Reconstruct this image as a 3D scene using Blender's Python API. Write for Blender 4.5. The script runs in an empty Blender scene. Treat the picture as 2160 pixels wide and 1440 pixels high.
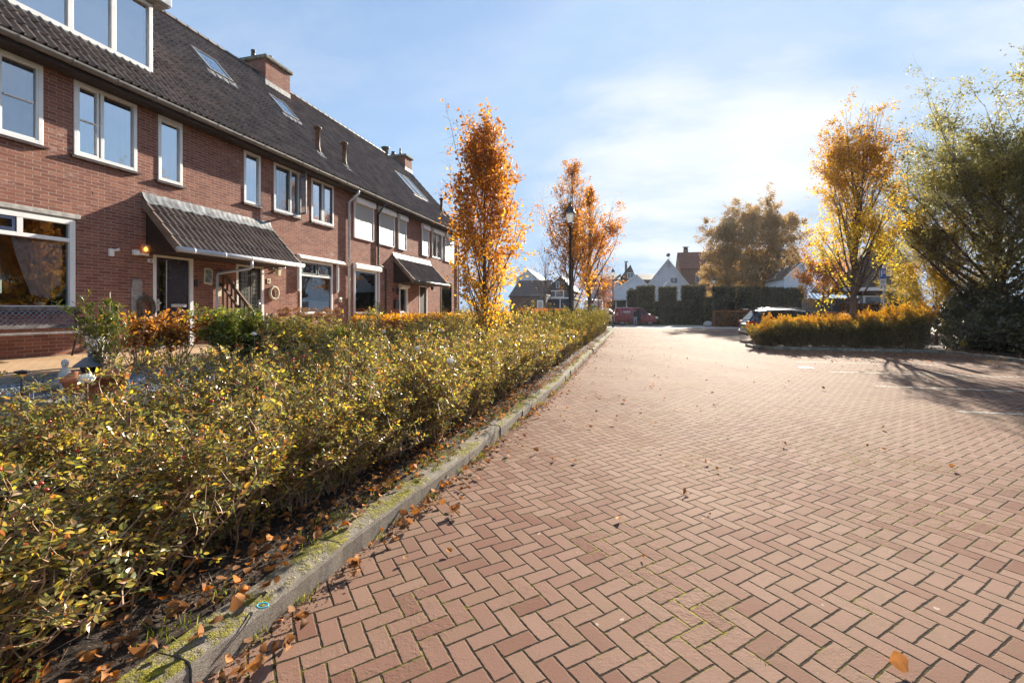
import bpy, math, random
import numpy as np
from mathutils import Vector, Matrix
R = math.radians
# ------------------------------------------------------------------ camera, sky, sun
C = bpy.context.scene.collection
SC = bpy.context.scene
YAW = 14.876          # degrees the camera looks left of the street direction (+Y)
SUN_AZ, SUN_EL = 11.2, 21.3
cs, sn = math.cos(R(YAW)), math.sin(R(YAW))
cam = bpy.data.objects.new('camera', bpy.data.cameras.new('camera')); C.objects.link(cam)
cam.location = (0, 0, 1.6); cam.rotation_euler = (R(90), 0, R(YAW))
cam.data.sensor_width = 36; cam.data.lens = 16.0; cam.data.shift_y = -65/2160
cam.data.clip_start = 0.05; cam.data.clip_end = 2000
SC.camera = cam
SC.view_settings.view_transform = 'Standard'; SC.view_settings.look = 'None'
SC.view_settings.exposure = 1.7; SC.view_settings.gamma = 1.0
SC.cycles.max_bounces = 7; SC.cycles.diffuse_bounces = 3; SC.cycles.glossy_bounces = 3
SC.cycles.transmission_bounces = 4; SC.cycles.transparent_max_bounces = 12
SC.cycles.caustics_reflective = False; SC.cycles.caustics_refractive = False
SC.cycles.sample_clamp_indirect = 4.0

class NT:
    """small helper round a node tree"""
    def __init__(s, tree): s.t = tree; s.n = tree.nodes; s.l = tree.links
    def node(s, typ, **kw):
        n = s.n.new(typ)
        for k, v in kw.items():
            if k == 'inp':
                for kk, vv in v.items():
                    if hasattr(vv, 'is_linked') or isinstance(vv, bpy.types.NodeSocket): s.l.new(vv, n.inputs[kk])
                    else: n.inputs[kk].default_value = vv
            else: setattr(n, k, v)
        return n
    def math(s, op, a, b=0.0, c=0.0, clamp=False):
        n = s.n.new('ShaderNodeMath'); n.operation = op; n.use_clamp = clamp
        for i, v in enumerate((a, b, c)):
            if isinstance(v, bpy.types.NodeSocket): s.l.new(v, n.inputs[i])
            else: n.inputs[i].default_value = v
        return n.outputs[0]
    def mix(s, f, a, b, blend='MIX'):
        n = s.n.new('ShaderNodeMix'); n.data_type = 'RGBA'; n.blend_type = blend
        for i, v in ((0, f), (6, a), (7, b)):
            if isinstance(v, bpy.types.NodeSocket): s.l.new(v, n.inputs[i])
            elif i == 0: n.inputs[0].default_value = v
            else: n.inputs[i].default_value = (*v, 1)
        return n.outputs[2]
    def noise(s, vec, scale, detail=3.0, rough=0.55, out=0, dim='3D'):
        n = s.n.new('ShaderNodeTexNoise'); n.noise_dimensions = dim
        if vec is not None: s.l.new(vec, n.inputs['Vector'])
        n.inputs['Scale'].default_value = scale; n.inputs['Detail'].default_value = detail
        n.inputs['Roughness'].default_value = rough
        return n.outputs[out]
    def ramp(s, f, stops, interp='LINEAR'):
        n = s.n.new('ShaderNodeValToRGB'); s.l.new(f, n.inputs[0]); n.color_ramp.interpolation = interp
        e = n.color_ramp.elements
        while len(e) < len(stops): e.new(0.5)
        for i, (p, c) in enumerate(stops):
            e[i].position = p; e[i].color = (*c, 1) if len(c) == 3 else c
        return n.outputs[0]
    def smooth(s, v, a, b, lo=0.0, hi=1.0):
        n = s.n.new('ShaderNodeMapRange'); n.interpolation_type = 'SMOOTHSTEP'
        s.l.new(v, n.inputs[0])
        for i, q in zip((1, 2, 3, 4), (a, b, lo, hi)): n.inputs[i].default_value = q
        return n.outputs[0]

W = bpy.data.worlds.new('World'); SC.world = W; W.use_nodes = True
w = NT(W.node_tree); w.n.clear()
sky = w.node('ShaderNodeTexSky', sky_type='NISHITA', sun_disc=False)
sky.sun_elevation = R(SUN_EL); sky.sun_rotation = R(SUN_AZ)
sky.altitude = 0; sky.air_density = 1.0; sky.dust_density = 0.6; sky.ozone_density = 1.6
tc = w.node('ShaderNodeTexCoord')
d = w.node('ShaderNodeVectorMath', operation='NORMALIZE', inp={0: tc.outputs['Generated']}).outputs[0]
sep = w.node('ShaderNodeSeparateXYZ', inp={0: d})
den = w.math('ADD', w.math('MAXIMUM', sep.outputs[2], 0.0), 0.22)
px = w.math('DIVIDE', sep.outputs[0], den); py = w.math('DIVIDE', sep.outputs[1], den)
pv = w.node('ShaderNodeCombineXYZ', inp={0: w.math('MULTIPLY', px, 0.55), 1: py, 2: 0.0}).outputs[0]
n1 = w.noise(pv, 0.85, 6, 0.56); n2 = w.noise(pv, 2.7, 8, 0.6)
# where the cloud bank lies: round a direction a little left of and below the sun, and the upper right of it
def lobe(az, el, width):
    v = (math.sin(R(az))*math.cos(R(el)), math.cos(R(az))*math.cos(R(el)), math.sin(R(el)))
    dp = w.node('ShaderNodeVectorMath', operation='DOT_PRODUCT', inp={0: d, 1: v}).outputs['Value']
    return w.smooth(dp, math.cos(R(width)), 1.0)
bank = w.math('ADD', w.math('MULTIPLY', lobe(4, 15, 22), 0.24), w.math('MULTIPLY', lobe(30, 16, 22), 0.16))
m = w.math('ADD', w.math('ADD', w.math('MULTIPLY', n1, 0.62), w.math('MULTIPLY', n2, 0.38)), bank)
cl = w.smooth(m, 0.56, 0.86)
wisp = w.math('MULTIPLY', w.smooth(w.noise(pv, 1.1, 7, 0.62), 0.38, 0.74), 0.42)
cl = w.math('MAXIMUM', cl, wisp)
low = w.smooth(sep.outputs[2], 0.0, 0.10)
cl = w.math('MULTIPLY', cl, low)
skyc = w.node('ShaderNodeVectorMath', operation='SCALE', inp={0: sky.outputs[0], 'Scale': 0.060}).outputs[0]
skyc = w.node('ShaderNodeVectorMath', operation='MINIMUM', inp={0: skyc, 1: (0.20, 0.265, 0.335)}).outputs[0]
lift = w.mix(0.6, skyc, (0.108, 0.172, 0.272))
col = w.mix(w.math('MULTIPLY', cl, 0.9), lift, (0.315, 0.325, 0.335))
bg = w.node('ShaderNodeBackground', inp={'Color': col, 'Strength': 1.0})
w.l.new(bg.outputs[0], w.node('ShaderNodeOutputWorld').inputs[0])

sun = bpy.data.objects.new('sun', bpy.data.lights.new('sun', 'SUN')); C.objects.link(sun)
sun.data.energy = 5.0; sun.data.angle = R(0.55); sun.data.color = (1.0, 0.90, 0.74)
sd = Vector((math.sin(R(SUN_AZ))*math.cos(R(SUN_EL)), math.cos(R(SUN_AZ))*math.cos(R(SUN_EL)), math.sin(R(SUN_EL))))
sun.rotation_euler = sd.to_track_quat('Z', 'Y').to_euler(); sun.location = (6, 40, 20)

# ------------------------------------------------------------------ coordinates: X right of the street line, Y along the street, Z up
F_ = 960.0
def P(px_, py_, z):      # point at camera depth z under a pixel of the photograph, used to measure where things stand
    x = (px_-1080)/F_*z; v = (655-py_)/F_*z
    return Vector((x*cs - z*sn, x*sn + z*cs, 1.6+v))
def G(px_, py_, Z0=0.0): return P(px_, py_, F_*(1.6-Z0)/(py_-655))
def FY(px_, D): u = px_-1080; return D*(F_*cs+u*sn)/(F_*sn-u*cs)
def FZ(px_, py_, D):
    z = D*sn+FY(px_, D)*cs; return 1.6+(655-py_)*z/F_

# ------------------------------------------------------------------ mesh building
ORG = {}
def props(o, label=None, cat=None, group=None, kind=None):
    if label: o['label'] = label
    if cat: o['category'] = cat
    if group: o['group'] = group
    if kind: o['kind'] = kind
    return o
def thing(name, loc, label, cat, group=None):
    o = bpy.data.objects.new(name, None); C.objects.link(o); o.location = loc
    o.empty_display_size = 0.2; ORG[o.name] = Vector(loc)
    return props(o, label, cat, group)
def copy_tree(o, parent=None):
    c = o.copy(); C.objects.link(c)
    c.parent = parent
    for ch in list(o.children): copy_tree(ch, c)
    return c
class MB:
    def __init__(s): s.V = []; s.F = []; s.M = []; s.n = 0; s.S = []
    def add(s, V, F, mi=0, smooth=False):
        V = np.asarray(V, dtype=np.float64).reshape(-1, 3)
        if isinstance(F, np.ndarray): s.F.append(F+s.n); s.M.append(np.full(len(F), mi)); s.S.append(np.full(len(F), smooth))
        else:
            by = {}
            for f in F: by.setdefault(len(f), []).append(f)
            for k, fs in by.items():
                s.F.append(np.array(fs)+s.n); s.M.append(np.full(len(fs), mi)); s.S.append(np.full(len(fs), smooth))
        s.V.append(V); s.n += len(V); return s
    def box(s, x0, x1, y0, y1, z0, z1, mi=0):
        x0, x1 = min(x0, x1), max(x0, x1); y0, y1 = min(y0, y1), max(y0, y1); z0, z1 = min(z0, z1), max(z0, z1)
        V = [(x, y, z) for z in (z0, z1) for y in (y0, y1) for x in (x0, x1)]
        return s.add(V, [(0, 2, 3, 1), (4, 5, 7, 6), (0, 1, 5, 4), (2, 6, 7, 3), (0, 4, 6, 2), (1, 3, 7, 5)], mi)
    def hexa(s, V, mi=0):   # 8 points ordered as box
        return s.add(V, [(0, 2, 3, 1), (4, 5, 7, 6), (0, 1, 5, 4), (2, 6, 7, 3), (0, 4, 6, 2), (1, 3, 7, 5)], mi)
    def beam(s, a, b, wx, wy, mi=0, up=(0, 0, 1)):
        a = Vector(a); b = Vector(b); t = (b-a).normalized(); u = Vector(up)
        if abs(t.dot(u)) > 0.95: u = Vector((1, 0, 0))
        r = t.cross(u).normalized()*wx/2; q = r.cross(t).normalized()*wy/2
        V = [a-r-q, a+r-q, b-r-q, b+r-q, a-r+q, a+r+q, b-r+q, b+r+q]
        return s.hexa([tuple(v) for v in V], mi)
    def tube(s, pts, rad, sides=8, mi=0, cap=True, smooth=True):
        P_ = [Vector(p) for p in pts]; n = len(P_)
        if not hasattr(rad, '__len__'): rad = [rad]*n
        V = []; prev = None
        for i in range(n):
            t = (P_[min(i+1, n-1)]-P_[max(i-1, 0)]).normalized()
            u = prev if prev is not None else (Vector((0, 0, 1)) if abs(t.z) < 0.9 else Vector((1, 0, 0)))
            r = t.cross(u).normalized(); q = r.cross(t).normalized(); prev = q
            for k in range(sides):
                a = 2*math.pi*k/sides; V.append(P_[i]+(r*math.cos(a)+q*math.sin(a))*rad[i])
        F = [(i*sides+k, i*sides+(k+1) % sides, (i+1)*sides+(k+1) % sides, (i+1)*sides+k) for i in range(n-1) for k in range(sides)]
        if cap: F += [tuple(range(sides-1, -1, -1)), tuple((n-1)*sides+k for k in range(sides))]
        return s.add([tuple(v) for v in V], F, mi, smooth)
    def lathe(s, c, prof, sides=16, mi=0, smooth=True, sx=1.0, sy=1.0, rot=0.0):
        V = []
        for r, z in prof:
            for k in range(sides):
                a = 2*math.pi*k/sides+rot; V.append((c[0]+r*sx*math.cos(a), c[1]+r*sy*math.sin(a), c[2]+z))
        n = len(prof)
        F = [(i*sides+k, i*sides+(k+1) % sides, (i+1)*sides+(k+1) % sides, (i+1)*sides+k) for i in range(n-1) for k in range(sides)]
        if prof[0][0] > 1e-4: F.append(tuple(range(sides-1, -1, -1)))
        if prof[-1][0] > 1e-4: F.append(tuple((n-1)*sides+k for k in range(sides)))
        return s.add(V, F, mi, smooth)
    def prism(s, poly, axis, a, b, mi=0):   # poly in the two other axes, extruded along axis from a to b
        n = len(poly)
        def pt(p, t): return {'x': (t, p[0], p[1]), 'y': (p[0], t, p[1]), 'z': (p[0], p[1], t)}[axis]
        V = [pt(p, a) for p in poly]+[pt(p, b) for p in poly]
        F = [tuple(range(n-1, -1, -1)), tuple(range(n, 2*n))]+[(k, (k+1) % n, n+(k+1) % n, n+k) for k in range(n)]
        return s.add(V, F, mi)
    def build(s, name, mats, parent=None, bevel=0, fix=False):
        V = np.concatenate(s.V) if s.V else np.zeros((0, 3))
        if parent is not None: V = V-np.array(ORG.get(parent.name, (0, 0, 0)))
        me = bpy.data.meshes.new(name)
        loops = np.concatenate([f.ravel() for f in s.F]).astype(np.int32)
        tot = np.concatenate([np.full(len(f), f.shape[1]) for f in s.F]).astype(np.int32)
        start = np.concatenate([[0], np.cumsum(tot)[:-1]]).astype(np.int32)
        me.vertices.add(len(V)); me.vertices.foreach_set('co', V.astype(np.float32).ravel())
        me.loops.add(len(loops)); me.loops.foreach_set('vertex_index', loops)
        me.polygons.add(len(tot)); me.polygons.foreach_set('loop_start', start); me.polygons.foreach_set('loop_total', tot)
        me.polygons.foreach_set('material_index', np.concatenate(s.M).astype(np.int32))
        me.polygons.foreach_set('use_smooth', np.concatenate(s.S).astype(bool))
        me.update(calc_edges=True)
        for m_ in (mats if isinstance(mats, (list, tuple)) else [mats]): me.materials.append(m_)
        if fix:
            import bmesh
            b = bmesh.new(); b.from_mesh(me); bmesh.ops.recalc_face_normals(b, faces=b.faces); b.to_mesh(me); b.free()
        o = bpy.data.objects.new(name, me); C.objects.link(o); o.parent = parent
        ORG[o.name] = ORG.get(parent.name, Vector((0, 0, 0))) if parent is not None else Vector((0, 0, 0))
        if bevel:
            md = o.modifiers.new('bevel', 'BEVEL'); md.width = bevel; md.segments = 2; md.limit_method = 'ANGLE'
        return o
def unit(v): return v/np.maximum(np.linalg.norm(v, axis=-1, keepdims=True), 1e-9)
def segs(A, B, ra, rb, sides=4):
    """many straight tapered twigs at once"""
    A = np.asarray(A, float); B = np.asarray(B, float); ra = np.asarray(ra, float); rb = np.asarray(rb, float); n = len(A)
    t = unit(B-A); u = np.where(np.abs(t[:, 2:3]) > 0.9, np.array([[1., 0, 0]]), np.array([[0, 0, 1.]]))
    r = unit(np.cross(t, u)); q = np.cross(r, t)
    V = np.empty((n, 2*sides, 3))
    for k in range(sides):
        a = 2*math.pi*k/sides; off = r*math.cos(a)+q*math.sin(a)
        V[:, k] = A+off*ra[:, None]; V[:, sides+k] = B+off*rb[:, None]
    F = np.array([(k, (k+1) % sides, sides+(k+1) % sides, sides+k) for k in range(sides)])
    F = (F[None]+np.arange(n)[:, None, None]*2*sides).reshape(-1, 4)
    return V.reshape(-1, 3), F
def leaves(rng, Pn, ax, nrm, L, Wd, fold=0.12, simple=False):
    """ovate leaves folded along the midrib; Pn base points, ax leaf direction, nrm face direction"""
    n = len(Pn); ax = unit(ax); side = unit(np.cross(ax, nrm)); up = np.cross(side, ax)
    L = np.broadcast_to(L, (n,))[:, None]; Wd = np.broadcast_to(Wd, (n,))[:, None]
    if simple:
        V = np.stack([Pn, Pn+ax*L*0.5+side*Wd*0.5+up*Wd*fold, Pn+ax*L, Pn+ax*L*0.5-side*Wd*0.5+up*Wd*fold], 1)
        F = np.array([(0, 1, 2, 3)]); k = 4
    else:
        cur = -up*L*0.12
        V = np.stack([Pn, Pn+ax*L*0.3+side*Wd*0.46+up*Wd*fold, Pn+ax*L*0.7+side*Wd*0.36+up*Wd*fold+cur*.5, Pn+ax*L+cur,
                      Pn+ax*L*0.7-side*Wd*0.36+up*Wd*fold+cur*.5, Pn+ax*L*0.3-side*Wd*0.46+up*Wd*fold], 1)
        F = np.array([(0, 1, 2, 3), (0, 3, 4, 5)]); k = 6
    F = (F[None]+np.arange(n)[:, None, None]*k).reshape(-1, 4)
    return V.reshape(-1, 3), F

def leaves_round(rng, Pn, ax, nrm, L, Wd, curl=.5):
    """dry leaf with a curved blade: 5 stations along the midrib, 3 points across, randomly curled"""
    n = len(Pn); ax = unit(ax); side = unit(np.cross(ax, nrm)); up = np.cross(side, ax); L = L[:, None]; Wd = Wd[:, None]
    c1 = rng.normal(0, curl, (n, 1)); c2 = rng.uniform(-.1, curl, (n, 1)); rows = []
    for f, w_ in ((0, .03), (.14, .30), (.36, .50), (.60, .46), (.82, .25), (1, .02)):
        z_ = up*(c1*(f-.5)**2*L*.8); tw = rng.normal(0, .05, (n, 1))
        for s_ in (-1, 0, 1): rows.append(Pn+ax*L*f+z_+side*Wd*w_*s_*(1-.25*np.abs(c2))+up*(abs(s_)*c2*Wd*w_*.9+tw*Wd*s_))
    V = np.stack(rows, 1); V[..., 2] += np.maximum(0, (Pn[:, None, 2]+.002-V[..., 2].min(1, keepdims=True)))
    F = np.array([(r*3+c, r*3+c+1, (r+1)*3+c+1, (r+1)*3+c) for r in range(5) for c in range(2)])
    return V.reshape(-1, 3), (F[None]+np.arange(n)[:, None, None]*18).reshape(-1, 4)

# ------------------------------------------------------------------ materials
def newmat(name):
    m_ = bpy.data.materials.new(name); m_.use_nodes = True; t = NT(m_.node_tree); t.n.clear()
    out = t.node('ShaderNodeOutputMaterial'); return m_, t, out
def bsdf(t, out, **inp):
    b = t.node('ShaderNodeBsdfPrincipled')
    for k, v in inp.items():
        k = k.replace('_', ' ')
        if isinstance(v, bpy.types.NodeSocket): t.l.new(v, b.inputs[k])
        else: b.inputs[k].default_value = (*v, 1) if hasattr(v, '__len__') and len(v) == 3 else v
    t.l.new(b.outputs[0], out.inputs[0]); return b
def bump(t, h, strength=0.4, dist=0.01, normal=None):
    n = t.node('ShaderNodeBump', inp={'Strength': strength, 'Distance': dist, 'Height': h})
    if normal is not None: t.l.new(normal, n.inputs['Normal'])
    return n.outputs[0]
def pos(t): return t.node('ShaderNodeNewGeometry').outputs['Position']
def objc(t): return t.node('ShaderNodeTexCoord').outputs['Object']
def simple(name, col, rough=0.6, var=0.15, scale=6.0, bmp=0.0, metal=0.0, spec=0.5, bscale=60.0):
    m_, t, out = newmat(name); v = objc(t)
    f = t.noise(v, scale, 5, 0.6)
    c = t.mix(t.smooth(f, 0.3, 0.7), tuple(x*(1-var) for x in col), tuple(min(1, x*(1+var)) for x in col))
    kw = dict(Base_Color=c, Roughness=t.smooth(t.noise(v, scale*3, 3), 0.3, 0.7, max(0.02, rough-0.08), min(1, rough+0.08)), Metallic=metal, Specular_IOR_Level=spec)
    if bmp: kw['Normal'] = bump(t, t.noise(v, bscale, 3), bmp, 0.004)
    bsdf(t, out, **kw); return m_
def leafmat(name, stops, trans=0.45, rough=0.45, spec=0.5, clump=0.0, zg=None, tsat=1.05):
    """backlit leaf: each leaf takes its own colour; light passes through"""
    m_, t, out = newmat(name); g = t.node('ShaderNodeNewGeometry')
    r = g.outputs['Random Per Island']
    if clump:
        cn = t.noise(g.outputs['Position'], clump, 2, 0.5)
        r = t.math('ADD', t.math('MULTIPLY', r, 0.55), t.math('MULTIPLY', t.smooth(cn, 0.3, 0.7), 0.45))
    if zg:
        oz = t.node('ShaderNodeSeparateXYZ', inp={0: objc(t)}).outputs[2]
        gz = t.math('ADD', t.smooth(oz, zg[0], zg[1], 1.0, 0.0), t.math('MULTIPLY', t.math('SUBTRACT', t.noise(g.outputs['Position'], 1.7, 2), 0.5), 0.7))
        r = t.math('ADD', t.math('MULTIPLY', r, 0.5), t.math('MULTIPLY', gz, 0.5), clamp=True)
    c = t.ramp(r, stops)
    mott = t.noise(g.outputs['Position'], 45, 2, 0.5)
    c = t.mix(t.smooth(mott, 0.35, 0.75, 0.0, 0.35), c, (0.16, 0.08, 0.02))
    df = t.node('ShaderNodeBsdfPrincipled'); t.l.new(c, df.inputs['Base Color'])
    df.inputs['Roughness'].default_value = rough; df.inputs['Specular IOR Level'].default_value = spec
    tr = t.node('ShaderNodeBsdfTranslucent')
    ct = t.node('ShaderNodeHueSaturation', inp={'Color': c, 'Saturation': tsat, 'Value': 1.55}).outputs[0]
    t.l.new(ct, tr.inputs[0])
    mx = t.node('ShaderNodeMixShader', inp={0: trans, 1: df.outputs[0], 2: tr.outputs[0]})
    t.l.new(mx.outputs[0], out.inputs[0]); return m_

# brick wall: stretcher courses of 62.5 mm, raked light joints, pale bloom in patches
def brickmat(name, c1, c2, mortar, bloom=0.35, spall=1.0):
    m_, t, out = newmat(name); p = pos(t); s = t.node('ShaderNodeSeparateXYZ', inp={0: p})
    wob = t.math('MULTIPLY', t.math('SUBTRACT', t.noise(p, 9, 2), 0.5), 0.010)
    v = t.node('ShaderNodeCombineXYZ', inp={0: t.math('ADD', s.outputs[0], s.outputs[1]), 1: t.math('ADD', s.outputs[2], wob), 2: 0.0}).outputs[0]
    b = t.node('ShaderNodeTexBrick', inp={'Vector': v, 'Scale': 1.0, 'Mortar Size': 0.007, 'Mortar Smooth': 0.2, 'Brick Width': 0.22, 'Row Height': 0.0625,
                                          'Color1': (*c1, 1), 'Color2': (*c2, 1), 'Mortar': (*mortar, 1), 'Bias': -0.1})
    cc = b.outputs['Color']; fac = b.outputs['Fac']
    n = t.noise(p, 4.0, 5, 0.65); cc = t.mix(t.smooth(n, 0.42, 0.75, 0.0, 0.45), cc, tuple(x*0.72 for x in c1))
    n3 = t.noise(p, 55, 3, 0.6); cc = t.mix(t.smooth(n3, 0.35, 0.8, 0.0, 0.35), cc, tuple(min(1, x*1.5) for x in c1))
    sm = t.node('ShaderNodeMapping', inp={'Vector': p, 'Scale': (1, 1, 3.2)}).outputs[0]
    bl = t.math('MULTIPLY', t.smooth(t.noise(sm, 1.1, 3, 0.5), 0.52, 0.75), t.smooth(t.noise(sm, 7.0, 4, 0.7), 0.50, 0.72))
    cc = t.mix(t.math('MULTIPLY', bl, bloom), cc, (0.62, 0.56, 0.52))
    h = t.math('SUBTRACT', t.math('MULTIPLY', t.noise(p, 70, 4, 0.6), 0.35), t.math('MULTIPLY', fac, 1.0))
    bsdf(t, out, Base_Color=cc, Roughness=0.88, Specular_IOR_Level=0.25, Normal=bump(t, h, 1.0, 0.016)); return m_

M = {}
M['brick'] = brickmat('red_brick', (0.205, 0.076, 0.054), (0.36, 0.150, 0.095), (0.36, 0.30, 0.26), 0.75)
M['brick_far'] = brickmat('brown_brick', (0.20, 0.10, 0.07), (0.27, 0.15, 0.10), (0.3, 0.26, 0.22), 0.2)
M['brick_grey'] = brickmat('grey_brick', (0.12, 0.10, 0.095), (0.17, 0.145, 0.13), (0.15, 0.14, 0.13), 0.1)
M['white_paint'] = simple('white_paint', (0.78, 0.77, 0.75), 0.35, 0.05, 4, 0.05)
M['dark_paint'] = simple('dark_blue_paint', (0.018, 0.018, 0.03), 0.25, 0.2, 4)
M['dark_door'] = simple('aubergine_paint', (0.022, 0.014, 0.026), 0.28, 0.2, 3)
M['grey_paint'] = simple('grey_paint', (0.13, 0.145, 0.15), 0.4, 0.1, 4)
M['navy'] = simple('navy_paint', (0.02, 0.035, 0.085), 0.4, 0.1, 4)
M['zinc'] = simple('weathered_zinc', (0.20, 0.19, 0.18), 0.5, 0.3, 3, 0.1, 0.2)
M['pvc'] = simple('grey_pvc', (0.50, 0.51, 0.54), 0.35, 0.12, 5, 0.05)
M['pvc_dark'] = simple('dark_pvc', (0.05, 0.048, 0.047), 0.45, 0.12, 5)
M['fascia'] = simple('dark_fascia_wood', (0.03, 0.02, 0.016), 0.7, 0.3, 8, 0.2)
M['lead'] = simple('lead_flashing', (0.14, 0.15, 0.165), 0.55, 0.55, 5, 0.4, 0.1, 0.4, 30)
M['concrete'] = simple('concrete', (0.42, 0.40, 0.37), 0.9, 0.25, 9, 0.5, 0, 0.3, 120)
M['concrete_old'] = simple('lichened_concrete', (0.22, 0.20, 0.16), 0.95, 0.4, 7, 0.7, 0, 0.3, 90)
M['sill'] = simple('brown_glazed_sill', (0.045, 0.022, 0.02), 0.35, 0.3, 6)
M['dark'] = simple('dark_interior', (0.02, 0.017, 0.015), 0.9, 0.3, 2)
M['interior'] = simple('dim_interior', (0.10, 0.075, 0.06), 0.9, 0.3, 2)
M['curtain'] = simple('white_net_curtain', (0.72, 0.74, 0.78), 0.9, 0.06, 3)
M['black_iron'] = simple('black_iron', (0.018, 0.017, 0.02), 0.45, 0.3, 20, 0.2)
M['black_plastic'] = simple('black_plastic', (0.02, 0.02, 0.022), 0.4, 0.2, 20)
M['steel'] = simple('brushed_steel', (0.62, 0.62, 0.64), 0.3, 0.05, 20, 0, 0.9)
M['wood_grey'] = simple('weathered_wood', (0.30, 0.27, 0.25), 0.85, 0.3, 12, 0.5, 0, 0.3, 40)
M['wood_brown'] = simple('brown_stained_wood', (0.11, 0.055, 0.03), 0.7, 0.3, 12, 0.3)
M['terracotta'] = simple('terracotta', (0.52, 0.17, 0.07), 0.8, 0.18, 6, 0.25)
M['stone'] = simple('pale_stone', (0.50, 0.47, 0.43), 0.9, 0.2, 12, 0.5)
M['bark'] = simple('grey_brown_bark', (0.13, 0.095, 0.07), 0.9, 0.35, 9, 0.8, 0, 0.2, 40)
M['bark_pale'] = simple('pale_birch_bark', (0.45, 0.42, 0.38), 0.85, 0.4, 7, 0.5)
M['twig'] = simple('brown_cane', (0.34, 0.21, 0.13), 0.6, 0.4, 9, 0.2)
M['rose'] = simple('white_petal', (0.85, 0.82, 0.74), 0.6, 0.05, 20)
M['rosehip'] = simple('red_rosehip', (0.45, 0.02, 0.015), 0.25, 0.2, 20)
M['render_white'] = simple('white_render', (0.66, 0.68, 0.72), 0.9, 0.06, 2, 0.1)
M['roof_red'] = simple('red_roof_tiles_far', (0.17, 0.055, 0.038), 0.75, 0.25, 3, 0.5, 0, 0.3, 6)
M['roof_grey'] = simple('grey_roof_tiles_far', (0.09, 0.085, 0.085), 0.7, 0.25, 3, 0.5, 0, 0.3, 6)
M['roof_brown'] = simple('brown_roof_tiles_far', (0.10, 0.065, 0.05), 0.7, 0.25, 3, 0.5, 0, 0.3, 6)
M['yellow_box'] = simple('cream_plastic', (0.65, 0.60, 0.42), 0.5, 0.1, 9)

# dark concrete roof tiles
m_, t, out = newmat('dark_roof_tiles'); p = pos(t)
n = t.noise(p, 2.5, 5, 0.6); c = t.mix(t.smooth(n, 0.35, 0.7), (0.13, 0.094, 0.075), (0.23, 0.17, 0.135))
lich = t.math('MULTIPLY', t.smooth(t.noise(p, 9, 5, 0.75), 0.60, 0.72), t.smooth(t.noise(p, 1.2, 2), 0.45, 0.7))
c = t.mix(t.math('MULTIPLY', lich, 0.6), c, (0.20, 0.17, 0.12))
bsdf(t, out, Base_Color=c, Roughness=0.55, Specular_IOR_Level=0.35, Normal=bump(t, t.noise(p, 120, 3), 0.25, 0.003)); M['tiles'] = m_

# window glass: the pane itself, what is behind it shows through
def glass(name, ior=1.9, tint=(0.86, 0.9, 0.93), wav=0.02, base=0.0):
    m_, t, out = newmat(name); p = pos(t)
    nm = bump(t, t.noise(p, 1.6, 2), wav, 0.05)
    fr = t.node('ShaderNodeFresnel', inp={'IOR': ior, 'Normal': nm})
    g = t.node('ShaderNodeBsdfGlossy', inp={'Color': (0.95, 0.97, 1, 1), 'Roughness': 0.015, 'Normal': nm})
    tr = t.node('ShaderNodeBsdfTransparent', inp={'Color': (*tint, 1)})
    mx = t.node('ShaderNodeMixShader', inp={0: t.math('MAXIMUM', fr.outputs[0], base), 1: tr.outputs[0], 2: g.outputs[0]})
    t.l.new(mx.outputs[0], out.inputs[0]); return m_
M['glass'] = glass('window_glass', 2.1); M['glass_dark'] = glass('tinted_glass', 1.8, (0.10, 0.11, 0.13), 0.0)
M['glass_sky'] = glass('coated_glass', 2.4, (0.75, 0.82, 0.9), 0.012, 0.62); M['glass_mid'] = glass('double_glass', 2.2, (0.8, 0.85, 0.9), 0.015, 0.38)
# roller shutter slats
m_, t, out = newmat('white_shutter_slats'); s = t.node('ShaderNodeSeparateXYZ', inp={0: pos(t)})
fr = t.math('FRACT', t.math('DIVIDE', s.outputs[2], 0.045)); h = t.math('SINE', t.math('MULTIPLY', fr, math.pi))
bsdf(t, out, Base_Color=t.mix(t.smooth(h, 0.05, 0.5), (0.06, 0.06, 0.06), (0.46, 0.455, 0.44)), Roughness=0.45, Normal=bump(t, h, 0.8, 0.012)); M['shutter'] = m_
# venetian blind
m_, t, out = newmat('venetian_blind'); s = t.node('ShaderNodeSeparateXYZ', inp={0: pos(t)})
fr = t.math('FRACT', t.math('DIVIDE', s.outputs[2], 0.05))
bsdf(t, out, Base_Color=t.mix(t.smooth(fr, 0.55, 0.7), (0.02, 0.022, 0.02), (0.42, 0.44, 0.42)), Roughness=0.5); M['blind'] = m_

# herringbone clay pavers laid at 45 degrees to the kerb
m_, t, out = newmat('clay_paver_herringbone'); p = pos(t)
wp = t.node('ShaderNodeVectorMath', operation='SUBTRACT', inp={0: t.noise(p, 1.3, 2, 0.5, out=1), 1: (0.5, 0.5, 0.5)}).outputs[0]
wp = t.node('ShaderNodeVectorMath', operation='SCALE', inp={0: wp, 'Scale': 0.03}).outputs[0]
pp = t.node('ShaderNodeVectorMath', operation='ADD', inp={0: p, 1: wp}).outputs[0]
mp = t.node('ShaderNodeMapping', inp={'Vector': pp, 'Rotation': (0, 0, R(45)), 'Scale': (1/0.1015,)*3}).outputs[0]
s = t.node('ShaderNodeSeparateXYZ', inp={0: mp}); x, y = s.outputs[0], s.outputs[1]
i = t.math('FLOOR', x); j = t.math('FLOOR', y); fx = t.math('SUBTRACT', x, i); fy = t.math('SUBTRACT', y, j)
k = t.math('SUBTRACT', i, j); k = t.math('SUBTRACT', k, t.math('MULTIPLY', t.math('FLOOR', t.math('DIVIDE', t.math('ADD', k, 0.01), 4.0)), 4.0))
def eq(v): return t.math('COMPARE', k, float(v), 0.3)
k0, k1, k2, k3 = eq(0), eq(1), eq(2), eq(3)
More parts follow.
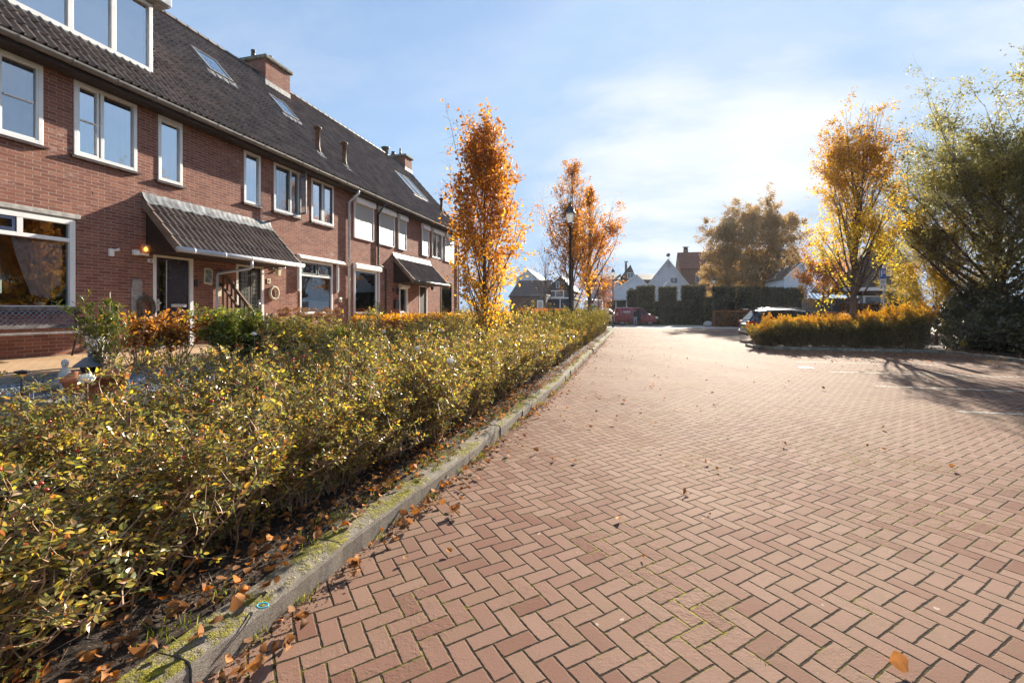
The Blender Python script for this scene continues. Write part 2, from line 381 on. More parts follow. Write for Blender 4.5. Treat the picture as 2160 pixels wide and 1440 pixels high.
dl = t.math('ADD', fx, k1); dr = t.math('ADD', t.math('SUBTRACT', 1.0, fx), k0)
db = t.math('ADD', fy, k2); dt = t.math('ADD', t.math('SUBTRACT', 1.0, fy), k3)
e = t.math('MINIMUM', t.math('MINIMUM', dl, dr), t.math('MINIMUM', db, dt))
e = t.math('ADD', e, t.math('MULTIPLY', t.math('SUBTRACT', t.noise(p, 22, 5, 0.7), 0.5), 0.15))
ci = t.math('SUBTRACT', i, k1); cj = t.math('SUBTRACT', j, k2)
wn = t.node('ShaderNodeTexWhiteNoise', noise_dimensions='2D', inp={'Vector': t.node('ShaderNodeCombineXYZ', inp={0: ci, 1: cj}).outputs[0]})
rnd = wn.outputs['Value']
joint = t.smooth(e, 0.022, 0.066, 1.0, 0.0)
tone = t.ramp(rnd, [(0.0, (0.155, 0.074, 0.054)), (0.2, (0.185, 0.098, 0.072)), (0.45, (0.222, 0.130, 0.098)), (0.7, (0.205, 0.122, 0.086)), (0.88, (0.242, 0.148, 0.112)), (1.0, (0.168, 0.084, 0.060))])
big = t.noise(p, 0.35, 4, 0.55)
tone = t.mix(t.smooth(big, 0.4, 0.68, 0.0, 0.6), tone, (0.265, 0.175, 0.128))
mid = t.noise(p, 5.5, 4, 0.6); tone = t.mix(t.smooth(mid, 0.45, 0.8, 0.0, 0.35), tone, (0.145, 0.105, 0.065))
grit = t.noise(p, 170, 3, 0.7); tone = t.mix(t.smooth(grit, 0.5, 0.75, 0.0, 0.6), tone, (0.105, 0.055, 0.045))
chew = t.smooth(t.noise(p, 1.1, 1), 0.685, 0.70); spots = t.math('MULTIPLY', t.smooth(t.noise(p, 13, 2), 0.74, 0.76), 0.45)
tone = t.mix(spots, tone, (0.55, 0.47, 0.40))
moss = t.smooth(t.noise(p, 0.55, 5, 0.72), 0.46, 0.64)
mossf = t.math('MULTIPLY', moss, t.smooth(t.noise(p, 24, 4, 0.7), 0.42, 0.58))
jc = t.mix(mossf, t.mix(t.noise(p, 90, 2), (0.012, 0.009, 0.007), (0.055, 0.042, 0.03)), (0.24, 0.22, 0.03))
dirt = t.math('MULTIPLY', t.smooth(t.noise(p, 0.9, 6, 0.7), 0.48, 0.72), t.smooth(t.noise(p, 9, 4, 0.7), 0.35, 0.65))
tone = t.mix(t.math('MULTIPLY', dirt, 0.5), tone, (0.15, 0.115, 0.085))
edge = t.smooth(e, 0.06, 0.16, 1.0, 0.0)
tone = t.mix(t.math('MULTIPLY', edge, 0.35), tone, (0.13, 0.085, 0.06))
cfin = t.mix(joint, tone, jc)
hb = t.smooth(e, 0.02, 0.085)
hh = t.math('ADD', t.math('MULTIPLY', hb, 1.0), t.math('ADD', t.math('MULTIPLY', grit, 0.12), t.math('MULTIPLY', t.math('SUBTRACT', rnd, 0.5), 0.45)))
hh = t.math('ADD', hh, t.math('MULTIPLY', mossf, 0.35))
nb = bump(t, hh, 0.7, 0.009)
nb2 = bump(t, t.noise(p, 95, 5, 0.7), 0.35, 0.005, nb)
bsdf(t, out, Base_Color=cfin, Roughness=t.math('ADD', 0.84, t.math('MULTIPLY', joint, 0.12)), Specular_IOR_Level=0.06, Normal=nb2); M['paving'] = m_

# straight bond paving of the terrace / path
def slabmat(name, c1, c2, bw, rh, mortar=(0.09, 0.075, 0.05), rot=0.0):
    m_, t, out = newmat(name); p = pos(t)
    v = t.node('ShaderNodeMapping', inp={'Vector': p, 'Rotation': (0, 0, rot)}).outputs[0]
    b = t.node('ShaderNodeTexBrick', inp={'Vector': v, 'Scale': 1.0, 'Mortar Size': 0.004, 'Mortar Smooth': 0.2, 'Brick Width': bw, 'Row Height': rh,
                                          'Color1': (*c1, 1), 'Color2': (*c2, 1), 'Mortar': (*mortar, 1)})
    c = t.mix(t.smooth(t.noise(p, 3, 4), 0.35, 0.7, 0.0, 0.4), b.outputs[0], tuple(x*0.6 for x in c1))
    h = t.math('SUBTRACT', t.math('MULTIPLY', t.noise(p, 90, 3), 0.3), b.outputs['Fac'])
    bsdf(t, out, Base_Color=c, Roughness=0.85, Specular_IOR_Level=0.3, Normal=bump(t, h, 0.6, 0.006)); return m_
M['terrace'] = slabmat('buff_terrace_pavers', (0.42, 0.27, 0.15), (0.50, 0.33, 0.19), 0.21, 0.07)
M['path'] = slabmat('brown_path_pavers', (0.20, 0.10, 0.075), (0.27, 0.14, 0.10), 0.2, 0.1)
M['pale_road'] = slabmat('pale_far_road', (0.40, 0.34, 0.29), (0.46, 0.39, 0.33), 0.3, 0.3)

# kerb: exposed aggregate concrete with moss cushions on the top
m_, t, out = newmat('mossy_kerb_concrete'); p = pos(t)
ag = t.node('ShaderNodeTexVoronoi', inp={'Vector': t.node('ShaderNodeVectorMath', operation='ADD', inp={0: p, 1: t.node('ShaderNodeVectorMath', operation='SCALE', inp={0: t.noise(p, 60, 3, 0.6, out=1), 'Scale': 0.012}).outputs[0]}).outputs[0], 'Scale': 290.0}).outputs['Color']
agv = t.node('ShaderNodeSeparateColor', inp={0: ag}).outputs[0]
c = t.mix(agv, (0.10, 0.082, 0.068), (0.33, 0.285, 0.24))
c = t.mix(t.smooth(t.noise(p, 6, 4), 0.4, 0.7, 0.0, 0.6), c, (0.17, 0.145, 0.11))
g = t.node('ShaderNodeNewGeometry'); nz = t.node('ShaderNodeSeparateXYZ', inp={0: g.outputs['Normal']}).outputs[2]
mo = t.math('MULTIPLY', t.smooth(t.noise(p, 2.6, 6, 0.72), 0.44, 0.56), t.smooth(nz, 0.35, 0.85))
mo = t.math('MULTIPLY', mo, t.smooth(t.noise(p, 36, 4, 0.7), 0.33, 0.52))
mc = t.ramp(t.noise(p, 22, 4, 0.7), [(0.3, (0.075, 0.065, 0.012)), (0.5, (0.19, 0.17, 0.02)), (0.72, (0.36, 0.33, 0.04))])
c = t.mix(mo, c, mc)
h = t.math('ADD', t.math('MULTIPLY', agv, 0.35), t.math('MULTIPLY', mo, t.math('ADD', 0.8, t.math('MULTIPLY', t.noise(p, 130, 3), 1.2))))
bsdf(t, out, Base_Color=c, Roughness=0.93, Specular_IOR_Level=0.25, Normal=bump(t, h, 0.9, 0.009)); M['kerb'] = m_
# soil with debris, gravel, grass ground, moss
m_, t, out = newmat('dark_soil'); p = pos(t)
c = t.ramp(t.noise(p, 24, 6, 0.75), [(0.3, (0.018, 0.011, 0.008)), (0.55, (0.055, 0.035, 0.024)), (0.75, (0.13, 0.085, 0.055))])
bsdf(t, out, Base_Color=c, Roughness=0.95, Normal=bump(t, t.noise(p, 40, 6, 0.7), 1.0, 0.03)); M['soil'] = m_
m_, t, out = newmat('grey_split_gravel'); p = pos(t)
vo = t.node('ShaderNodeTexVoronoi', inp={'Vector': p, 'Scale': 42.0})
gv = t.node('ShaderNodeSeparateColor', inp={0: vo.outputs['Color']}).outputs[0]
c = t.ramp(gv, [(0.0, (0.05, 0.055, 0.065)), (0.5, (0.22, 0.24, 0.27)), (1.0, (0.52, 0.54, 0.57))])
bsdf(t, out, Base_Color=c, Roughness=0.7, Normal=bump(t, t.math('SUBTRACT', 1.0, vo.outputs['Distance']), 1.0, 0.03)); M['gravel'] = m_
m_, t, out = newmat('grass_ground'); p = pos(t)
c = t.ramp(t.noise(p, 3, 6, 0.7), [(0.3, (0.035, 0.045, 0.012)), (0.6, (0.075, 0.085, 0.022)), (0.8, (0.13, 0.12, 0.05))])
bsdf(t, out, Base_Color=c, Roughness=0.95, Normal=bump(t, t.noise(p, 60, 4), 0.8, 0.03)); M['ground'] = m_
m_, t, out = newmat('worn_white_marking'); p = pos(t)
al = t.smooth(t.noise(p, 14, 5, 0.75), 0.40, 0.54)
b = t.node('ShaderNodeBsdfPrincipled', inp={'Base Color': (0.36, 0.33, 0.29, 1), 'Roughness': 0.8})
mx = t.node('ShaderNodeMixShader', inp={0: al, 1: t.node('ShaderNodeBsdfTransparent').outputs[0], 2: b.outputs[0]})
t.l.new(mx.outputs[0], out.inputs[0]); M['marking'] = m_

# foliage
M['rose_leaf'] = leafmat('rose_leaves', [(0, (0.065, 0.088, 0.030)), (0.26, (0.130, 0.145, 0.042)), (0.44, (0.21, 0.19, 0.050)), (0.60, (0.24, 0.135, 0.058)), (0.74, (0.40, 0.33, 0.06)), (0.87, (0.66, 0.52, 0.06)), (0.94, (0.46, 0.20, 0.05)), (1, (0.28, 0.09, 0.04))], 0.42, 0.38, 0.6)
M['hedge_leaf'] = leafmat('hedge_leaves', [(0, (0.050, 0.065, 0.018)), (0.45, (0.11, 0.12, 0.025)), (0.75, (0.22, 0.19, 0.03)), (0.93, (0.40, 0.27, 0.03)), (1, (0.38, 0.13, 0.03))], 0.34, 0.26, 0.9)
M['orange_leaf'] = leafmat('orange_autumn_leaves', [(0, (0.24, 0.090, 0.022)), (0.25, (0.46, 0.17, 0.022)), (0.5, (0.64, 0.30, 0.022)), (0.8, (0.68, 0.44, 0.03)), (1, (0.42, 0.40, 0.04))], 0.52, 0.5, 0.4, 0.0, (.8, 4.4), 1.0)
M['yellow_leaf'] = leafmat('yellow_orange_leaves', [(0, (0.24, 0.10, 0.022)), (0.2, (0.46, 0.20, 0.022)), (0.42, (0.64, 0.37, 0.024)), (0.7, (0.66, 0.50, 0.03)), (1, (0.36, 0.38, 0.04))], 0.50, 0.5, 0.4, 0.0, (2.0, 9.0), 1.0)
M['olive_leaf'] = leafmat('olive_tree_leaves', [(0, (0.09, 0.098, 0.042)), (0.45, (0.19, 0.18, 0.065)), (0.8, (0.33, 0.29, 0.075)), (1, (0.56, 0.40, 0.06))], 0.48, 0.45, 0.5, 0.6)
M['birch_leaf'] = leafmat('brown_birch_leaves', [(0, (0.20, 0.135, 0.065)), (0.5, (0.37, 0.245, 0.11)), (1, (0.52, 0.36, 0.15))], 0.38, 0.6, 0.3, 0.15)
M['green_leaf'] = leafmat('fresh_green_leaves', [(0, (0.05, 0.085, 0.018)), (0.45, (0.12, 0.17, 0.028)), (0.8, (0.27, 0.30, 0.035)), (1, (0.46, 0.34, 0.04))], 0.45, 0.32, 0.7)
M['hydrangea_leaf'] = leafmat('hydrangea_autumn', [(0, (0.14, 0.055, 0.02)), (0.4, (0.34, 0.13, 0.03)), (0.75, (0.50, 0.22, 0.04)), (1, (0.45, 0.36, 0.03))], 0.45, 0.5, 0.4)
M['dried_bloom'] = leafmat('dried_hydrangea_bloom', [(0, (0.15, 0.065, 0.035)), (0.5, (0.28, 0.14, 0.07)), (1, (0.42, 0.25, 0.13))], 0.35, 0.8, 0.2)
M['ivy_leaf'] = leafmat('dark_ivy_leaves', [(0, (0.022, 0.030, 0.018)), (0.6, (0.050, 0.062, 0.026)), (0.93, (0.10, 0.11, 0.03)), (1, (0.26, 0.15, 0.04))], 0.2, 0.33, 0.7)
M['conifer'] = leafmat('dark_conifer_sprays', [(0, (0.035, 0.040, 0.026)), (0.6, (0.065, 0.065, 0.035)), (1, (0.15, 0.135, 0.05))], 0.25, 0.7, 0.3)
M['beech_leaf'] = leafmat('brown_beech_leaves', [(0, (0.15, 0.07, 0.045)), (0.5, (0.30, 0.12, 0.06)), (1, (0.50, 0.19, 0.04))], 0.40, 0.5, 0.4)
M['litter'] = leafmat('fallen_leaves', [(0, (0.10, 0.045, 0.022)), (0.35, (0.22, 0.10, 0.045)), (0.65, (0.36, 0.16, 0.06)), (0.85, (0.52, 0.20, 0.04)), (0.95, (0.58, 0.15, 0.02)), (1, (0.40, 0.26, 0.12))], 0.28, 0.7, 0.15)
M['grass'] = leafmat('grass_blades', [(0, (0.10, 0.14, 0.015)), (0.6, (0.20, 0.25, 0.02)), (1, (0.36, 0.34, 0.05))], 0.45, 0.5, 0.4)

M['straw'] = simple('straw', (0.50, 0.42, 0.32), 0.85, 0.3, 20, 0.6)
M['lattice'] = simple('grey_blue_lattice', (0.15, 0.155, 0.185), 0.7, 0.3, 14)
M['pink_flower'] = leafmat('cyclamen', [(0, (0.05, 0.09, 0.02)), (0.55, (0.06, 0.10, 0.02)), (0.6, (0.55, 0.06, 0.35)), (1, (0.6, 0.1, 0.4))], .3)
m_, t, out = newmat('small_print'); p = objc(t)
bsdf(t, out, Base_Color=t.ramp(t.noise(p, 9, 4, 0.7), [(.35, (.03, .035, .05)), (.5, (.20, .24, .27)), (.7, (.42, .45, .44))]), Roughness=.5); M['print'] = m_
m_, t, out = newmat('leaded_glass'); p = pos(t); s = t.node('ShaderNodeSeparateXYZ', inp={0: p})
fa = t.math('FRACT', t.math('DIVIDE', s.outputs[2], 0.11)); fb = t.math('FRACT', t.math('DIVIDE', s.outputs[1], 0.09))
ln = t.math('MAXIMUM', t.smooth(fa, 0.90, 0.96), t.smooth(fb, 0.88, 0.94))
bsdf(t, out, Base_Color=t.mix(ln, t.mix(t.noise(p, 12, 3), (0.02, 0.025, 0.02), (0.12, 0.12, 0.09)), (0.25, 0.25, 0.24)), Roughness=t.math('ADD', 0.07, t.math('MULTIPLY', ln, 0.4)), Normal=bump(t, t.noise(p, 25, 3), 0.3, 0.01)); M['lead_glass'] = m_
m_, t, out = newmat('amber_lamp_glass')
g_ = t.node('ShaderNodeBsdfPrincipled', inp={'Base Color': (0.75, 0.55, 0.35, 1), 'Roughness': 0.1}); q_ = t.node('ShaderNodeBsdfTransparent', inp={'Color': (1, .85, .65, 1)})
t.l.new(t.node('ShaderNodeMixShader', inp={0: 0.72, 1: g_.outputs[0], 2: q_.outputs[0]}).outputs[0], out.inputs[0]); M['lamp_glass'] = m_
m_, t, out = newmat('lit_bulb'); e_ = t.node('ShaderNodeEmission', inp={'Color': (1, .55, .16, 1), 'Strength': 1.6}); t.l.new(e_.outputs[0], out.inputs[0]); M['bulb'] = m_
m_, t, out = newmat('frosted_lamp_panel'); b_ = bsdf(t, out, Base_Color=(0.75, 0.75, 0.72), Roughness=.4); b_.inputs['Transmission Weight'].default_value = 0.3; M['lamp_panel'] = m_
M['turquoise'] = simple('turquoise_flare', (0.02, 0.42, 0.50), 0.6, 0.1, 30)
M['moss_bits'] = leafmat('moss_fronds', [(0, (0.08, 0.09, 0.012)), (0.6, (0.22, 0.22, 0.02)), (1, (0.36, 0.34, 0.04))], 0.3, 0.8, 0.2)
M['straw_leaf'] = leafmat('straw_blades', [(0, (0.25, 0.17, 0.06)), (1, (0.50, 0.38, 0.14))], 0.4)
M['red_bloom'] = leafmat('red_brown_bloom', [(0, (0.16, 0.05, 0.035)), (0.5, (0.30, 0.09, 0.05)), (1, (0.45, 0.18, 0.08))], 0.35, 0.8, 0.2)
M['rust_leaf'] = leafmat('rusty_hedge_leaves', [(0, (0.16, 0.05, 0.03)), (0.5, (0.36, 0.10, 0.04)), (0.9, (0.50, 0.17, 0.05)), (1, (0.30, 0.25, 0.03))], 0.4)
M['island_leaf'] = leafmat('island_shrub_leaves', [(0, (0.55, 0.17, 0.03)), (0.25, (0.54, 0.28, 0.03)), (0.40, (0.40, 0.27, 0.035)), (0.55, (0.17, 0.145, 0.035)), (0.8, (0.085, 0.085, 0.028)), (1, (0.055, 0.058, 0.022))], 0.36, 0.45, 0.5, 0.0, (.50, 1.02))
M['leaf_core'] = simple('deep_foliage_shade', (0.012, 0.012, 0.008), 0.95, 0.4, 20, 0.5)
def paint(name, col, metal=0.0):
    m_, t, out = newmat(name); b = bsdf(t, out, Base_Color=col, Roughness=t.smooth(t.noise(objc(t), 6, 3), 0.3, 0.7, 0.22, 0.34), Metallic=metal); b.inputs['Coat Weight'].default_value = 0.35; b.inputs['Coat Roughness'].default_value = 0.06; return m_
M['suv_paint'] = paint('dark_blue_car_paint', (0.014, 0.018, 0.034), 0); M['van_red'] = paint('dark_red_van_paint', (0.20, 0.016, 0.024)); M['silver_paint'] = paint('silver_blue_paint', (0.22, 0.27, 0.36), .4)
M['car_glass'] = simple('car_window_glass', (0.012, 0.015, 0.018), 0.14, 0.1, 3, spec=.3); M['tail_red'] = simple('red_lamp_lens', (0.42, 0.015, 0.02), 0.15, 0.1, 9)
M['plate'] = simple('yellow_plate', (0.60, 0.48, 0.06), 0.4, 0.03, 9); M['tyre'] = simple('black_tyre', (0.02, 0.02, 0.02), 0.8, 0.2, 9); M['van_grey'] = simple('grey_van_print', (0.30, 0.26, 0.28), 0.4, 0.1, 9)
M['white_soft'] = simple('soft_white_panel', (0.62, 0.62, 0.63), 0.5, 0.06, 5); M['lamp_green'] = simple('dark_green_lamp_paint', (0.012, 0.035, 0.028), 0.35, 0.2, 9); M['lamp_bright'] = simple('white_lamp_lens', (0.85, 0.85, 0.82), 0.3, 0.03, 9)
M['sign_blue'] = simple('blue_sign_sheet', (0.03, 0.11, 0.42), 0.4, 0.05, 5); M['sign_green'] = simple('green_print', (0.10, 0.35, 0.09), 0.5, 0.4, 14); M['slate_grey'] = simple('dark_boarding', (0.045, 0.05, 0.055), 0.7, 0.2, 4)
M['conifer_wall'] = simple('dark_back_wall', (0.03, 0.035, 0.035), 0.8, 0.2, 3); M['far_glass'] = simple('dim_window_glass', (0.16, 0.18, 0.20), 0.08, 0.3, 1.2)

M['beech_mix'] = leafmat('beech_hedge_mix', [(0, (0.62, 0.30, 0.02)), (0.35, (0.50, 0.22, 0.02)), (0.6, (0.20, 0.14, 0.02)), (1, (0.06, 0.06, 0.015))], 0.4, 0.5, 0.4, 0.0, (.45, .72))

M['debris'] = leafmat('dry_leaf_debris', [(0, (0.04, 0.022, 0.014)), (0.5, (0.13, 0.075, 0.045)), (0.85, (0.28, 0.17, 0.10)), (1, (0.42, 0.20, 0.07))], 0.15, 0.8, 0.2)
M['rim'] = simple('grey_wheel_rim', (0.22, 0.22, 0.23), 0.45, 0.1, 20, 0, 0.4)

M['bench_wood'] = simple('dark_weathered_bench_wood', (0.15, 0.13, 0.125), 0.8, 0.45, 14, 0.5, 0, 0.3, 40)
m_, t, out = newmat('daylit_rear_window'); e_ = t.node('ShaderNodeEmission', inp={'Color': (.72, .86, .70, 1), 'Strength': 0.38}); t.l.new(e_.outputs[0], out.inputs[0]); M['rear_light'] = m_

M['golden_olive'] = leafmat('golden_olive_leaves', [(0, (0.14, 0.12, 0.03)), (0.4, (0.28, 0.21, 0.04)), (0.75, (0.44, 0.30, 0.04)), (1, (0.55, 0.26, 0.03))], 0.46, 0.5, 0.4, 0.5)
# ------------------------------------------------------------------ ground, road, kerbs
def sheet(name, x0, x1, y0, y1, z, mat, nx=1, ny=1, f=None, kind='structure'):
    xs = np.linspace(x0, x1, nx+1); ys = np.linspace(y0, y1, ny+1)
    X, Y = np.meshgrid(xs, ys); Z = np.full_like(X, z) if f is None else f(X, Y)
    V = np.stack([X, Y, Z], -1).reshape(-1, 3)
    F = np.array([(a*(nx+1)+b, a*(nx+1)+b+1, (a+1)*(nx+1)+b+1, (a+1)*(nx+1)+b) for a in range(ny) for b in range(nx)])
    o = MB().add(V, F, 0, True).build(name, mat); props(o, kind=kind); return o
def kx(y): return np.interp(y, [0, 2.5, 4.5, 6.6, 9.5, 17, 33, 45], [-1.86, -1.77, -1.65, -1.59, -1.49, -1.47, -1.40, -1.40])      # road edge of the left kerb
sheet('ground', -400, 400, -60, 700, -0.03, M['ground'])
ys = np.linspace(-4, 44, 97); nx = 40; V = []
for yy in ys:
    xa = float(kx(yy))-0.03
    for q in np.linspace(0, 1, nx+1):
        xx = xa+(13.2-xa)*q
        V.append((xx, yy, max(0.0, min(1.0, (4.7-xx)/1.2))*(0.012*math.sin(xx*0.9+0.4*yy)*math.sin(yy*0.55)+0.006*math.sin(xx*3.1+yy*1.7))))
F = np.array([(a*(nx+1)+b, a*(nx+1)+b+1, (a+1)*(nx+1)+b+1, (a+1)*(nx+1)+b) for a in range(96) for b in range(nx)])
props(MB().add(V, F, 0, True).build('road', M['paving']), kind='structure')
sheet('road', -40, 60, 44.0, 52.6, -0.012, M['pale_road'])
sheet('path', 13.2, 40, 24, 44, -0.016, M['path'])
def kerb_run(name, pts, w_, h_, mat, stone=1.0, seed=1, inward=-1):
    """row of kerb stones along a polyline of the road edge; each stone a little out of line"""
    rng = random.Random(seed); mb = MB()
    for (a, b) in zip(pts[:-1], pts[1:]):
        a = Vector(a); b = Vector(b); L = (b-a).length; n = max(1, round(L/stone)); t_ = (b-a)/L
        nr = Vector((-t_.y, t_.x, 0))*inward
        for k_ in range(n):
            p0 = a+t_*(L*k_/n+0.004); p1 = a+t_*(L*(k_+1)/n-0.004)
            o0 = rng.uniform(-.012, .012); o1 = rng.uniform(-.012, .012); z0 = rng.uniform(-.010, .010); z1 = rng.uniform(-.010, .010)
            m_ = 10; rings = []
            for q in range(m_+1):
                f = q/m_; c_ = p0+(p1-p0)*f+nr*(o0+(o1-o0)*f); zz = h_+z0+(z1-z0)*f
                prof = [(0, -0.1), (0, zz-0.035), (0.008, zz-0.014), (0.028, zz-0.002), (w_*0.5, zz+0.002), (w_-0.02, zz-0.003), (w_, zz-0.02), (w_, -0.1)]
                js = [(rng.gauss(0, .0018), rng.gauss(0, .0018)) for _ in prof]
                rings.append([(c_.x+nr.x*(u+j_[0]), c_.y+nr.y*(u+j_[0]), v+j_[1]) for (u, v), j_ in zip(prof, js)])
            np_ = len(rings[0]); V = [v for r in rings for v in r]
            F = [(q*np_+k, q*np_+k+1, (q+1)*np_+k+1, (q+1)*np_+k) for q in range(m_) for k in range(np_-1)]
            F += [tuple(range(np_)), tuple(m_*np_+k for k in range(np_-1, -1, -1))]
            mb.add(V, F, 0, False)
    o = mb.build(name, mat, fix=True); props(o, kind='structure'); return o
kp = [(float(kx(y)), y, 0) for y in (-0.5, 2.5, 4.5, 6.6, 9.5, 13, 17.3)]
kerb_run('kerb', kp, 0.21, 0.135, M['kerb'], 1.0, 3, 1)
kerb_run('kerb', [(float(kx(17.75)), 17.75, 0), (float(kx(24)), 24, 0), (float(kx(33)), 33, 0), (-2.6, 35.5, 0), (-6, 37.0, 0)], 0.21, 0.135, M['kerb'], 1.0, 4, 1)
# planting bed soil, sunken path, raised garden edge, gravel, terrace
def soilf(X, Y): return np.where(X > kx(Y)-0.12, -0.06, 0.105+0.025*np.sin(X*5+Y*2.3)*np.sin(Y*3.1)+0.02*np.sin(Y*7+X*9))
sheet('soil', -4.15, -1.68, -1.5, 36.5, 0.1, M['soil'], 40, 200, soilf)
sheet('path', -5.62, -4.152, -3, 36, 0.10, M['path'])
sheet('ground', -9.93, -7.0, 25.1, 40, 0.62, M['soil'])
def edge_run(a, b, z0, z1, wd=.09):
    a = Vector(a); b = Vector(b); n = max(1, round((b-a).length)); mb = MB()
    for k_ in range(n):
        p0 = a+(b-a)*((k_+.004)/n); p1 = a+(b-a)*((k_+.996)/n); dz = 0.008*math.sin(k_*2.7+a.y)
        zc = (z0+z1+dz)/2; mb.beam((p0.x, p0.y, zc), (p1.x, p1.y, zc), wd, z1+dz-z0)
    return mb
mb = edge_run((-4.85, 3.05), (-4.85, 5.45), 0, .745); mb.V += [v for v in []]
o = mb.build('garden_edging', M['concrete_old'], bevel=.008); props(o, 'grey concrete edging that holds up the gravel garden along the sunken path', 'edging')
props(edge_run((-7.15, 3.05), (-4.9, 3.05), 0, .745).build('garden_edging', M['concrete_old'], bevel=.008), 'short concrete edging across the near end of the gravel garden', 'edging')
props(edge_run((-5.5, 5.5), (-5.5, 36.5), 0, .74).build('garden_edging', M['concrete_old'], bevel=.008), 'long concrete edging in front of the planted gardens further up the row', 'edging')
sheet('garden_soil', -7.15, -5.54, 6.6, 37, 0.70, M['soil'], 8, 120, lambda X, Y: 0.70+0.02*np.sin(X*7)*np.sin(Y*5))
sheet('path', -9.93, -5.62, -3, 2.0, 0.10, M['path'])
sheet('terrace', -9.96, -7.2, 2.0, 25.05, 0.80, M['terrace'])
mb = MB()
for k_ in range(23): mb.box(-7.2, -7.13, 2+k_+.003, 2+k_+.997, 0.5, 0.795)
props(mb.build('kerb', M['concrete_old']), kind='structure')
# gravel bed: one stuff sheet with real stones on it
rng = np.random.default_rng(5)
def stones(n, x0, x1, y0, y1, z, smin, smax):
    c = np.stack([rng.uniform(x0, x1, n), rng.uniform(y0, y1, n), np.full(n, z)], 1); s_ = rng.uniform(smin, smax, (n, 1))
    base = np.array([(1, 0, 0), (0, 1, 0), (-1, 0, 0), (0, -1, 0), (0, 0, .8), (0, 0, -.5)], float)
    V = base[None]*s_[:, :, None]*rng.uniform(0.6, 1.3, (n, 6, 1)); a = rng.uniform(0, 6.28, n)
    ca, sa = np.cos(a)[:, None], np.sin(a)[:, None]
    V = np.stack([V[..., 0]*ca-V[..., 1]*sa, V[..., 0]*sa+V[..., 1]*ca, V[..., 2]], -1)+c[:, None]
    F = np.array([(0, 1, 4), (1, 2, 4), (2, 3, 4), (3, 0, 4), (1, 0, 5), (2, 1, 5), (3, 2, 5), (0, 3, 5)])
    return V.reshape(-1, 3), (F[None]+np.arange(n)[:, None, None]*6).reshape(-1, 3)
mb = MB(); mb.add([(-7.13, 3.1, .715), (-4.9, 3.1, .715), (-4.9, 5.45, .715), (-7.13, 5.45, .715), (-7.13, 5.45, .715), (-5.55, 5.45, .715), (-5.55, 6.6, .715), (-7.13, 6.6, .715)], [(0, 1, 2, 3), (4, 5, 6, 7)])
mb.add(*stones(22000, -7.12, -4.9, 3.1, 5.45, 0.722, 0.008, 0.02)); mb.add(*stones(6000, -7.12, -5.55, 5.45, 6.6, 0.722, 0.008, 0.02)); props(mb.build('gravel', M['gravel']), kind='stuff')
# parking bay lines
def line(y, x0, x1, wd=0.11):
    mb = MB(); n = int((x1-x0)/0.25); xs = np.linspace(x0, x1, n+1)
    for a, b in zip(xs[:-1], xs[1:]):
        zs = [0.004, 0.004]
        mb.add([(a, y-wd/2, zs[0]), (b, y-wd/2, zs[1]), (b, y+wd/2, zs[1]), (a, y+wd/2, zs[0])], [(0, 1, 2, 3)])
    props(mb.build('parking_line', M['marking']), kind='structure')
for y in (6.3, 8.8, 11.3, 13.65, 16.1): line(y, 4.97, 11.2)
for y in (23.6, 29.0, 31.6, 34.2): line(y, 5.0, 9.8)
# drain cover in the road
mb = MB(); c = G(1700, 775)
mb.box(c.x-.16, c.x+.16, c.y-.16, c.y+.16, -0.05, 0.006)
for k_ in range(5): mb.box(c.x-.13, c.x+.13, c.y-.125+k_*.06, c.y-.10+k_*.06, 0.006, 0.010)
props(mb.build('drain_cover', M['black_iron']), 'small square iron drain cover in the brick paving before the island', 'drain cover')
# island kerb
kerb_run('kerb', [(5.55, 23.1, 0), (4.85, 22.3, 0), (4.95, 21.3, 0), (5.6, 20.75, 0), (11.3, 20.7, 0), (11.5, 17.0, 0), (11.6, 8.0, 0), (11.7, 0, 0)][::-1], 0.16, 0.12, M['concrete_old'], 1.0, 6, -1)
sheet('soil', 5.1, 11.5, 20.9, 23.0, 0.09, M['soil'])
sheet('soil', 11.72, 30, -2, 24, 0.07, M['soil'], 20, 30, lambda X, Y: 0.07+0.02*np.sin(X*3)*np.sin(Y*2))

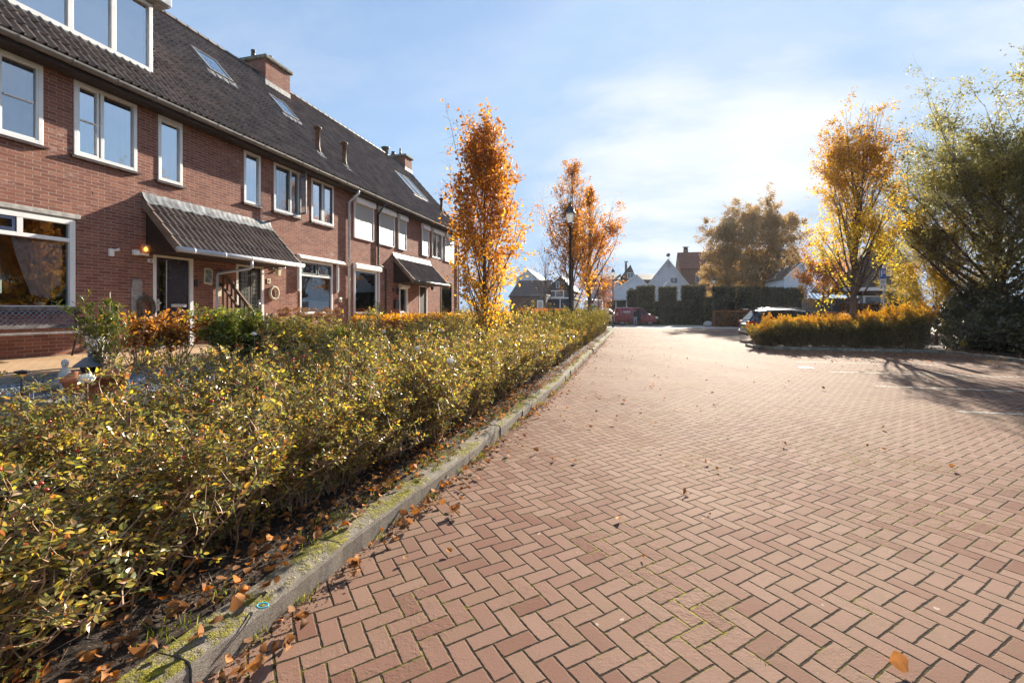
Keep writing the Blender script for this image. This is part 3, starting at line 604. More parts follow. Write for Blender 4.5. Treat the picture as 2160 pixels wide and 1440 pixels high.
# ------------------------------------------------------------------ the row of four terraced houses
DF = 9.94; XF = -DF; GZ = 0.80; EZ = 6.05; DE = 9.52; DR = 13.5; RZ = 10.42
RS = (RZ-EZ)/(DR-DE); RL = math.hypot(RZ-EZ, DR-DE); rc, rs_ = (DR-DE)/RL, (RZ-EZ)/RL
def roof_pt(s_, y, h=0.0):     # s_ metres up the slope from the eaves
    return (-DE-s_*rc+h*rs_*1.0, y, EZ+s_*rs_+h*rc)
def tile_slope(mb, y0, y1, fn, L, rib=0.1489, course=0.345, skip=None, mi=0, phase=0.0):
    nr = max(1, round((y1-y0)/rib)); ncs = max(1, round(L/course)); cl_ = L/ncs
    prof = [(0.0, 0.0), (0.56, 0.002), (0.66, 0.034), (0.78, 0.042), (0.90, 0.036), (0.98, 0.0)]
    yy = []; hh_ = []
    for r_ in range(nr):
        for u, h in prof: yy.append(y0+(r_+u)*(y1-y0)/nr); hh_.append(h)
    yy.append(y1); hh_.append(0.0); m_ = len(yy)
    jr = random.Random(int(y0*10)+7); jit = [[(jr.gauss(0, .005), jr.gauss(0, .0035)) for _ in range(m_//12+1)] for _ in range(ncs)]
    V = []; F = []; b = 0
    for c_ in range(ncs):
        off = (c_ % 2)*0.0
        for (s_, e_) in ((c_*cl_-0.03, 0.030), ((c_+1)*cl_, 0.004)):
            for q_, (y_, h) in enumerate(zip(yy, hh_)):
                jt = jit[c_][q_//12]; V.append(fn(s_+jt[0], y_, h+e_+jt[1]*(1 if s_ == c_*cl_-0.03 else .2)))
        # butt face
        for q_, (y_, h) in enumerate(zip(yy, hh_)): V.append(fn(c_*cl_-0.03+jit[c_][q_//12][0], y_, h-0.0))
        for k_ in range(m_-1):
            ym = (yy[k_]+yy[k_+1])/2; sm = (c_+0.5)*cl_
            if skip and skip(sm, ym): continue
            F.append((b+k_, b+k_+1, b+m_+k_+1, b+m_+k_)); F.append((b+2*m_+k_, b+2*m_+k_+1, b+k_+1, b+k_))
        b += 3*m_
    mb.add(V, F, mi, False)
def wall_with_holes(mb, x, y0, y1, z0, z1, holes, depth=0.12, mi=0, mir=0):
    """front wall in the plane X=x, openings (ya, yb, za, zb), with brick reveals going back"""
    Y = sorted({y0, y1, *[h[0] for h in holes], *[h[1] for h in holes]}); Z = sorted({z0, z1, *[h[2] for h in holes], *[h[3] for h in holes]})
    for a, b in zip(Y[:-1], Y[1:]):
        for c_, d_ in zip(Z[:-1], Z[1:]):
            ym, zm = (a+b)/2, (c_+d_)/2
            if any(h[0] < ym < h[1] and h[2] < zm < h[3] for h in holes): continue
            mb.add([(x, a, c_), (x, b, c_), (x, b, d_), (x, a, d_)], [(0, 1, 2, 3)], mi)
    for (a, b, c_, d_) in holes:
        for q in (((x, a, c_), (x, a, d_), (x-depth, a, d_), (x-depth, a, c_)), ((x, b, d_), (x, b, c_), (x-depth, b, c_), (x-depth, b, d_)),
                  ((x, a, d_), (x, b, d_), (x-depth, b, d_), (x-depth, a, d_)), ((x, b, c_), (x, a, c_), (x-depth, a, c_), (x-depth, b, c_))):
            mb.add(q, [(0, 1, 2, 3)], mir)
class House: pass
def window(house, ya, yb, za, zb, proud=0.02, fw=0.065, cols=(), rows=(), frame='white_paint', sash=None, behind='curtain', sill='sill', glassm='glass', label=None, sash_mat=None, back=0.10, sill_d=0.07):
    """cols/rows: fractions where mullions/transoms stand; sash: list of (c0,c1,r0,r1) fractions that have an inner sash frame"""
    x1 = XF+proud; x0 = XF-0.07; mb = MB()
    mb.box(x0, x1, ya, ya+fw, za, zb).box(x0, x1, yb-fw, yb, za, zb).box(x0, x1-.001, ya+fw, yb-fw, zb-fw, zb).box(x0, x1-.001, ya+fw, yb-fw, za, za+fw)
    W_, H_ = yb-ya, zb-za
    for c_ in cols: mb.box(x0+.01, x1-.004, ya+W_*c_-fw*.45, ya+W_*c_+fw*.45, za+fw, zb-fw)
    for r_ in rows: mb.box(x0+.012, x1-.006, ya+fw, yb-fw, za+H_*r_-fw*.4, za+H_*r_+fw*.4)
    wf = mb.build('window', M[frame], house, bevel=0.004)
    if label: props(wf, label)
    for (c0, c1, r0, r1) in (sash or ()):
        mb = MB(); a, b, c_, d_ = ya+W_*c0, ya+W_*c1, za+H_*r0, za+H_*r1; s_ = 0.04; q = fw*.8
        a += q; b -= q; c_ += q; d_ -= q; xs0, xs1 = x0+.02, x1-.010
        mb.box(xs0, xs1, a, a+s_, c_, d_).box(xs0, xs1, b-s_, b, c_, d_).box(xs0, xs1-.001, a+s_, b-s_, d_-s_, d_).box(xs0, xs1-.001, a+s_, b-s_, c_, c_+s_)
        mb.build('sash', M[sash_mat or frame], wf, bevel=0.003)
    xg = XF-0.03
    MB().add([(xg, ya+fw*.5, za+fw*.5), (xg, yb-fw*.5, za+fw*.5), (xg, yb-fw*.5, zb-fw*.5), (xg, ya+fw*.5, zb-fw*.5)], [(0, 1, 2, 3)]).build('pane', M[glassm], wf)
    if behind == 'curtain':
        n = max(12, int(W_/0.012)); V = []
        for k_ in range(n+1):
            y_ = ya+W_*k_/n; xx = XF-back-0.016*math.sin(y_*52+math.sin(y_*9)*2)
            V += [(xx, y_, za+.02), (xx, y_, zb-.02)]
        MB().add(V, [(2*k_, 2*k_+2, 2*k_+3, 2*k_+1) for k_ in range(n)], 0, True).build('curtain', M['curtain'], wf)
    elif behind in ('blind', 'interior', 'dark'):
        MB().add([(XF-back, ya, za), (XF-back, yb, za), (XF-back, yb, zb), (XF-back, ya, zb)], [(0, 1, 2, 3)]).build('blind' if behind == 'blind' else 'interior', M[behind], wf)
    if sill:
        MB().hexa([(XF-.02, ya-.06, za-.045), (XF+sill_d, ya-.06, za-.06), (XF-.02, yb+.06, za-.045), (XF+sill_d, yb+.06, za-.06),
                   (XF-.02, ya-.06, za-.002), (XF+sill_d, ya-.06, za-.025), (XF-.02, yb+.06, za-.002), (XF+sill_d, yb+.06, za-.025)]).build('window_sill', M[sill], wf)
    return wf
def shutter(house, ya, yb, za, zb, closed=1.0, boxh=0.20, proud=0.16, down_to=None):
    mb = MB(); zt = zb
    mb.prism([(XF+0.001, zt-boxh), (XF+proud, zt-boxh), (XF+proud, zt-.06), (XF+proud-.05, zt), (XF+0.001, zt)], 'y', ya-.02, yb+.02)
    s = mb.build('roller_shutter', M['white_paint'], house, bevel=0.006)
    z0 = zt-boxh-(zt-boxh-za)*closed
    if closed > 0.02: MB().add([(XF+.045, ya+.03, z0), (XF+.045, yb-.03, z0), (XF+.045, yb-.03, zt-boxh+.01), (XF+.045, ya+.03, zt-boxh+.01)], [(0, 1, 2, 3)]).build('slats', M['shutter'], s)
    MB().box(XF+.001, XF+.065, ya, ya+.035, za, zt-boxh).build('guide_rail', M['white_paint'], s)
    MB().box(XF+.001, XF+.065, yb-.035, yb, za, zt-boxh).build('guide_rail', M['white_paint'], s)
    if closed > 0.9: MB().box(XF+.002, XF+.06, ya+.036, yb-.036, za-.03, za+.02).build('bottom_bar', M['white_paint'], s)
    return s
def canopy(house, y0, y1, dout, z_top, z_low, gutter='pvc', cheeks=True):
    L = math.hypot(dout, z_top-z_low); cx, cz = dout/L, (z_top-z_low)/L
    fn = lambda s_, y, h: (XF+dout-s_*cx+h*cz, y, z_low+s_*cz+h*cx)
    mb = MB(); tile_slope(mb, y0, y1, fn, L); 
    # deck below the tiles and ribbed verge tiles at both ends
    mb.add([fn(0, y0+.02, -.03), fn(0, y1-.02, -.03), fn(L, y1-.02, -.03), fn(L, y0+.02, -.03)], [(3, 2, 1, 0)], 1)
    nc = max(1, round(L/.345))
    for yy_, sg in ((y0, -1), (y1, 1)):
        for k_ in range(nc):
            a, b = k_*L/nc-.04, (k_+1)*L/nc-.02
            A = fn(a, yy_, .06); B = fn(b, yy_, .035); A2 = fn(a, yy_, -.10); B2 = fn(b, yy_, -.10)
            ya, yb = yy_, yy_+sg*.045
            V = [(A2[0], ya, A2[2]), (A2[0], yb, A2[2]), (B2[0], ya, B2[2]), (B2[0], yb, B2[2]), (A[0], ya, A[2]), (A[0], yb, A[2]), (B[0], ya, B[2]), (B[0], yb, B[2])]
            mb.hexa(V, 0)
    c = mb.build('canopy', [M['tiles'], M['fascia']], house)
    if cheeks:
        for yy_ in (y0+.05, y1-.08):
            MB().prism([(XF+.002, z_low-.05), (XF+dout-.12, z_low-.05), (XF+.002, z_top-.13)], 'y', yy_, yy_+.03).build('cheek_board', M['wood_dark'], c)
    MB().box(XF+.002, XF+dout-.05, y0+.03, y1-.03, z_low-.075, z_low-.052).build('soffit', M['wood_dark'], c)
    MB().box(XF+.03, XF+.42, y1-.02, y1+.0, z_top-.3, z_top-.3) 
    # lead flashing dressed over the top course
    mb = MB(); n = int((y1-y0)/0.05); V = []
    for k_ in range(n+1):
        y_ = y0-.03+(y1-y0+.06)*k_/n; w1 = .02*math.sin(y_*42)
        q0 = fn(L-.16+.02*math.sin(y_*17), y_, .05+w1*.6); q1 = fn(L-.02, y_, .06+w1*.4)
        V += [q0, q1, (XF+.004, y_, z_top+.16+.006*math.sin(y_*23))]
    mb.add(V, [(3*k_+a, 3*k_+3+a, 3*k_+4+a, 3*k_+1+a) for k_ in range(n) for a in (0, 1)], 0, True); mb.build('lead_flashing', M['lead'], c)
    # half round gutter with collars
    xg, zg = XF+dout+.055, z_low-.03; mb = MB()
    mb.tube([(xg, y0-.10, zg), (xg, y1+.10, zg)], .056, 12)
    for k_ in range(5): y_ = y0+(y1-y0)*(k_+.3)/4.6; mb.tube([(xg, y_, zg), (xg, y_+.03, zg)], .062, 12)
    mb.build('gutter', M[gutter], c)
    return c, (xg, zg)
M['slate'] = simple('blue_slate_cladding', (0.035, 0.05, 0.085), 0.5, 0.25, 8)
M['wood_dark'] = simple('dark_stained_boards', (0.020, 0.009, 0.006), 0.7, 0.3, 8, 0.2)

HY = [3.61, 8.97, 14.33, 19.69, 25.05]
def front_holes(lst): return [(a+.005, b-.005, c_+.005, d_-.005) for a, b, c_, d_ in lst]
def yz(pxl, pxr, ptop, pbot):      # facade opening measured from the photograph: left/right x, top/bottom y at the left edge
    return FY(pxl, DF), FY(pxr, DF), FZ(pxl, pbot, DF), FZ(pxl, ptop, DF)
def base_house(k_, label, skiproof=None):
    y0, y1 = HY[k_], HY[k_+1]
    h = thing('terraced_house', (XF, (y0+y1)/2, GZ), label, 'house', 'red brick terraced houses in the row on the left')
    if k_ == 0: y0 = -1.8
    return h, y0, y1
def finish_house(h, y0, y1, holes, end=False, skip=None, first=False):
    mb = MB(); wall_with_holes(mb, XF, y0, y1, 0.55, EZ-.02, front_holes(holes))
    if end: MB().add([(XF, y1, .5), (-2*DR+DF, y1, .5), (-2*DR+DF, y1, EZ+.35), (-DR, y1, RZ-.05), (XF, y1, EZ+.35)], [(0, 1, 2, 3, 4)]).build('gable_wall', M['brick'], h)
    if first: MB().add([(XF, y0, .5), (-2*DR+DF, y0, .5), (-2*DR+DF, y0, EZ+.35), (-DR, y0, RZ-.05), (XF, y0, EZ+.35)], [(4, 3, 2, 1, 0)]).build('gable_wall', M['brick'], h)
    wl = mb.build('wall', M['brick'], h)
    MB().add([(-2*DR+DF, y0, .5), (-2*DR+DF, y1, .5), (-2*DR+DF, y1, EZ), (-2*DR+DF, y0, EZ)], [(3, 2, 1, 0)]).build('rear_wall', M['brick'], h)
    # small dark weep holes in the top course and over openings
    for q in np.arange(max(y0, 4.4)+.35, y1-.1, 0.9): MB().box(XF+.0005, XF+.0015, q, q+.012, EZ-.33, EZ-.27).build('weep_hole', M['dark'], wl)
    for q in np.arange(max(y0, 4.4)+.6, y1-.1, 1.32): MB().box(XF+.0005, XF+.0015, q, q+.012, 3.80, 3.86).build('weep_hole', M['dark'], wl)
    mb = MB(); tile_slope(mb, y0, y1, lambda s_, y, hh_: roof_pt(s_, y, hh_), RL, skip=skip)
    mb.add([roof_pt(0, y0, -.03), roof_pt(0, y1, -.03), roof_pt(1.0, y1, -.03), roof_pt(1.0, y0, -.03)], [(0, 1, 2, 3)], 1)
    # rear slope
    mb.add([(-DR, y0, RZ), (-DR, y1, RZ), (-2*DR+DE, y1, EZ), (-2*DR+DE, y0, EZ)], [(3, 2, 1, 0)])
    # ridge tiles
    n = round((y1-y0)/.35)
    for q in range(n):
        a, b = y0+q*(y1-y0)/n, y0+(q+1)*(y1-y0)/n+.02; r0, r1 = .13, .115
        V = [(-DR+r*math.cos(an)*1.0, yy_, RZ-.02+r*.9*math.sin(an)) for yy_, r in ((a, r0), (b, r1)) for an in np.linspace(0, math.pi, 7)]
        mb.add(V, [(j_, j_+7, j_+8, j_+1) for j_ in range(6)]+[tuple(range(7))], 0)
    if end:
        nc = 17
        for q in range(nc):
            a, b = q*RL/nc-.03, (q+1)*RL/nc
            A, B, A2, B2 = roof_pt(a, y1, .065), roof_pt(b, y1, .04), roof_pt(a, y1, -.14), roof_pt(b, y1, -.14)
            mb.hexa([(A2[0], y1, A2[2]), (A2[0], y1+.05, A2[2]), (B2[0], y1, B2[2]), (B2[0], y1+.05, B2[2]), (A[0], y1, A[2]), (A[0], y1+.05, A[2]), (B[0], y1, B[2]), (B[0], y1+.05, B[2])])
    rf = mb.build('roof', [M['tiles'], M['fascia']], h)
    # eaves: dark soffit box, then the gutter with brackets
    mb = MB(); mb.box(XF-.02, -DE-.06, y0+.001, y1-.001, EZ-.19, EZ-.155); mb.box(-DE-.06, -DE-.04, y0+.001, y1-.001, EZ-.21, EZ-.02)
    mb.build('eaves_board', M['fascia'], rf)
    xg, zg = -DE+.035, EZ-.075; mb = MB(); V = []; A_ = [math.pi*(1.0+q/8) for q in range(9)]
    prof = [(math.cos(a)*.078, math.sin(a)*.078) for a in A_]+[(.072, .006)]+[(math.cos(a)*.068, math.sin(a)*.068) for a in A_[::-1]]+[(-.078, .03)]
    mb.prism([(xg+a, zg+b) for a, b in prof], 'y', y0, y1)
    q = y0+.3
    while q < y1: mb.prism([(xg+a*1.08, zg+b*1.1-.002) for a, b in prof], 'y', q, q+.03); q += 0.72
    mb.build('gutter', M['zinc'], rf)
    return wl, rf
def skylight(rf, s0, s1, y0, y1):
    mb = MB(); hh_ = .10
    def bx(sa, sb, ya, yb, h0, h1):
        mb.hexa([roof_pt(sa, ya, h0), roof_pt(sa, yb, h0), roof_pt(sb, ya, h0), roof_pt(sb, yb, h0), roof_pt(sa, ya, h1), roof_pt(sa, yb, h1), roof_pt(sb, ya, h1), roof_pt(sb, yb, h1)])
    w_ = .06; bx(s0, s1, y0, y0+w_, 0, hh_); bx(s0, s1, y1-w_, y1, 0, hh_); bx(s0, s0+w_, y0+w_, y1-w_, 0, hh_-.001); bx(s1-w_, s1, y0+w_, y1-w_, 0, hh_-.001)
    s = mb.build('skylight', M['zinc'], rf)
    MB().add([roof_pt(s0+.04, y0+.04, .085), roof_pt(s0+.04, y1-.04, .085), roof_pt(s1-.04, y1-.04, .085), roof_pt(s1-.04, y0+.04, .085)], [(0, 1, 2, 3)]).build('pane', M['glass_sky'], s)
    MB().add([roof_pt(s0+.04, y0+.04, .045), roof_pt(s0+.04, y1-.04, .045), roof_pt(s1-.04, y1-.04, .045), roof_pt(s1-.04, y0+.04, .045)], [(0, 1, 2, 3)]).build('blind', M['curtain'], s)
    n = 14; V = []
    for q in range(n+1):
        y_ = y0-.1+(y1-y0+.2)*q/n; V += [roof_pt(s0-.22, y_, .045+.02*math.sin(q*1.9)), roof_pt(s0+.01, y_, .07)]
    MB().add(V, [(2*q, 2*q+2, 2*q+3, 2*q+1) for q in range(n)]).build('lead_flashing', M['zinc'], s)
def chimney(parent, y0, y1, x0, x1, ztop, pots):
    mb = MB(); mb.box(x0, x1, y0, y1, 8.2, ztop); c = mb.build('chimney', M['brick'], parent)
    MB().box(x0-.09, x1+.09, y0-.09, y1+.09, ztop, ztop+.13).build('cap_slab', M['concrete_old'], c, bevel=.03)
    # stepped lead at the foot
    mb = MB(); zr = lambda x: RZ-abs(-DR-x)*RS
    for yy_, sg in ((y0, -1),):
        st = 4
        for q in range(st):
            xa = x1+(-DR-x1)*q/st; xb = x1+(-DR-x1)*(q+1)/st
            mb.box(xb, xa, yy_-.012, yy_-.001, zr(xa)-.3, zr(xb)+.10)
    mb.box(x1+.001, x1+.012, y0-.02, y1+.02, zr(x1)-.2, zr(x1)+.22); mb.build('lead_flashing', M['lead'], c)
    for (fx_, fy_, hh_, r_) in pots:
        cx_, cy_ = x0+(x1-x0)*fx_, y0+(y1-y0)*fy_
        mb = MB(); mb.lathe((cx_, cy_, ztop+.13), [(r_*.9, 0), (r_*.85, hh_*.35), (r_*1.25, hh_*.38), (r_*1.25, hh_*.44), (r_*1.0, hh_*.46), (r_*.8, hh_*.85), (r_*1.0, hh_*.87), (r_*.9, hh_)], 12); mb.build('chimney_pot', M['pvc_dark'], c)
def vent_pipe(parent, s_, y, hgt, r_=.075):
    b = roof_pt(s_, y, -.05); mb = MB()
    mb.lathe(b, [(r_*1.5, 0), (r_*1.25, .18), (r_, .26), (r_, hgt), (r_*1.75, hgt), (r_*1.75, hgt+.05), (r_*1.1, hgt+.10), (.0, hgt+.10)], 12)
    mb.build('vent_pipe', M['wood_brown'], parent)
    mb = MB(); A = [roof_pt(s_-.28, y-.16, .05), roof_pt(s_-.28, y+.16, .05), roof_pt(s_+.12, y+.16, .055), roof_pt(s_+.12, y-.16, .055)]
    mb.add(A, [(0, 1, 2, 3)]).build('lead_flashing', M['lead'], parent)
def downpipe(parent, pts, r_, mat, clips=True):
    mb = MB(); mb.tube(pts, r_, 12)
    if clips:
        for a, b in zip(pts[:-1], pts[1:]):
            if abs(a[2]-b[2]) > 1:
                z_ = min(a[2], b[2])+.3
                while z_ < max(a[2], b[2])-.1: mb.tube([(a[0], a[1], z_), (a[0], a[1], z_+.035)], r_*1.12, 12); z_ += 1.6
    return mb.build('downpipe', M[mat], parent)
def text_mesh(txt, size, loc, rot, mat, parent, name='lettering', ext=0.002):
    cu = bpy.data.curves.new(name, 'FONT'); cu.body = txt; cu.size = size; cu.extrude = ext; cu.align_x = 'CENTER'; cu.align_y = 'CENTER'
    ob = bpy.data.objects.new(name, cu); C.objects.link(ob)
    dg = bpy.context.evaluated_depsgraph_get(); me = bpy.data.meshes.new_from_object(ob.evaluated_get(dg))
    me.transform(Matrix.Translation(Vector(loc)-(ORG.get(parent.name, Vector((0, 0, 0))) if parent else Vector((0, 0, 0)))) @ rot.to_matrix().to_4x4())
    bpy.data.objects.remove(ob); me.materials.clear(); me.materials.append(M[mat])
    o = bpy.data.objects.new(name, me); C.objects.link(o); o.parent = parent; return o
from mathutils import Euler
ROT_FAC = Euler((R(90), 0, R(90)))       # lettering on the facade, read from the street
def door(house, ya, yb, za, zb, style, frame='white_paint'):
    x1 = XF-.03; x0 = XF-.12; fw = .07; mb = MB()
    mb.box(x0, XF+.012, ya, ya+fw, za, zb).box(x0, XF+.012, yb-fw*1.2, yb, za, zb).box(x0, XF+.011, ya+fw, yb-fw*1.2, zb-fw, zb)
    mb.box(x0, XF+.04, ya, yb, za-.03, za+.025)
    fr = mb.build('door_frame', M[frame], house, bevel=.004)
    a, b, t_ = ya+fw, yb-fw*1.2, zb-fw
    mb = MB(); mb.box(x0, x1, a, b, za+.025, t_)
    W_ = b-a
    dm = 'dark_door' if style == 'a' else 'fascia'
    if style == 'a':
        mb.box(x1, x1+.012, a+W_*.36, b-.03, za+.07, t_-.05)
    dr = mb.build('door', M[dm], fr, bevel=.004)
    return fr, dr, (a, b, t_, x1)

# ---- house A (nearest)
hA, y0, y1 = base_house(0, 'nearest red brick house with a roof dormer, carved bench outside and dark purple door')
ya2, yb2, za2, zb2 = yz(155, 288, 147, 326); zb2 = min(zb2, EZ-.20)
wA = [(FY(-13, DF), FY(90, DF), FZ(-13, 290, DF), FZ(90, 113, DF)), (ya2, yb2, za2, zb2), yz(333, 384, 224, 379)]
wA[0] = (wA[0][0], wA[0][1], za2, zb2); wA[2] = (wA[2][0], wA[2][1], wA[2][2], zb2)
g1 = (FY(-330, DF), FY(157, DF), FZ(157, 655, DF), FZ(157, 466, DF)); dA = (7.45, 8.37, GZ, 2.83)
skipA = lambda s_, y: (1.02 < s_ < 3.9) and y < 7.62
wlA, rfA = finish_house(hA, y0, y1, wA+[g1, dA], skip=skipA, first=True)
window(hA, *wA[0], cols=(), rows=(), sash=[(0, 1, 0, 1)], glassm='glass_mid')
MB().box(XF-.028, XF-.002, wA[0][0]+.12, wA[0][1]-.12, (za2+zb2)/2-.012, (za2+zb2)/2+.012).build('glazing_bar', M['white_paint'], hA)
window(hA, *wA[1], cols=(.42,), sash=[(0, .42, 0, 1)], glassm='glass_sky')
MB().box(XF-.028, XF-.002, ya2+.1, ya2+(yb2-ya2)*.40, (za2+zb2)/2-.012, (za2+zb2)/2+.012).build('glazing_bar', M['white_paint'], hA)
window(hA, *wA[2], rows=(.93,), glassm='glass_sky')
# big living room window with a fanlight row
gw = window(hA, *g1, proud=.03, fw=.085, cols=(), rows=(.775,), behind=None, sill='sill', glassm='glass', sill_d=.12)
Wg = g1[1]-g1[0]; zt = g1[2]+(g1[3]-g1[2])*.775
yc = FY(40, DF)
MB().box(XF-.06, XF+.025, yc-.04, yc+.04, zt+.03, g1[3]-.07).build('mullion', M['white_paint'], gw)
mb = MB(); a, b = FY(-75, DF), yc-.045; mb.box(XF-.05, XF+.02, a, b, zt+.04, zt+.10).box(XF-.05, XF+.02, a, b, g1[3]-.14, g1[3]-.085).box(XF-.05, XF+.021, b-.055, b, zt+.1, g1[3]-.14)
mb.build('sash', M['navy'], gw)
MB().box(XF-.001, XF+.035, g1[0]-.1, g1[1]+.08, g1[3]+.035, g1[3]+.115).build('lintel', M['concrete'], hA, bevel=.006)
MB().box(XF-.001, XF+.03, g1[0]-.05, g1[1]+.03, g1[3]+.002, g1[3]+.034).build('flashing_strip', M['fascia'], hA)
# room behind it
mb = MB(); xr = XF-3.2
mb.add([(XF-.12, g1[0]-.5, .9), (xr, g1[0]-.5, .9), (xr, g1[1]+.6, .9), (XF-.12, g1[1]+.6, .9)], [(0, 1, 2, 3)])
mb.add([(xr, g1[0]-.5, .9), (xr, g1[1]+.6, .9), (xr, g1[1]+.6, 3.6), (xr, g1[0]-.5, 3.6)], [(0, 1, 2, 3)])
mb.add([(XF-.12, g1[1]+.6, .9), (xr, g1[1]+.6, .9), (xr, g1[1]+.6, 3.6), (XF-.12, g1[1]+.6, 3.6)], [(0, 1, 2, 3)])
mb.add([(XF-.12, g1[0]-.5, 3.5), (xr, g1[0]-.5, 3.5), (xr, g1[1]+.6, 3.5), (XF-.12, g1[1]+.6, 3.5)], [(0, 1, 2, 3)])
mb.add([(XF-.12, g1[0]-.5, .9), (xr, g1[0]-.5, .9), (xr, g1[0]-.5, 3.6), (XF-.12, g1[0]-.5, 3.6)], [(0, 1, 2, 3)])
mb.build('room', M['interior'], hA)
for pa_, pb_, pt_, pq_ in ((3, 11, 591, 618), (16, 28, 582, 605), (36, 44, 591, 618)):
    a_, b_ = FY(pa_, 13.1), FY(pb_, 13.1); z0_, z1_ = FZ(pa_, pq_, 13.1), FZ(pa_, pt_, 13.1)
    MB().prism([(a_, z0_), (b_, z0_), (b_, z1_), ((a_+b_)/2, z1_+.12), (a_, z1_)], 'x', xr+.01, xr+.03).build('rear_window', M['rear_light'], hA)
MB().box(XF-.35, XF-.09, g1[0], g1[1], g1[2]+.02, g1[2]+.06).build('inner_sill', M['white_paint'], gw)
# swag net curtain drawn to the right
V = []; nn = 26; mm = 12
ye = g1[1]-.1
for i_ in range(nn+1):
    f = i_/nn; zz = zt-.02-(zt-g1[2]-.30)*f; yl = FY(38, DF)+(ye-.42-FY(38, DF))*(f**1.25)
    for j_ in range(mm+1):
        q = j_/mm; y_ = yl+(ye-yl)*q; V.append((XF-.17-.02*math.sin(q*17+f*2), y_, zz-.06*math.sin(q*3.1)*f))
MB().add(V, [(a*(mm+1)+b, (a+1)*(mm+1)+b, (a+1)*(mm+1)+b+1, a*(mm+1)+b+1) for a in range(nn) for b in range(mm)], 0, True).build('net_curtain', None, gw)
m_, t, out = newmat('sheer_net')
b_ = t.node('ShaderNodeBsdfPrincipled', inp={'Base Color': (0.80, 0.80, 0.84, 1), 'Roughness': 0.9})
al = t.smooth(t.noise(objc(t), 14, 4, 0.6), 0.3, 0.75, 0.55, 0.9)
t.l.new(t.node('ShaderNodeMixShader', inp={0: al, 1: t.node('ShaderNodeBsdfTransparent').outputs[0], 2: b_.outputs[0]}).outputs[0], out.inputs[0])
M['net'] = m_
for ch in gw.children:
    if ch.name.startswith('net_curtain'): ch.data.materials.clear(); ch.data.materials.append(m_)
frA, drA, (a, b, t_, xd) = door(hA, *dA, 'a')
mb = MB(); q = a+(b-a)*.10; q2 = a+(b-a)*.30; mb.box(xd+.001, xd+.006, q, q2, GZ+.12, t_-.07); mb.build('door_glass', M['glass_dark'], drA)
MB().box(xd+.004, xd+.014, q2, q2+.018, GZ+.12, t_-.05).build('trim', M['steel'], drA)
MB().box(xd+.012, xd+.03, a+(b-a)*.44, b-.08, GZ+.88, GZ+.95).build('letterbox', M['steel'], drA, bevel=.004)
mb = MB(); mb.tube([(xd, a+.06, GZ+.97), (xd+.05, a+.06, GZ+.97)], .016, 10).lathe((xd+.05, a+.06, GZ+.94), [(.0, 0), (.034, .02), (.034, .04), (0, .06)], 12); mb.box(xd, xd+.012, a+.03, a+.085, GZ+.80, GZ+1.05); mb.build('door_knob', M['steel'], drA)
cA, (xg, zg) = canopy(hA, 7.25, 10.68, 1.0, 3.93, 2.88)
o = cA; props(o, 'tiled lean-to canopy shared over the two front doors')
# house number plaque 6
pq = FY(317, DF); MB().box(XF+.001, XF+.014, pq-.06, pq+.06, FZ(317, 554, DF), FZ(317, 546, DF)).build('number_plaque', M['white_paint'], hA)
text_mesh('6', .085, (XF+.015, pq+.005, FZ(317, 550, DF)), ROT_FAC, 'black_plastic', hA, 'number')
MB().box(XF+.001, XF+.03, 8.39, 8.47, FZ(405, 603, DF), FZ(405, 590, DF)).build('doorbell', M['black_plastic'], hA, bevel=.006)
# dormer
yd1 = 7.60; dd = 10.18; zb_ = EZ+(dd-DE)*RS; zt_ = 8.28
mb = MB()
mb.prism([(-dd, zb_-.02), (-DE-(zt_-EZ)/RS, zt_), (-dd, zt_)], 'y', yd1-.05, yd1)     # cheek
dm = mb.build('dormer', M['slate'], hA)
mb = MB()
for q in range(11):
    z_ = zb_+.08+q*.14; xr_ = -DE-(z_-EZ)/RS
    if z_ > zt_-.05: break
    mb.box(max(xr_, -12.6)+.02, -dd-.002, yd1+.001, yd1+.012, z_-.062, z_+.06)
mb.build('cladding', M['slate'], dm)
mb = MB(); xq0, xq1 = -dd-.05, -dd+.03; f_ = .075; yl = -1.8
mb.box(xq0, xq1, yl, yd1-.002, zb_, zb_+f_*1.3).box(xq0, xq1, yl, yd1-.002, zt_-f_, zt_).box(xq0, xq1+.001, yd1-f_, yd1+.002, zb_, zt_)
zsc = lambda px_: FY(px_, dd)
for px_ in (147, 238): c_ = zsc(px_); mb.box(xq0, xq1-.001, c_-.045, c_+.045, zb_+f_*1.3, zt_-f_)
mb.build('dormer_window', M['white_paint'], dm, bevel=.004)
MB().add([(-dd-.02, yl, zb_+.05), (-dd-.02, yd1-.04, zb_+.05), (-dd-.02, yd1-.04, zt_-.05), (-dd-.02, yl, zt_-.05)], [(0, 1, 2, 3)]).build('pane', M['glass_sky'], dm)
MB().add([(-dd-.16, yl, zb_-.1), (-dd-.16, yd1-.06, zb_-.1), (-dd-.16, yd1-.06, zt_), (-dd-.16, yl, zt_)], [(0, 1, 2, 3)]).build('curtain', M['curtain'], dm)
MB().box(-DR-.2, -dd+.25, yl, yd1+.22, zt_+.02, zt_+.05).build('dormer_soffit', M['wood_grey'], dm)
MB().box(-DR-.2, -dd+.27, yl, yd1+.24, zt_+.05, zt_+.30).build('dormer_fascia', M['pvc'], dm, bevel=.01)
MB().box(-dd-.4, -dd+.06, yl, yd1+.01, zb_-.09, zb_-.002).build('lead_flashing', M['lead'], dm)
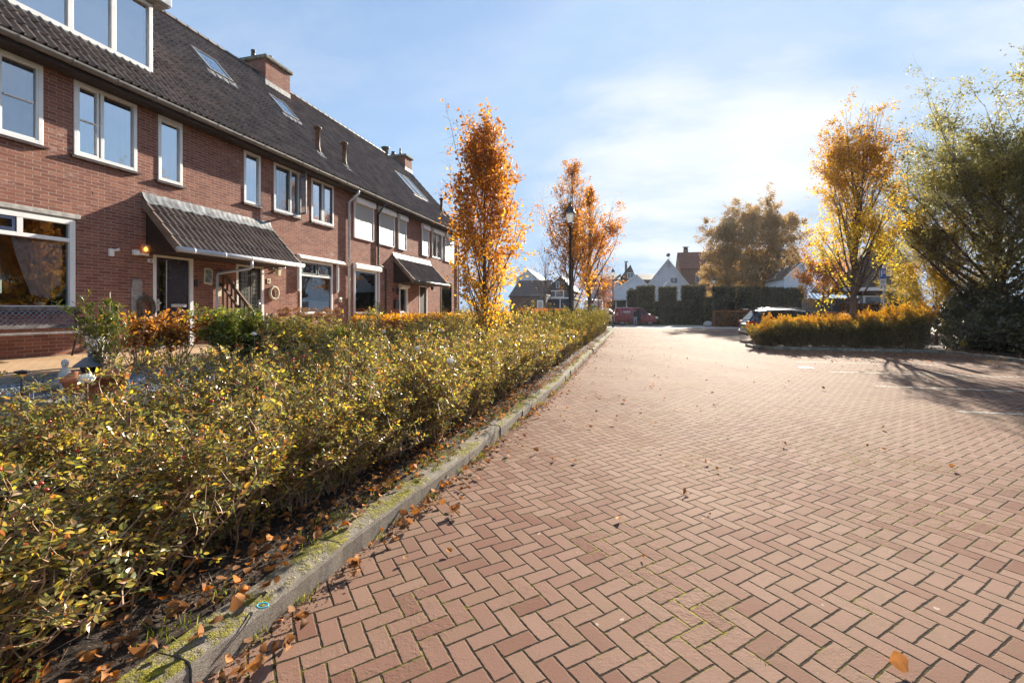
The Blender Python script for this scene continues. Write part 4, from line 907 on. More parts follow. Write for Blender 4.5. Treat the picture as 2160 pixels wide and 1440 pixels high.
# ---- house B
hB, y0, y1 = base_house(1, 'second red brick house with two skylights, an open dark casement and a closed awning')
z0u, z1u = za2, zb2
w4 = (FY(514, DF), FY(549, DF), z0u, z1u); w5 = (FY(577, DF), FY(633, DF), z0u, z1u); w6 = (FY(656, DF), FY(703, DF), z0u, z1u)
gB = (FY(632, DF), FY(701, DF), FZ(632, 662, DF), FZ(632, 547, DF)); dB = (9.56, 10.48, GZ, 2.83)
wlB, rfB = finish_house(hB, y0, y1, [w4, w5, w6, gB, dB])
window(hB, *w4, sash=None, glassm='glass_sky')
f5 = window(hB, *w5, cols=(.62,), frame='white_paint', sash=[(0, .62, 0, 1)], sash_mat='grey_paint', glassm='glass_mid', behind='curtain')
# the right leaf stands open, hinged at the far jamb
ya_, yb_ = w5[0]+(w5[1]-w5[0])*.64, w5[1]-.06; wl_ = yb_-ya_; mb = MB()
ang = R(74); ex, ey = math.sin(ang), -math.cos(ang)
def leafpt(u, z_, o_=0): return (XF+.02+ex*u-ey*o_*-1*0-o_*math.cos(ang)*0, yb_+ey*u+o_, z_)
for u0, u1, za_, zb__ in ((0, .05, z0u+.08, z1u-.08), (wl_-.05, wl_, z0u+.08, z1u-.08), (.05, wl_-.05, z0u+.08, z0u+.13), (.05, wl_-.05, z1u-.13, z1u-.08)):
    mb.hexa([leafpt(u0, za_, 0), leafpt(u0, za_, .045), leafpt(u1, za_, 0), leafpt(u1, za_, .045), leafpt(u0, zb__, 0), leafpt(u0, zb__, .045), leafpt(u1, zb__, 0), leafpt(u1, zb__, .045)])
ol = mb.build('casement', M['grey_paint'], f5)
MB().add([leafpt(.05, z0u+.13, .02), leafpt(wl_-.05, z0u+.13, .02), leafpt(wl_-.05, z1u-.13, .02), leafpt(.05, z1u-.13, .02)], [(0, 1, 2, 3)]).build('pane', M['glass'], ol)
window(hB, *w6, cols=(.5,), sash=[(0, .5, 0, 1), (.5, 1, 0, 1)], sash_mat='grey_paint', glassm='glass_sky')
gwB = window(hB, *gB, rows=(.72,), sash=None, glassm='glass', behind=None, frame='white_paint')
H_ = gB[3]-gB[2]; W_ = gB[1]-gB[0]; zt = gB[2]+H_*.72
for c0, c1 in ((0.03, .5), (.5, .97)):
    a, b = gB[0]+W_*c0+.03, gB[0]+W_*c1-.02; mb = MB(); s_ = .045
    mb.box(XF-.05, XF+.015, a, a+s_, zt+.04, gB[3]-.07).box(XF-.05, XF+.015, b-s_, b, zt+.04, gB[3]-.07).box(XF-.05, XF+.014, a+s_, b-s_, zt+.04, zt+.085).box(XF-.05, XF+.014, a+s_, b-s_, gB[3]-.115, gB[3]-.07)
    mb.build('sash', M['grey_paint'], gwB)
MB().add([(XF-.9, gB[0]-.3, .9), (XF-.9, gB[1]+1.2, .9), (XF-.9, gB[1]+1.2, 3.3), (XF-.9, gB[0]-.3, 3.3)], [(0, 1, 2, 3)]).build('room', M['interior'], hB)
MB().box(XF-.12, XF-.1, gB[0]+.05, gB[1]-.05, gB[2]+.05, gB[2]+.42).build('screen', M['curtain'], gwB)
frB, drB, (a, b, t_, xd) = door(hB, *dB, 'b')
for f0, f1 in ((.14, .44), (.58, .86)):
    MB().box(xd+.001, xd+.006, a+(b-a)*f0, a+(b-a)*f1, GZ+.55, t_-.10).build('door_glass', M['lead_glass'], drB)
mb = MB(); mb.tube([(xd, b-.05, GZ+1.0), (xd+.05, b-.05, GZ+1.0), (xd+.055, b-.15, GZ+1.0)], .012, 8); mb.box(xd, xd+.012, b-.085, b-.03, GZ+.84, GZ+1.1); mb.build('door_handle', M['steel'], drB)
# downpipe elbow from the canopy gutter back to the wall and down between the doors
yq = FY(530, 8.9); downpipe(hB, [(xg, yq, zg-.03), (xg, yq, zg-.20), (xg-.05, yq-.03, zg-.24), (XF+.05, 9.0, zg-.33), (XF+.05, 8.97, zg-.40), (XF+.05, 8.97, GZ)], .035, 'pvc', False)
MB().box(XF+.09, XF+.12, 8.92, 9.02, 1.95, 2.18).build('meter_box', M['yellow_box'], hB, bevel=.006)
# skylights, vents, the stack on the party wall
skylight(rfB, 3.18, 4.22, 10.28, 11.08); skylight(rfB, 3.05, 4.08, 13.05, 13.78)
chimney(hB, 13.74, 14.96, -14.25, -12.95, 10.80, [(.30, .30, .50, .085), (.62, .62, .42, .075)])
vent_pipe(rfB, 1.25, 13.31, .85)
downpipe(hB, [(-DE+.035, 14.33, EZ-.14), (-DE+.03, 14.33, EZ-.25), (XF+.065, 14.33, EZ-.55), (XF+.065, 14.33, GZ)], .045, 'pvc')
# folded awning cassette with its arms
aw = thing('awning', (XF+.1, (gB[0]+gB[1])/2, gB[3]+.3), 'long white awning cassette, folded, with two arms round the ground floor window', 'awning')
ya_, yb_ = FY(625, DF), FY(721, DF); zq = FZ(625, 545, DF)
MB().prism([(XF+.005, zq), (XF+.15, zq), (XF+.17, zq+.03), (XF+.12, zq+.11), (XF+.005, zq+.15)], 'y', ya_, yb_).build('cassette', M['white_paint'], aw, bevel=.006)
for q, zlo in ((gB[0]-.12, FZ(632, 613, DF)), (FY(709, DF), FZ(709, 617, DF))):
    MB().box(XF+.005, XF+.055, q, q+.05, zlo, zq-.002).box(XF+.055, XF+.09, q+.01, q+.04, zlo+.05, zq-.03).build('arm', M['white_paint'], aw)

# ---- house C
hC, y0, y1 = base_house(2, 'third red brick house with all its upper roller shutters down and a slatted blind below')
wC = [(FY(745, DF), FY(786, DF), FZ(745, 499, DF), z1u-.005), (FY(797, DF), FY(830, DF), FZ(745, 499, DF), z1u-.005), (FY(838.5, DF), FY(855, DF), FZ(745, 499, DF), z1u-.005)]
gC = (FY(746, DF), FY(795, DF), FZ(746, 662, DF), FZ(746, 566, DF)); gC2 = (FY(841, DF), FY(858, DF), 1.5, 2.62); dC = (18.2, 19.1, GZ, 2.83)
wlC, rfC = finish_house(hC, y0, y1, wC+[gC, gC2])
for q in wC: window(hC, *q, glassm='glass', behind='dark', sill=None); shutter(hC, *q, boxh=.25)
window(hC, *gC, glassm='glass_dark', behind='blind', fw=.08, back=.14); shutter(hC, gC[0]-.02, gC[1]+.12, gC[2], gC[3]+.20, closed=0.0, boxh=.20)
window(hC, *gC2, glassm='glass', behind='interior', sill=None); shutter(hC, *gC2[:2], gC2[2], gC2[3]+.17, closed=0.0, boxh=.17)
vent_pipe(rfC, 1.25, 14.79, .85)
yp = FY(795.5, DF); downpipe(hC, [(-DE+.035, yp-.1, EZ-.14), (XF+.055, yp, EZ-.6), (XF+.055, yp, FZ(795, 558, DF)), (XF+.055, yp+.55, FZ(795, 558, DF)-.12), (XF+.055, yp+.6, FZ(795, 558, DF)-.2), (XF+.055, yp+.6, GZ)], .04, 'pvc_dark')
cy0, cy1 = FY(829, DF), FY(906, DF)
cC, _ = canopy(hC, cy0, cy1, 1.0, 3.93, 2.88, gutter='pvc_dark')
props(cC, 'far tiled lean-to canopy over the next pair of doors')
# ---- house D
hD, y0, y1 = base_house(3, 'last red brick house of the row, at the gable end, with a double skylight')
wD = [(FY(888.5, DF), FY(903, DF), FZ(745, 499, DF), z1u-.005), (FY(910, DF), FY(932, DF), FZ(745, 499, DF), z1u-.005), (FY(937, DF), FY(957, DF), FZ(745, 499, DF), z1u-.005)]
gD = (FY(929.5, DF), FY(953, DF), FZ(930, 664, DF), FZ(930, 592, DF)); dD = (FY(884, DF), FY(901, DF), GZ, 2.83)
wlD, rfD = finish_house(hD, y0, y1, wD+[gD, dD], end=True)
for k_, q in enumerate(wD):
    window(hD, *q, glassm='glass', behind='curtain' if k_ == 1 else 'dark', sill=None, cols=(.5,) if k_ == 1 else ()); shutter(hD, *q, closed=0.0 if k_ == 1 else 1.0, boxh=.25)
window(hD, *gD, glassm='glass', behind='dark', frame='fascia', back=.5)
door(hD, *dD, 'b')
skylight(rfD, 2.0, 3.75, 21.25, 22.0); skylight(rfD, 2.0, 3.75, 22.1, 22.85)
vent_pipe(rfD, 1.5, 24.07, .8)
chimney(hD, 24.36, 25.2, -14.1, -13.0, 10.72, [(.2, .2, .26, .12), (.5, .5, .5, .06), (.7, .8, .2, .11)])
mb = MB(); mb.lathe((-DR, 23.0, RZ+.02), [(.16, 0), (.16, .3), (.24, .3), (.24, .36), (.0, .40)], 14); mb.build('chimney_pot', M['zinc'], hD)
downpipe(hD, [(-DE+.035, 24.98, EZ-.14), (XF+.065, 24.98, EZ-.5), (XF+.065, 24.98, GZ)], .045, 'pvc')

# ---- things fixed to the walls
def wall_thing(name, pxl, pxr, pt, pb, label, cat):
    y_ = (FY(pxl, DF)+FY(pxr, DF))/2; z_ = (FZ(pxl, pt, DF)+FZ(pxl, pb, DF))/2
    return thing(name, (XF, y_, z_), label, cat), y_, z_
t_, y_, z_ = wall_thing('outdoor_sensor', 229, 243, 523, 540, 'small white motion sensor fixed to bare brick beside the big window', 'sensor')
MB().box(XF+.002, XF+.045, y_-.07, y_+.02, z_-.08, z_+.07).build('housing', M['white_paint'], t_, bevel=.008)
mb = MB(); mb.tube([(XF+.04, y_+.0, z_+.03), (XF+.075, y_+.03, z_+.05), (XF+.115, y_+.06, z_+.06)], [.014, .020, .030], 12); mb.build('sensor_head', M['white_paint'], t_)
t_, y_, z_ = wall_thing('wall_lamp', 299, 325, 518, 540, 'white wall lamp with a lit amber glass cup above the number plaque', 'wall lamp'); y_ = 7.17
MB().box(XF+.002, XF+.07, y_-.15, y_-.03, z_-.11, z_+.0).box(XF+.02, XF+.12, y_-.08, y_+.12, z_-.10, z_-.055).build('bracket', M['white_paint'], t_, bevel=.012)
mb = MB(); mb.lathe((XF+.10, y_+.06, z_-.055), [(.055, 0), (.075, .03), (.082, .15), (.08, .17), (.076, .15), (.06, .02)], 18); mb.build('glass_cup', M['lamp_glass'], t_)
mb = MB(); mb.lathe((XF+.10, y_+.06, z_-.02), [(.0, 0), (.032, .02), (.036, .07), (.0, .11)], 12); mb.build('bulb', M['bulb'], t_)
# carved plank with a twig wreath leaning at the door
t_, y_, z_ = wall_thing('wall_plank', 277, 298, 587, 665, 'grey driftwood plank with a dark twig wreath, hung left of the purple door', 'wall decoration')
mb = MB(); za_, zb__ = .95, FZ(285, 588, DF)
mb.prism([(y_-.11, za_), (y_+.09, za_), (y_+.10, zb__-.05), (y_+.05, zb__), (y_-.08, zb__-.02), (y_-.115, zb__-.2)], 'x', XF+.003, XF+.035); mb.build('plank', M['wood_grey'], t_, bevel=.006)
mb = MB(); rr = random.Random(3)
for q in range(16):
    c_ = Vector((XF+.07, y_+.14+rr.gauss(0, .02), 1.62+rr.gauss(0, .03))); ra, rb = .14+rr.gauss(0, .02), .26+rr.gauss(0, .03); ph = rr.random()*6
    mb.tube([(c_.x+rr.gauss(0, .012), c_.y+ra*math.cos(a+ph), c_.z+rb*math.sin(a+ph)) for a in np.linspace(0, 5.4, 14)], .009, 5)
mb.build('wreath', M['bark'], t_)
t_, y_, z_ = wall_thing('wall_picture', 429, 448, 565, 598, 'small pale framed picture on the shaded brick between the two doors', 'picture')
mb = MB(); pl = [(-.115, -.19), (.10, -.22), (.125, .14), (.03, .20), (-.105, .19)]
mb.prism([(y_+a, z_+b) for a, b in pl], 'x', XF+.003, XF+.02); mb.build('board', M['yellow_box'], t_)
MB().prism([(y_+a*.76, z_+b*.74) for a, b in pl], 'x', XF+.0205, XF+.024).build('print', M['print'], t_)
# sloping slatted screen between the doors
t_ = thing('privacy_screen', (XF+.5, 8.97, GZ), 'brown slatted wooden screen with a sloping top between the two front doors', 'screen')
y_ = 9.06; A = (XF+.04, y_, 2.62); B = (XF+1.02, y_, 1.58); A2 = (XF+.04, y_, 2.27); B2 = (XF+.72, y_, 1.55)
MB().beam(A, B, .045, .07).build('top_rail', M['wood_brown'], t_); MB().beam(A2, B2, .04, .05).build('lower_rail', M['wood_brown'], t_)
MB().box(XF+.98, XF+1.05, y_-.035, y_+.035, GZ, 1.6).build('post', M['wood_brown'], t_)
for k_ in range(7):
    xx = XF+.10+k_*.13; zt = 2.62-(xx-XF-.04)*1.06; MB().box(xx-.03, xx+.03, y_+.022, y_+.036, GZ+.08, zt-.03).build('slat', M['wood_brown'], t_)
t_, y_, z_ = wall_thing('wall_lantern', 569, 584, 558, 581, 'old square wall lantern right of the leaded glass door', 'wall lamp')
mb = MB(); mb.box(XF+.002, XF+.03, y_-.05, y_+.05, z_+.04, z_+.16); mb.tube([(XF+.02, y_, z_+.13), (XF+.14, y_, z_+.17), (XF+.17, y_, z_+.12)], .012, 8); mb.build('bracket', M['black_iron'], t_)
mb = MB(); mb.lathe((XF+.17, y_, z_-.16), [(.06, 0), (.065, .02), (.085, .2)], 4, 0, False, rot=math.pi/4); mb.build('lantern_glass', M['yellow_box'], t_)
mb = MB(); mb.lathe((XF+.17, y_, z_+.04), [(.11, 0), (.11, .015), (.03, .09), (.0, .12)], 4, 0, False, rot=math.pi/4); mb.build('cap', M['black_iron'], t_)
t_, y_, z_ = wall_thing('number_plaque', 562, 571, 588, 597, 'small pale house number tile beside the leaded glass door', 'house number')
o_ = MB().box(XF+.002, XF+.016, y_-.06, y_+.06, z_-.065, z_+.065).build('tile', M['yellow_box'], t_, bevel=.004); text_mesh('8', .11, (XF+.018, y_, z_), ROT_FAC, 'black_plastic', t_, 'number')
t_, y_, z_ = wall_thing('ring_wreath', 565, 585, 607, 628, 'round straw ring hanging on the brick right of the second door', 'wreath')
mb = MB(); pts = [(XF+.05, y_+.15*math.cos(a), z_+.17*math.sin(a)) for a in np.linspace(0, 2*math.pi, 25)]; mb.tube(pts, .038, 9, cap=False); mb.build('ring', M['straw'], t_)
t_, y_, z_ = wall_thing('wall_spot', 590, 597, 559, 568, 'tiny silver spotlight under the near canopy gutter', 'wall lamp')
mb = MB(); mb.box(XF+.002, XF+.03, y_-.03, y_+.03, z_-.02, z_+.05); mb.tube([(XF+.03, y_, z_+.02), (XF+.10, y_+.03, z_-.03)], [.02, .035], 10); mb.build('spot', M['steel'], t_)
t_, y_, z_ = wall_thing('socket_box', 713, 720, 627, 637, 'cream outdoor socket box on the brick by the white downpipe', 'socket')
MB().box(XF+.002, XF+.05, y_-.065, y_+.065, z_-.08, z_+.08).build('box', M['yellow_box'], t_, bevel=.01); MB().box(XF+.051, XF+.062, y_-.03, y_+.03, z_-.05, z_+.01).build('socket_lid', M['black_plastic'], t_)
t_, y_, z_ = wall_thing('letterbox', 829, 838, 632, 650, 'dark letterbox on the wall under the far canopy', 'letterbox')
MB().prism([(XF+.002, z_-.2), (XF+.12, z_-.2), (XF+.12, z_+.14), (XF+.002, z_+.2)], 'y', y_-.14, y_+.14).build('box', M['black_iron'], t_, bevel=.01)
MB().box(XF+.121, XF+.126, y_-.1, y_+.1, z_+.06, z_+.09).build('flap', M['zinc'], t_)
t_, y_, z_ = wall_thing('wall_lantern', 825, 833, 605, 618, 'dark carriage lantern left of the small window under the far canopy', 'wall lamp')
mb = MB(); mb.box(XF+.002, XF+.03, y_-.05, y_+.05, z_-.06, z_+.1); mb.tube([(XF+.02, y_, z_+.08), (XF+.18, y_, z_+.14), (XF+.2, y_, z_+.06)], .015, 8); mb.lathe((XF+.2, y_, z_-.2), [(.05, 0), (.09, .2), (.11, .22), (.0, .32)], 6, 0, False); mb.build('lantern_body', M['black_iron'], t_)
t_, y_, z_ = wall_thing('wall_lantern', 903, 909, 603, 612, 'small round dark lantern right of the last door in the row', 'wall lamp')
mb = MB(); mb.tube([(XF+.0, y_, z_+.08), (XF+.15, y_, z_+.1)], .015, 8); mb.lathe((XF+.15, y_, z_-.1), [(.05, 0), (.08, .12), (.1, .15), (.0, .22)], 8, 0, False); mb.build('lantern_body', M['black_iron'], t_)

# ---- bench under the big window: cast iron ends, lattice back, timber slats
b = thing('garden_bench', (-9.25, 5.15, GZ), 'weathered bench with a lattice back and black iron ends under the big window', 'bench')
by0, by1 = 4.35, 5.83; xb = -9.62; xs_ = -9.14; sz = GZ+.43
MB().box(xb-.0, xb+.03, by0, by1, GZ+.80, GZ+.87).build('back_rail', M['bench_wood'], b, bevel=.006)
mb = MB(); mb.box(xb+.05, xb+.075, by0, by1, GZ+.50, GZ+.56); mb.build('lower_back_rail', M['bench_wood'], b, bevel=.006)
mb = MB(); st = .075; n = int((by1-by0)/st)
for k_ in range(-3, n):
    for sg in (1, -1):
        ya = by0+k_*st if sg > 0 else by0+(k_+3)*st; pa = Vector((xb+.055, ya, GZ+.56)); pb = Vector((xb+.018, ya+sg*3*st, GZ+.80))
        lo, hi = (pa, pb)
        def clipy(p, q, lim, up):
            return p+(q-p)*((lim-p.y)/(q.y-p.y)) if abs(q.y-p.y) > 1e-6 else p
        if min(pa.y, pb.y) >= by1 or max(pa.y, pb.y) <= by0: continue
        if pa.y < by0: pa = clipy(pa, pb, by0, 0)
        if pb.y < by0: pb = clipy(pb, pa, by0, 0)
        if pa.y > by1: pa = clipy(pa, pb, by1, 0)
        if pb.y > by1: pb = clipy(pb, pa, by1, 0)
        if (pb-pa).length < .02: continue
        mb.beam(pa, pb, .012, .016, up=(1, 0, 0))
mb.build('lattice', M['lattice'], b)
for k_ in range(5): MB().box(xb+.10+k_*.093, xb+.175+k_*.093, by0-.02, by1+.02, sz-.012, sz+.014+k_*.001).build('seat_slat', M['bench_wood'], b, bevel=.004)
for yy_ in (by0, by1):
    mb = MB()
    mb.tube([(xb+.0, yy_, GZ+.87), (xb+.05, yy_, GZ+.6), (xb+.10, yy_, sz-.02), (xb+.02, yy_, GZ+.2), (xb-.05, yy_, GZ)], .016, 8)
    mb.tube([(xb+.10, yy_, sz-.02), (xs_, yy_, sz-.02), (xs_+.0, yy_, sz-.08), (xs_-.05, yy_, GZ+.22), (xs_+.05, yy_, GZ)], .016, 8)
    mb.tube([(xb+.05, yy_, GZ+.62), (xb+.2, yy_, GZ+.68), (xs_-.05, yy_, GZ+.66), (xs_+.03, yy_, GZ+.60), (xs_, yy_, GZ+.52), (xs_-.03, yy_, sz)], .014, 8)
    for (cx_, cz_, r_) in ((xb+.22, GZ+.54, .07), (xb+.37, GZ+.54, .06), (xb+.30, GZ+.62, .035)):
        mb.tube([(cx_+r_*math.cos(a), yy_, cz_+r_*math.sin(a)) for a in np.linspace(0, 6.0, 15)], .008, 6)
    mb.build('bench_end', M['black_iron'], b)
# ---- garden ornaments
p_ = G(206, 771, GZ); t_ = thing('tall_planter', (p_.x, p_.y, GZ), 'tall tapered white planter with a black rim at the end of the bench', 'planter')
MB().lathe((p_.x, p_.y, GZ), [(.085, 0), (.14, .44)], 4, 0, False, rot=math.pi/4+.2).build('pot', M['white_paint'], t_)
MB().lathe((p_.x, p_.y, GZ+.44), [(.165, 0), (.165, .035), (.14, .04), (.14, .02), (.0, .02)], 4, 0, False, rot=math.pi/4+.2).build('rim', M['black_plastic'], t_)
p_ = G(222, 848, .72); POT = p_.copy()
t_ = thing('terracotta_pot', (p_.x, p_.y, .72), 'large terracotta pot on the gravel holding a staked green shrub', 'flower pot')
MB().lathe((p_.x, p_.y, .72), [(.12, 0), (.135, .02), (.168, .24), (.185, .24), (.19, .30), (.172, .30), (.16, .26), (0, .25)], 28).build('pot', M['terracotta'], t_)
MB().lathe((p_.x, p_.y, .72), [(0, .262), (.158, .262)], 20).build('potting_soil', M['soil'], t_)
t_ = thing('plant_stake', (p_.x-.02, p_.y+.05, .97), 'thin pale cane standing upright in the staked shrub', 'cane')
MB().tube([(p_.x-.02, p_.y+.05, .9), (p_.x-.03, p_.y+.06, 1.78)], .006, 6).build('cane', M['straw'], t_)
p_ = P(158, 800, 4.75); t_ = thing('terracotta_pot', (p_.x, p_.y, .72), 'small round terracotta pot left of the garden lantern', 'flower pot')
MB().lathe((p_.x, p_.y, .72), [(.07, 0), (.10, .14), (.115, .14), (.12, .19), (.10, .19), (.09, .15), (0, .14)], 22).build('pot', M['terracotta'], t_)
MB().lathe((p_.x, p_.y, .9), [(.0, .07), (.05, .05), (.09, .0), (.105, -.01)], 16).build('lid', M['terracotta'], t_)
p_ = P(137, 815, 4.9); t_ = thing('garden_statue', (p_.x, p_.y, .72), 'small pale stone bird statue standing on the gravel', 'statue')
MB().lathe((p_.x, p_.y, .72), [(.06, 0), (.065, .03), (.045, .05), (.06, .10), (.068, .16), (.055, .22), (.03, .26), (.028, .28), (.036, .31), (.034, .335), (.015, .355), (0, .36)], 16, sy=.85).build('body', M['stone'], t_)
MB().tube([(p_.x+.02, p_.y-.02, 1.03), (p_.x+.065, p_.y-.05, 1.02)], [.014, .004], 8).build('beak', M['stone'], t_)
p_ = G(190, 851, .72); t_ = thing('garden_lantern', (p_.x, p_.y, .72), 'grey pyramid roofed garden lantern on a thin post before the big pot', 'lantern')
MB().box(p_.x-.014, p_.x+.014, p_.y-.014, p_.y+.014, .72, .98).build('post', M['zinc'], t_)
mb = MB(); mb.lathe((p_.x, p_.y, .98), [(.045, 0), (.045, .01), (.07, .095)], 4, 0, False, rot=math.pi/4); mb.build('lantern_glass', M['glass'], t_)
mb = MB()
for a in range(4): an = math.pi/4+a*math.pi/2; mb.beam((p_.x+.045*math.cos(an), p_.y+.045*math.sin(an), .99), (p_.x+.072*math.cos(an), p_.y+.072*math.sin(an), 1.075), .008, .008)
mb.lathe((p_.x, p_.y, 1.073), [(.125, 0), (.125, .008), (.04, .085), (.018, .09), (.018, .105), (.03, .11), (0, .125)], 4, 0, False, rot=math.pi/4); mb.build('roof', M['lead'], t_)
p_ = P(46, 835, 4.5); t_ = thing('solar_light', (p_.x, p_.y, .72), 'black disc shaped solar light on a stick in the gravel', 'garden light')
MB().tube([(p_.x, p_.y, .7), (p_.x, p_.y, .98)], .011, 8).build('stick', M['black_plastic'], t_)
MB().lathe((p_.x, p_.y, .97), [(.02, 0), (.055, .02), (.055, .035), (.0, .045)], 18).build('disc', M['black_plastic'], t_)
p_ = P(118, 808, 4.95); t_ = thing('stone_bowl', (p_.x, p_.y, .72), 'low dark round bowl on the gravel behind the statue', 'bowl')
MB().lathe((p_.x, p_.y, .72), [(.10, 0), (.15, .09), (.14, .09), (.08, .03), (0, .03)], 18).build('bowl', M['concrete_old'], t_)
# plants on the window sill inside
def sill_plant(px_, label, mat, potm, r_, hp, hl, n, seed):
    y_ = FY(px_, DF+.2); t_ = thing('potted_plant', (XF-.23, y_, g1[2]+.06), label, 'potted plant'); z_ = g1[2]+.06; rg = np.random.default_rng(seed)
    MB().lathe((XF-.23, y_, z_), [(r_*.6, 0), (r_, hp), (r_*.9, hp), (0, hp-.01)], 16).build('pot', M[potm], t_)
    Pn = np.stack([XF-.23+rg.normal(0, .03, n), y_+rg.normal(0, .04, n), z_+hp+rg.uniform(0, hl*.4, n)], 1); ax = np.stack([rg.normal(0, .6, n), rg.normal(0, .8, n), rg.uniform(.3, 1, n)], 1)
    mb = MB(); mb.add(*leaves(rg, Pn, ax, rg.normal(0, 1, (n, 3)), rg.uniform(.5, 1, n)*hl, rg.uniform(.02, .04, n))); mb.build('foliage', M[mat], t_)
sill_plant(86, 'cyclamen in a round white pot inside the big window', 'pink_flower', 'white_paint', .075, .09, .16, 60, 1)
sill_plant(120, 'bushy green fern in a dark pot inside the big window', 'green_leaf', 'black_plastic', .085, .13, .26, 160, 2)
sill_plant(60, 'dull green spiky plant inside the big window', 'olive_leaf', 'concrete_old', .07, .06, .17, 90, 3)
# ------------------------------------------------------------------ plants
def polyl(rg, p0, d0, L, n, wob, up=0.0, droop=0.0):
    P_ = [np.array(p0, float)]; d_ = np.array(d0, float); d_ /= np.linalg.norm(d_); st = L/n
    for k_ in range(n):
        d_ = d_+rg.normal(0, wob, 3)+np.array([0, 0, up-droop*(k_+1)/n]); d_ /= np.linalg.norm(d_); P_.append(P_[-1]+d_*st)
    return np.array(P_)
def at_t(pl, t_):
    f = t_*(len(pl)-1); i_ = min(int(f), len(pl)-2); return pl[i_]+(pl[i_+1]-pl[i_])*(f-i_), pl[i_+1]-pl[i_]
class Seg:
    def __init__(s): s.A = []; s.B = []; s.ra = []; s.rb = []
    def poly(s, pl, r0, r1):
        n = len(pl)-1
        for k_ in range(n): s.A.append(pl[k_]); s.B.append(pl[k_+1]+(pl[k_+1]-pl[k_])*.04); s.ra.append(r0+(r1-r0)*k_/n); s.rb.append(r0+(r1-r0)*(k_+1)/n)
    def mesh(s, sides=4): return segs(s.A, s.B, s.ra, s.rb, sides)
def cane_bush(seed, H=1.0, Rad=.5, canes=14, shoots=11, per=7, leafL=.034, leafW=.021, lo=.12, twigr=.0035, compound=True, wild=1.0, tipup=.25, leaf_lo=.25, dens_lo=.35):
    rg = np.random.default_rng(seed); S = Seg(); LP = []; LA = []; LN = []
    for c_ in range(canes):
        a = rg.uniform(0, 2*math.pi); rr = rg.uniform(0, .16)*Rad*2; base = (rr*math.cos(a), rr*math.sin(a), -.03)
        a2 = a+rg.normal(0, .7); lean = rg.uniform(.05, .75)*Rad/H*1.15
        h = H*rg.uniform(.62, 1.06)*(1.22 if wild > 1.2 and c_ % 5 == 0 else .94 if wild > 1.2 else 1)
        pl = polyl(rg, base, (math.cos(a2)*lean, math.sin(a2)*lean, 1), h*math.sqrt(1+lean*lean), 7, .11*wild); S.poly(pl, twigr*2.2, twigr*.8)
        for s_ in range(shoots):
            t_ = lo+(1-lo)*((s_+rg.random())/shoots)**.8; p_, tg = at_t(pl, min(t_, .995))
            az = rg.uniform(0, 2*math.pi); L = H*rg.uniform(.08, .27)*(1.15-t_*.35)
            q = polyl(rg, p_, (math.cos(az), math.sin(az), rg.uniform(.1, 1.2)), L, 4, .16*wild, tipup*.4); S.poly(q, twigr*.9, twigr*.35)
            if p_[2] < leaf_lo*H and rg.random() > dens_lo: continue
            m_ = per if p_[2] > .45*H else max(2, int(per*.6))
            for k_ in range(m_):
                b_, tq = at_t(q, (k_+.6)/m_*.98); side = rg.normal(0, 1, 3); side[2] = abs(side[2])*.4; side /= np.linalg.norm(side)
                if compound:
                    pt = side+unit(tq[None])[0]*.5; pt /= np.linalg.norm(pt); LL = leafL*2.4; nrm = np.array([0, 0, .8])+rg.normal(0, .8, 3); sd = np.cross(pt, nrm); sd /= np.linalg.norm(sd)+1e-9
                    for (f, sg) in ((.45, 1), (.45, -1), (.8, 1), (.8, -1), (1.0, 0)):
                        if rg.random() < .12: continue
                        LP.append(b_+pt*LL*f*.9+sd*sg*.004); LA.append(pt*(1 if sg == 0 else .45)+sd*sg); LN.append(nrm+rg.normal(0, .25, 3))
                else:
                    LP.append(b_); LA.append(side+unit(tq[None])[0]*.6+np.array([0, 0, .1])); LN.append(np.array([0, 0, 1.])+rg.normal(0, .6, 3))
    n = len(LP); LP, LA, LN = map(np.array, (LP, LA, LN)); sc = rg.uniform(.5, 1.35, n)
    return S, leaves(rg, LP, LA, LN, leafL*sc, leafW*sc, .15), n
def bush_part(name, seed, leafm, parent=None, stem='twig', extra=None, **kw):
    S, lv, n = cane_bush(seed, **kw); mb = MB(); mb.add(*S.mesh(3), 0); mb.add(*lv, 1)
    if extra: extra(mb, np.random.default_rng(seed+77))
    o = mb.build(name, [M[stem], M[leafm], M['rosehip'], M['rose']], None); o.parent = parent; return o
def place(o, parent, loc, rz, sc):
    o.parent = parent; o.location = Vector(loc)-(ORG[parent.name] if parent else Vector((0, 0, 0))); o.rotation_euler = (0, 0, rz); o.scale = sc if hasattr(sc, '__len__') else (sc, sc, sc)
def hips(mb, rg):
    for k_ in range(5):
        a = rg.uniform(0, 6.28); r_ = rg.uniform(.1, .42); c_ = (r_*math.cos(a), r_*math.sin(a), rg.uniform(.78, 1.08)); q = .009
        mb.lathe(c_, [(0, -q), (q*.8, -q*.5), (q, q*.2), (q*.55, q*.9), (0, q*1.1)], 8, 2)
        mb.tube([(c_[0]+rg.normal(0, .02), c_[1]+rg.normal(0, .02), c_[2]-.12), c_], .0015, 4, 0)
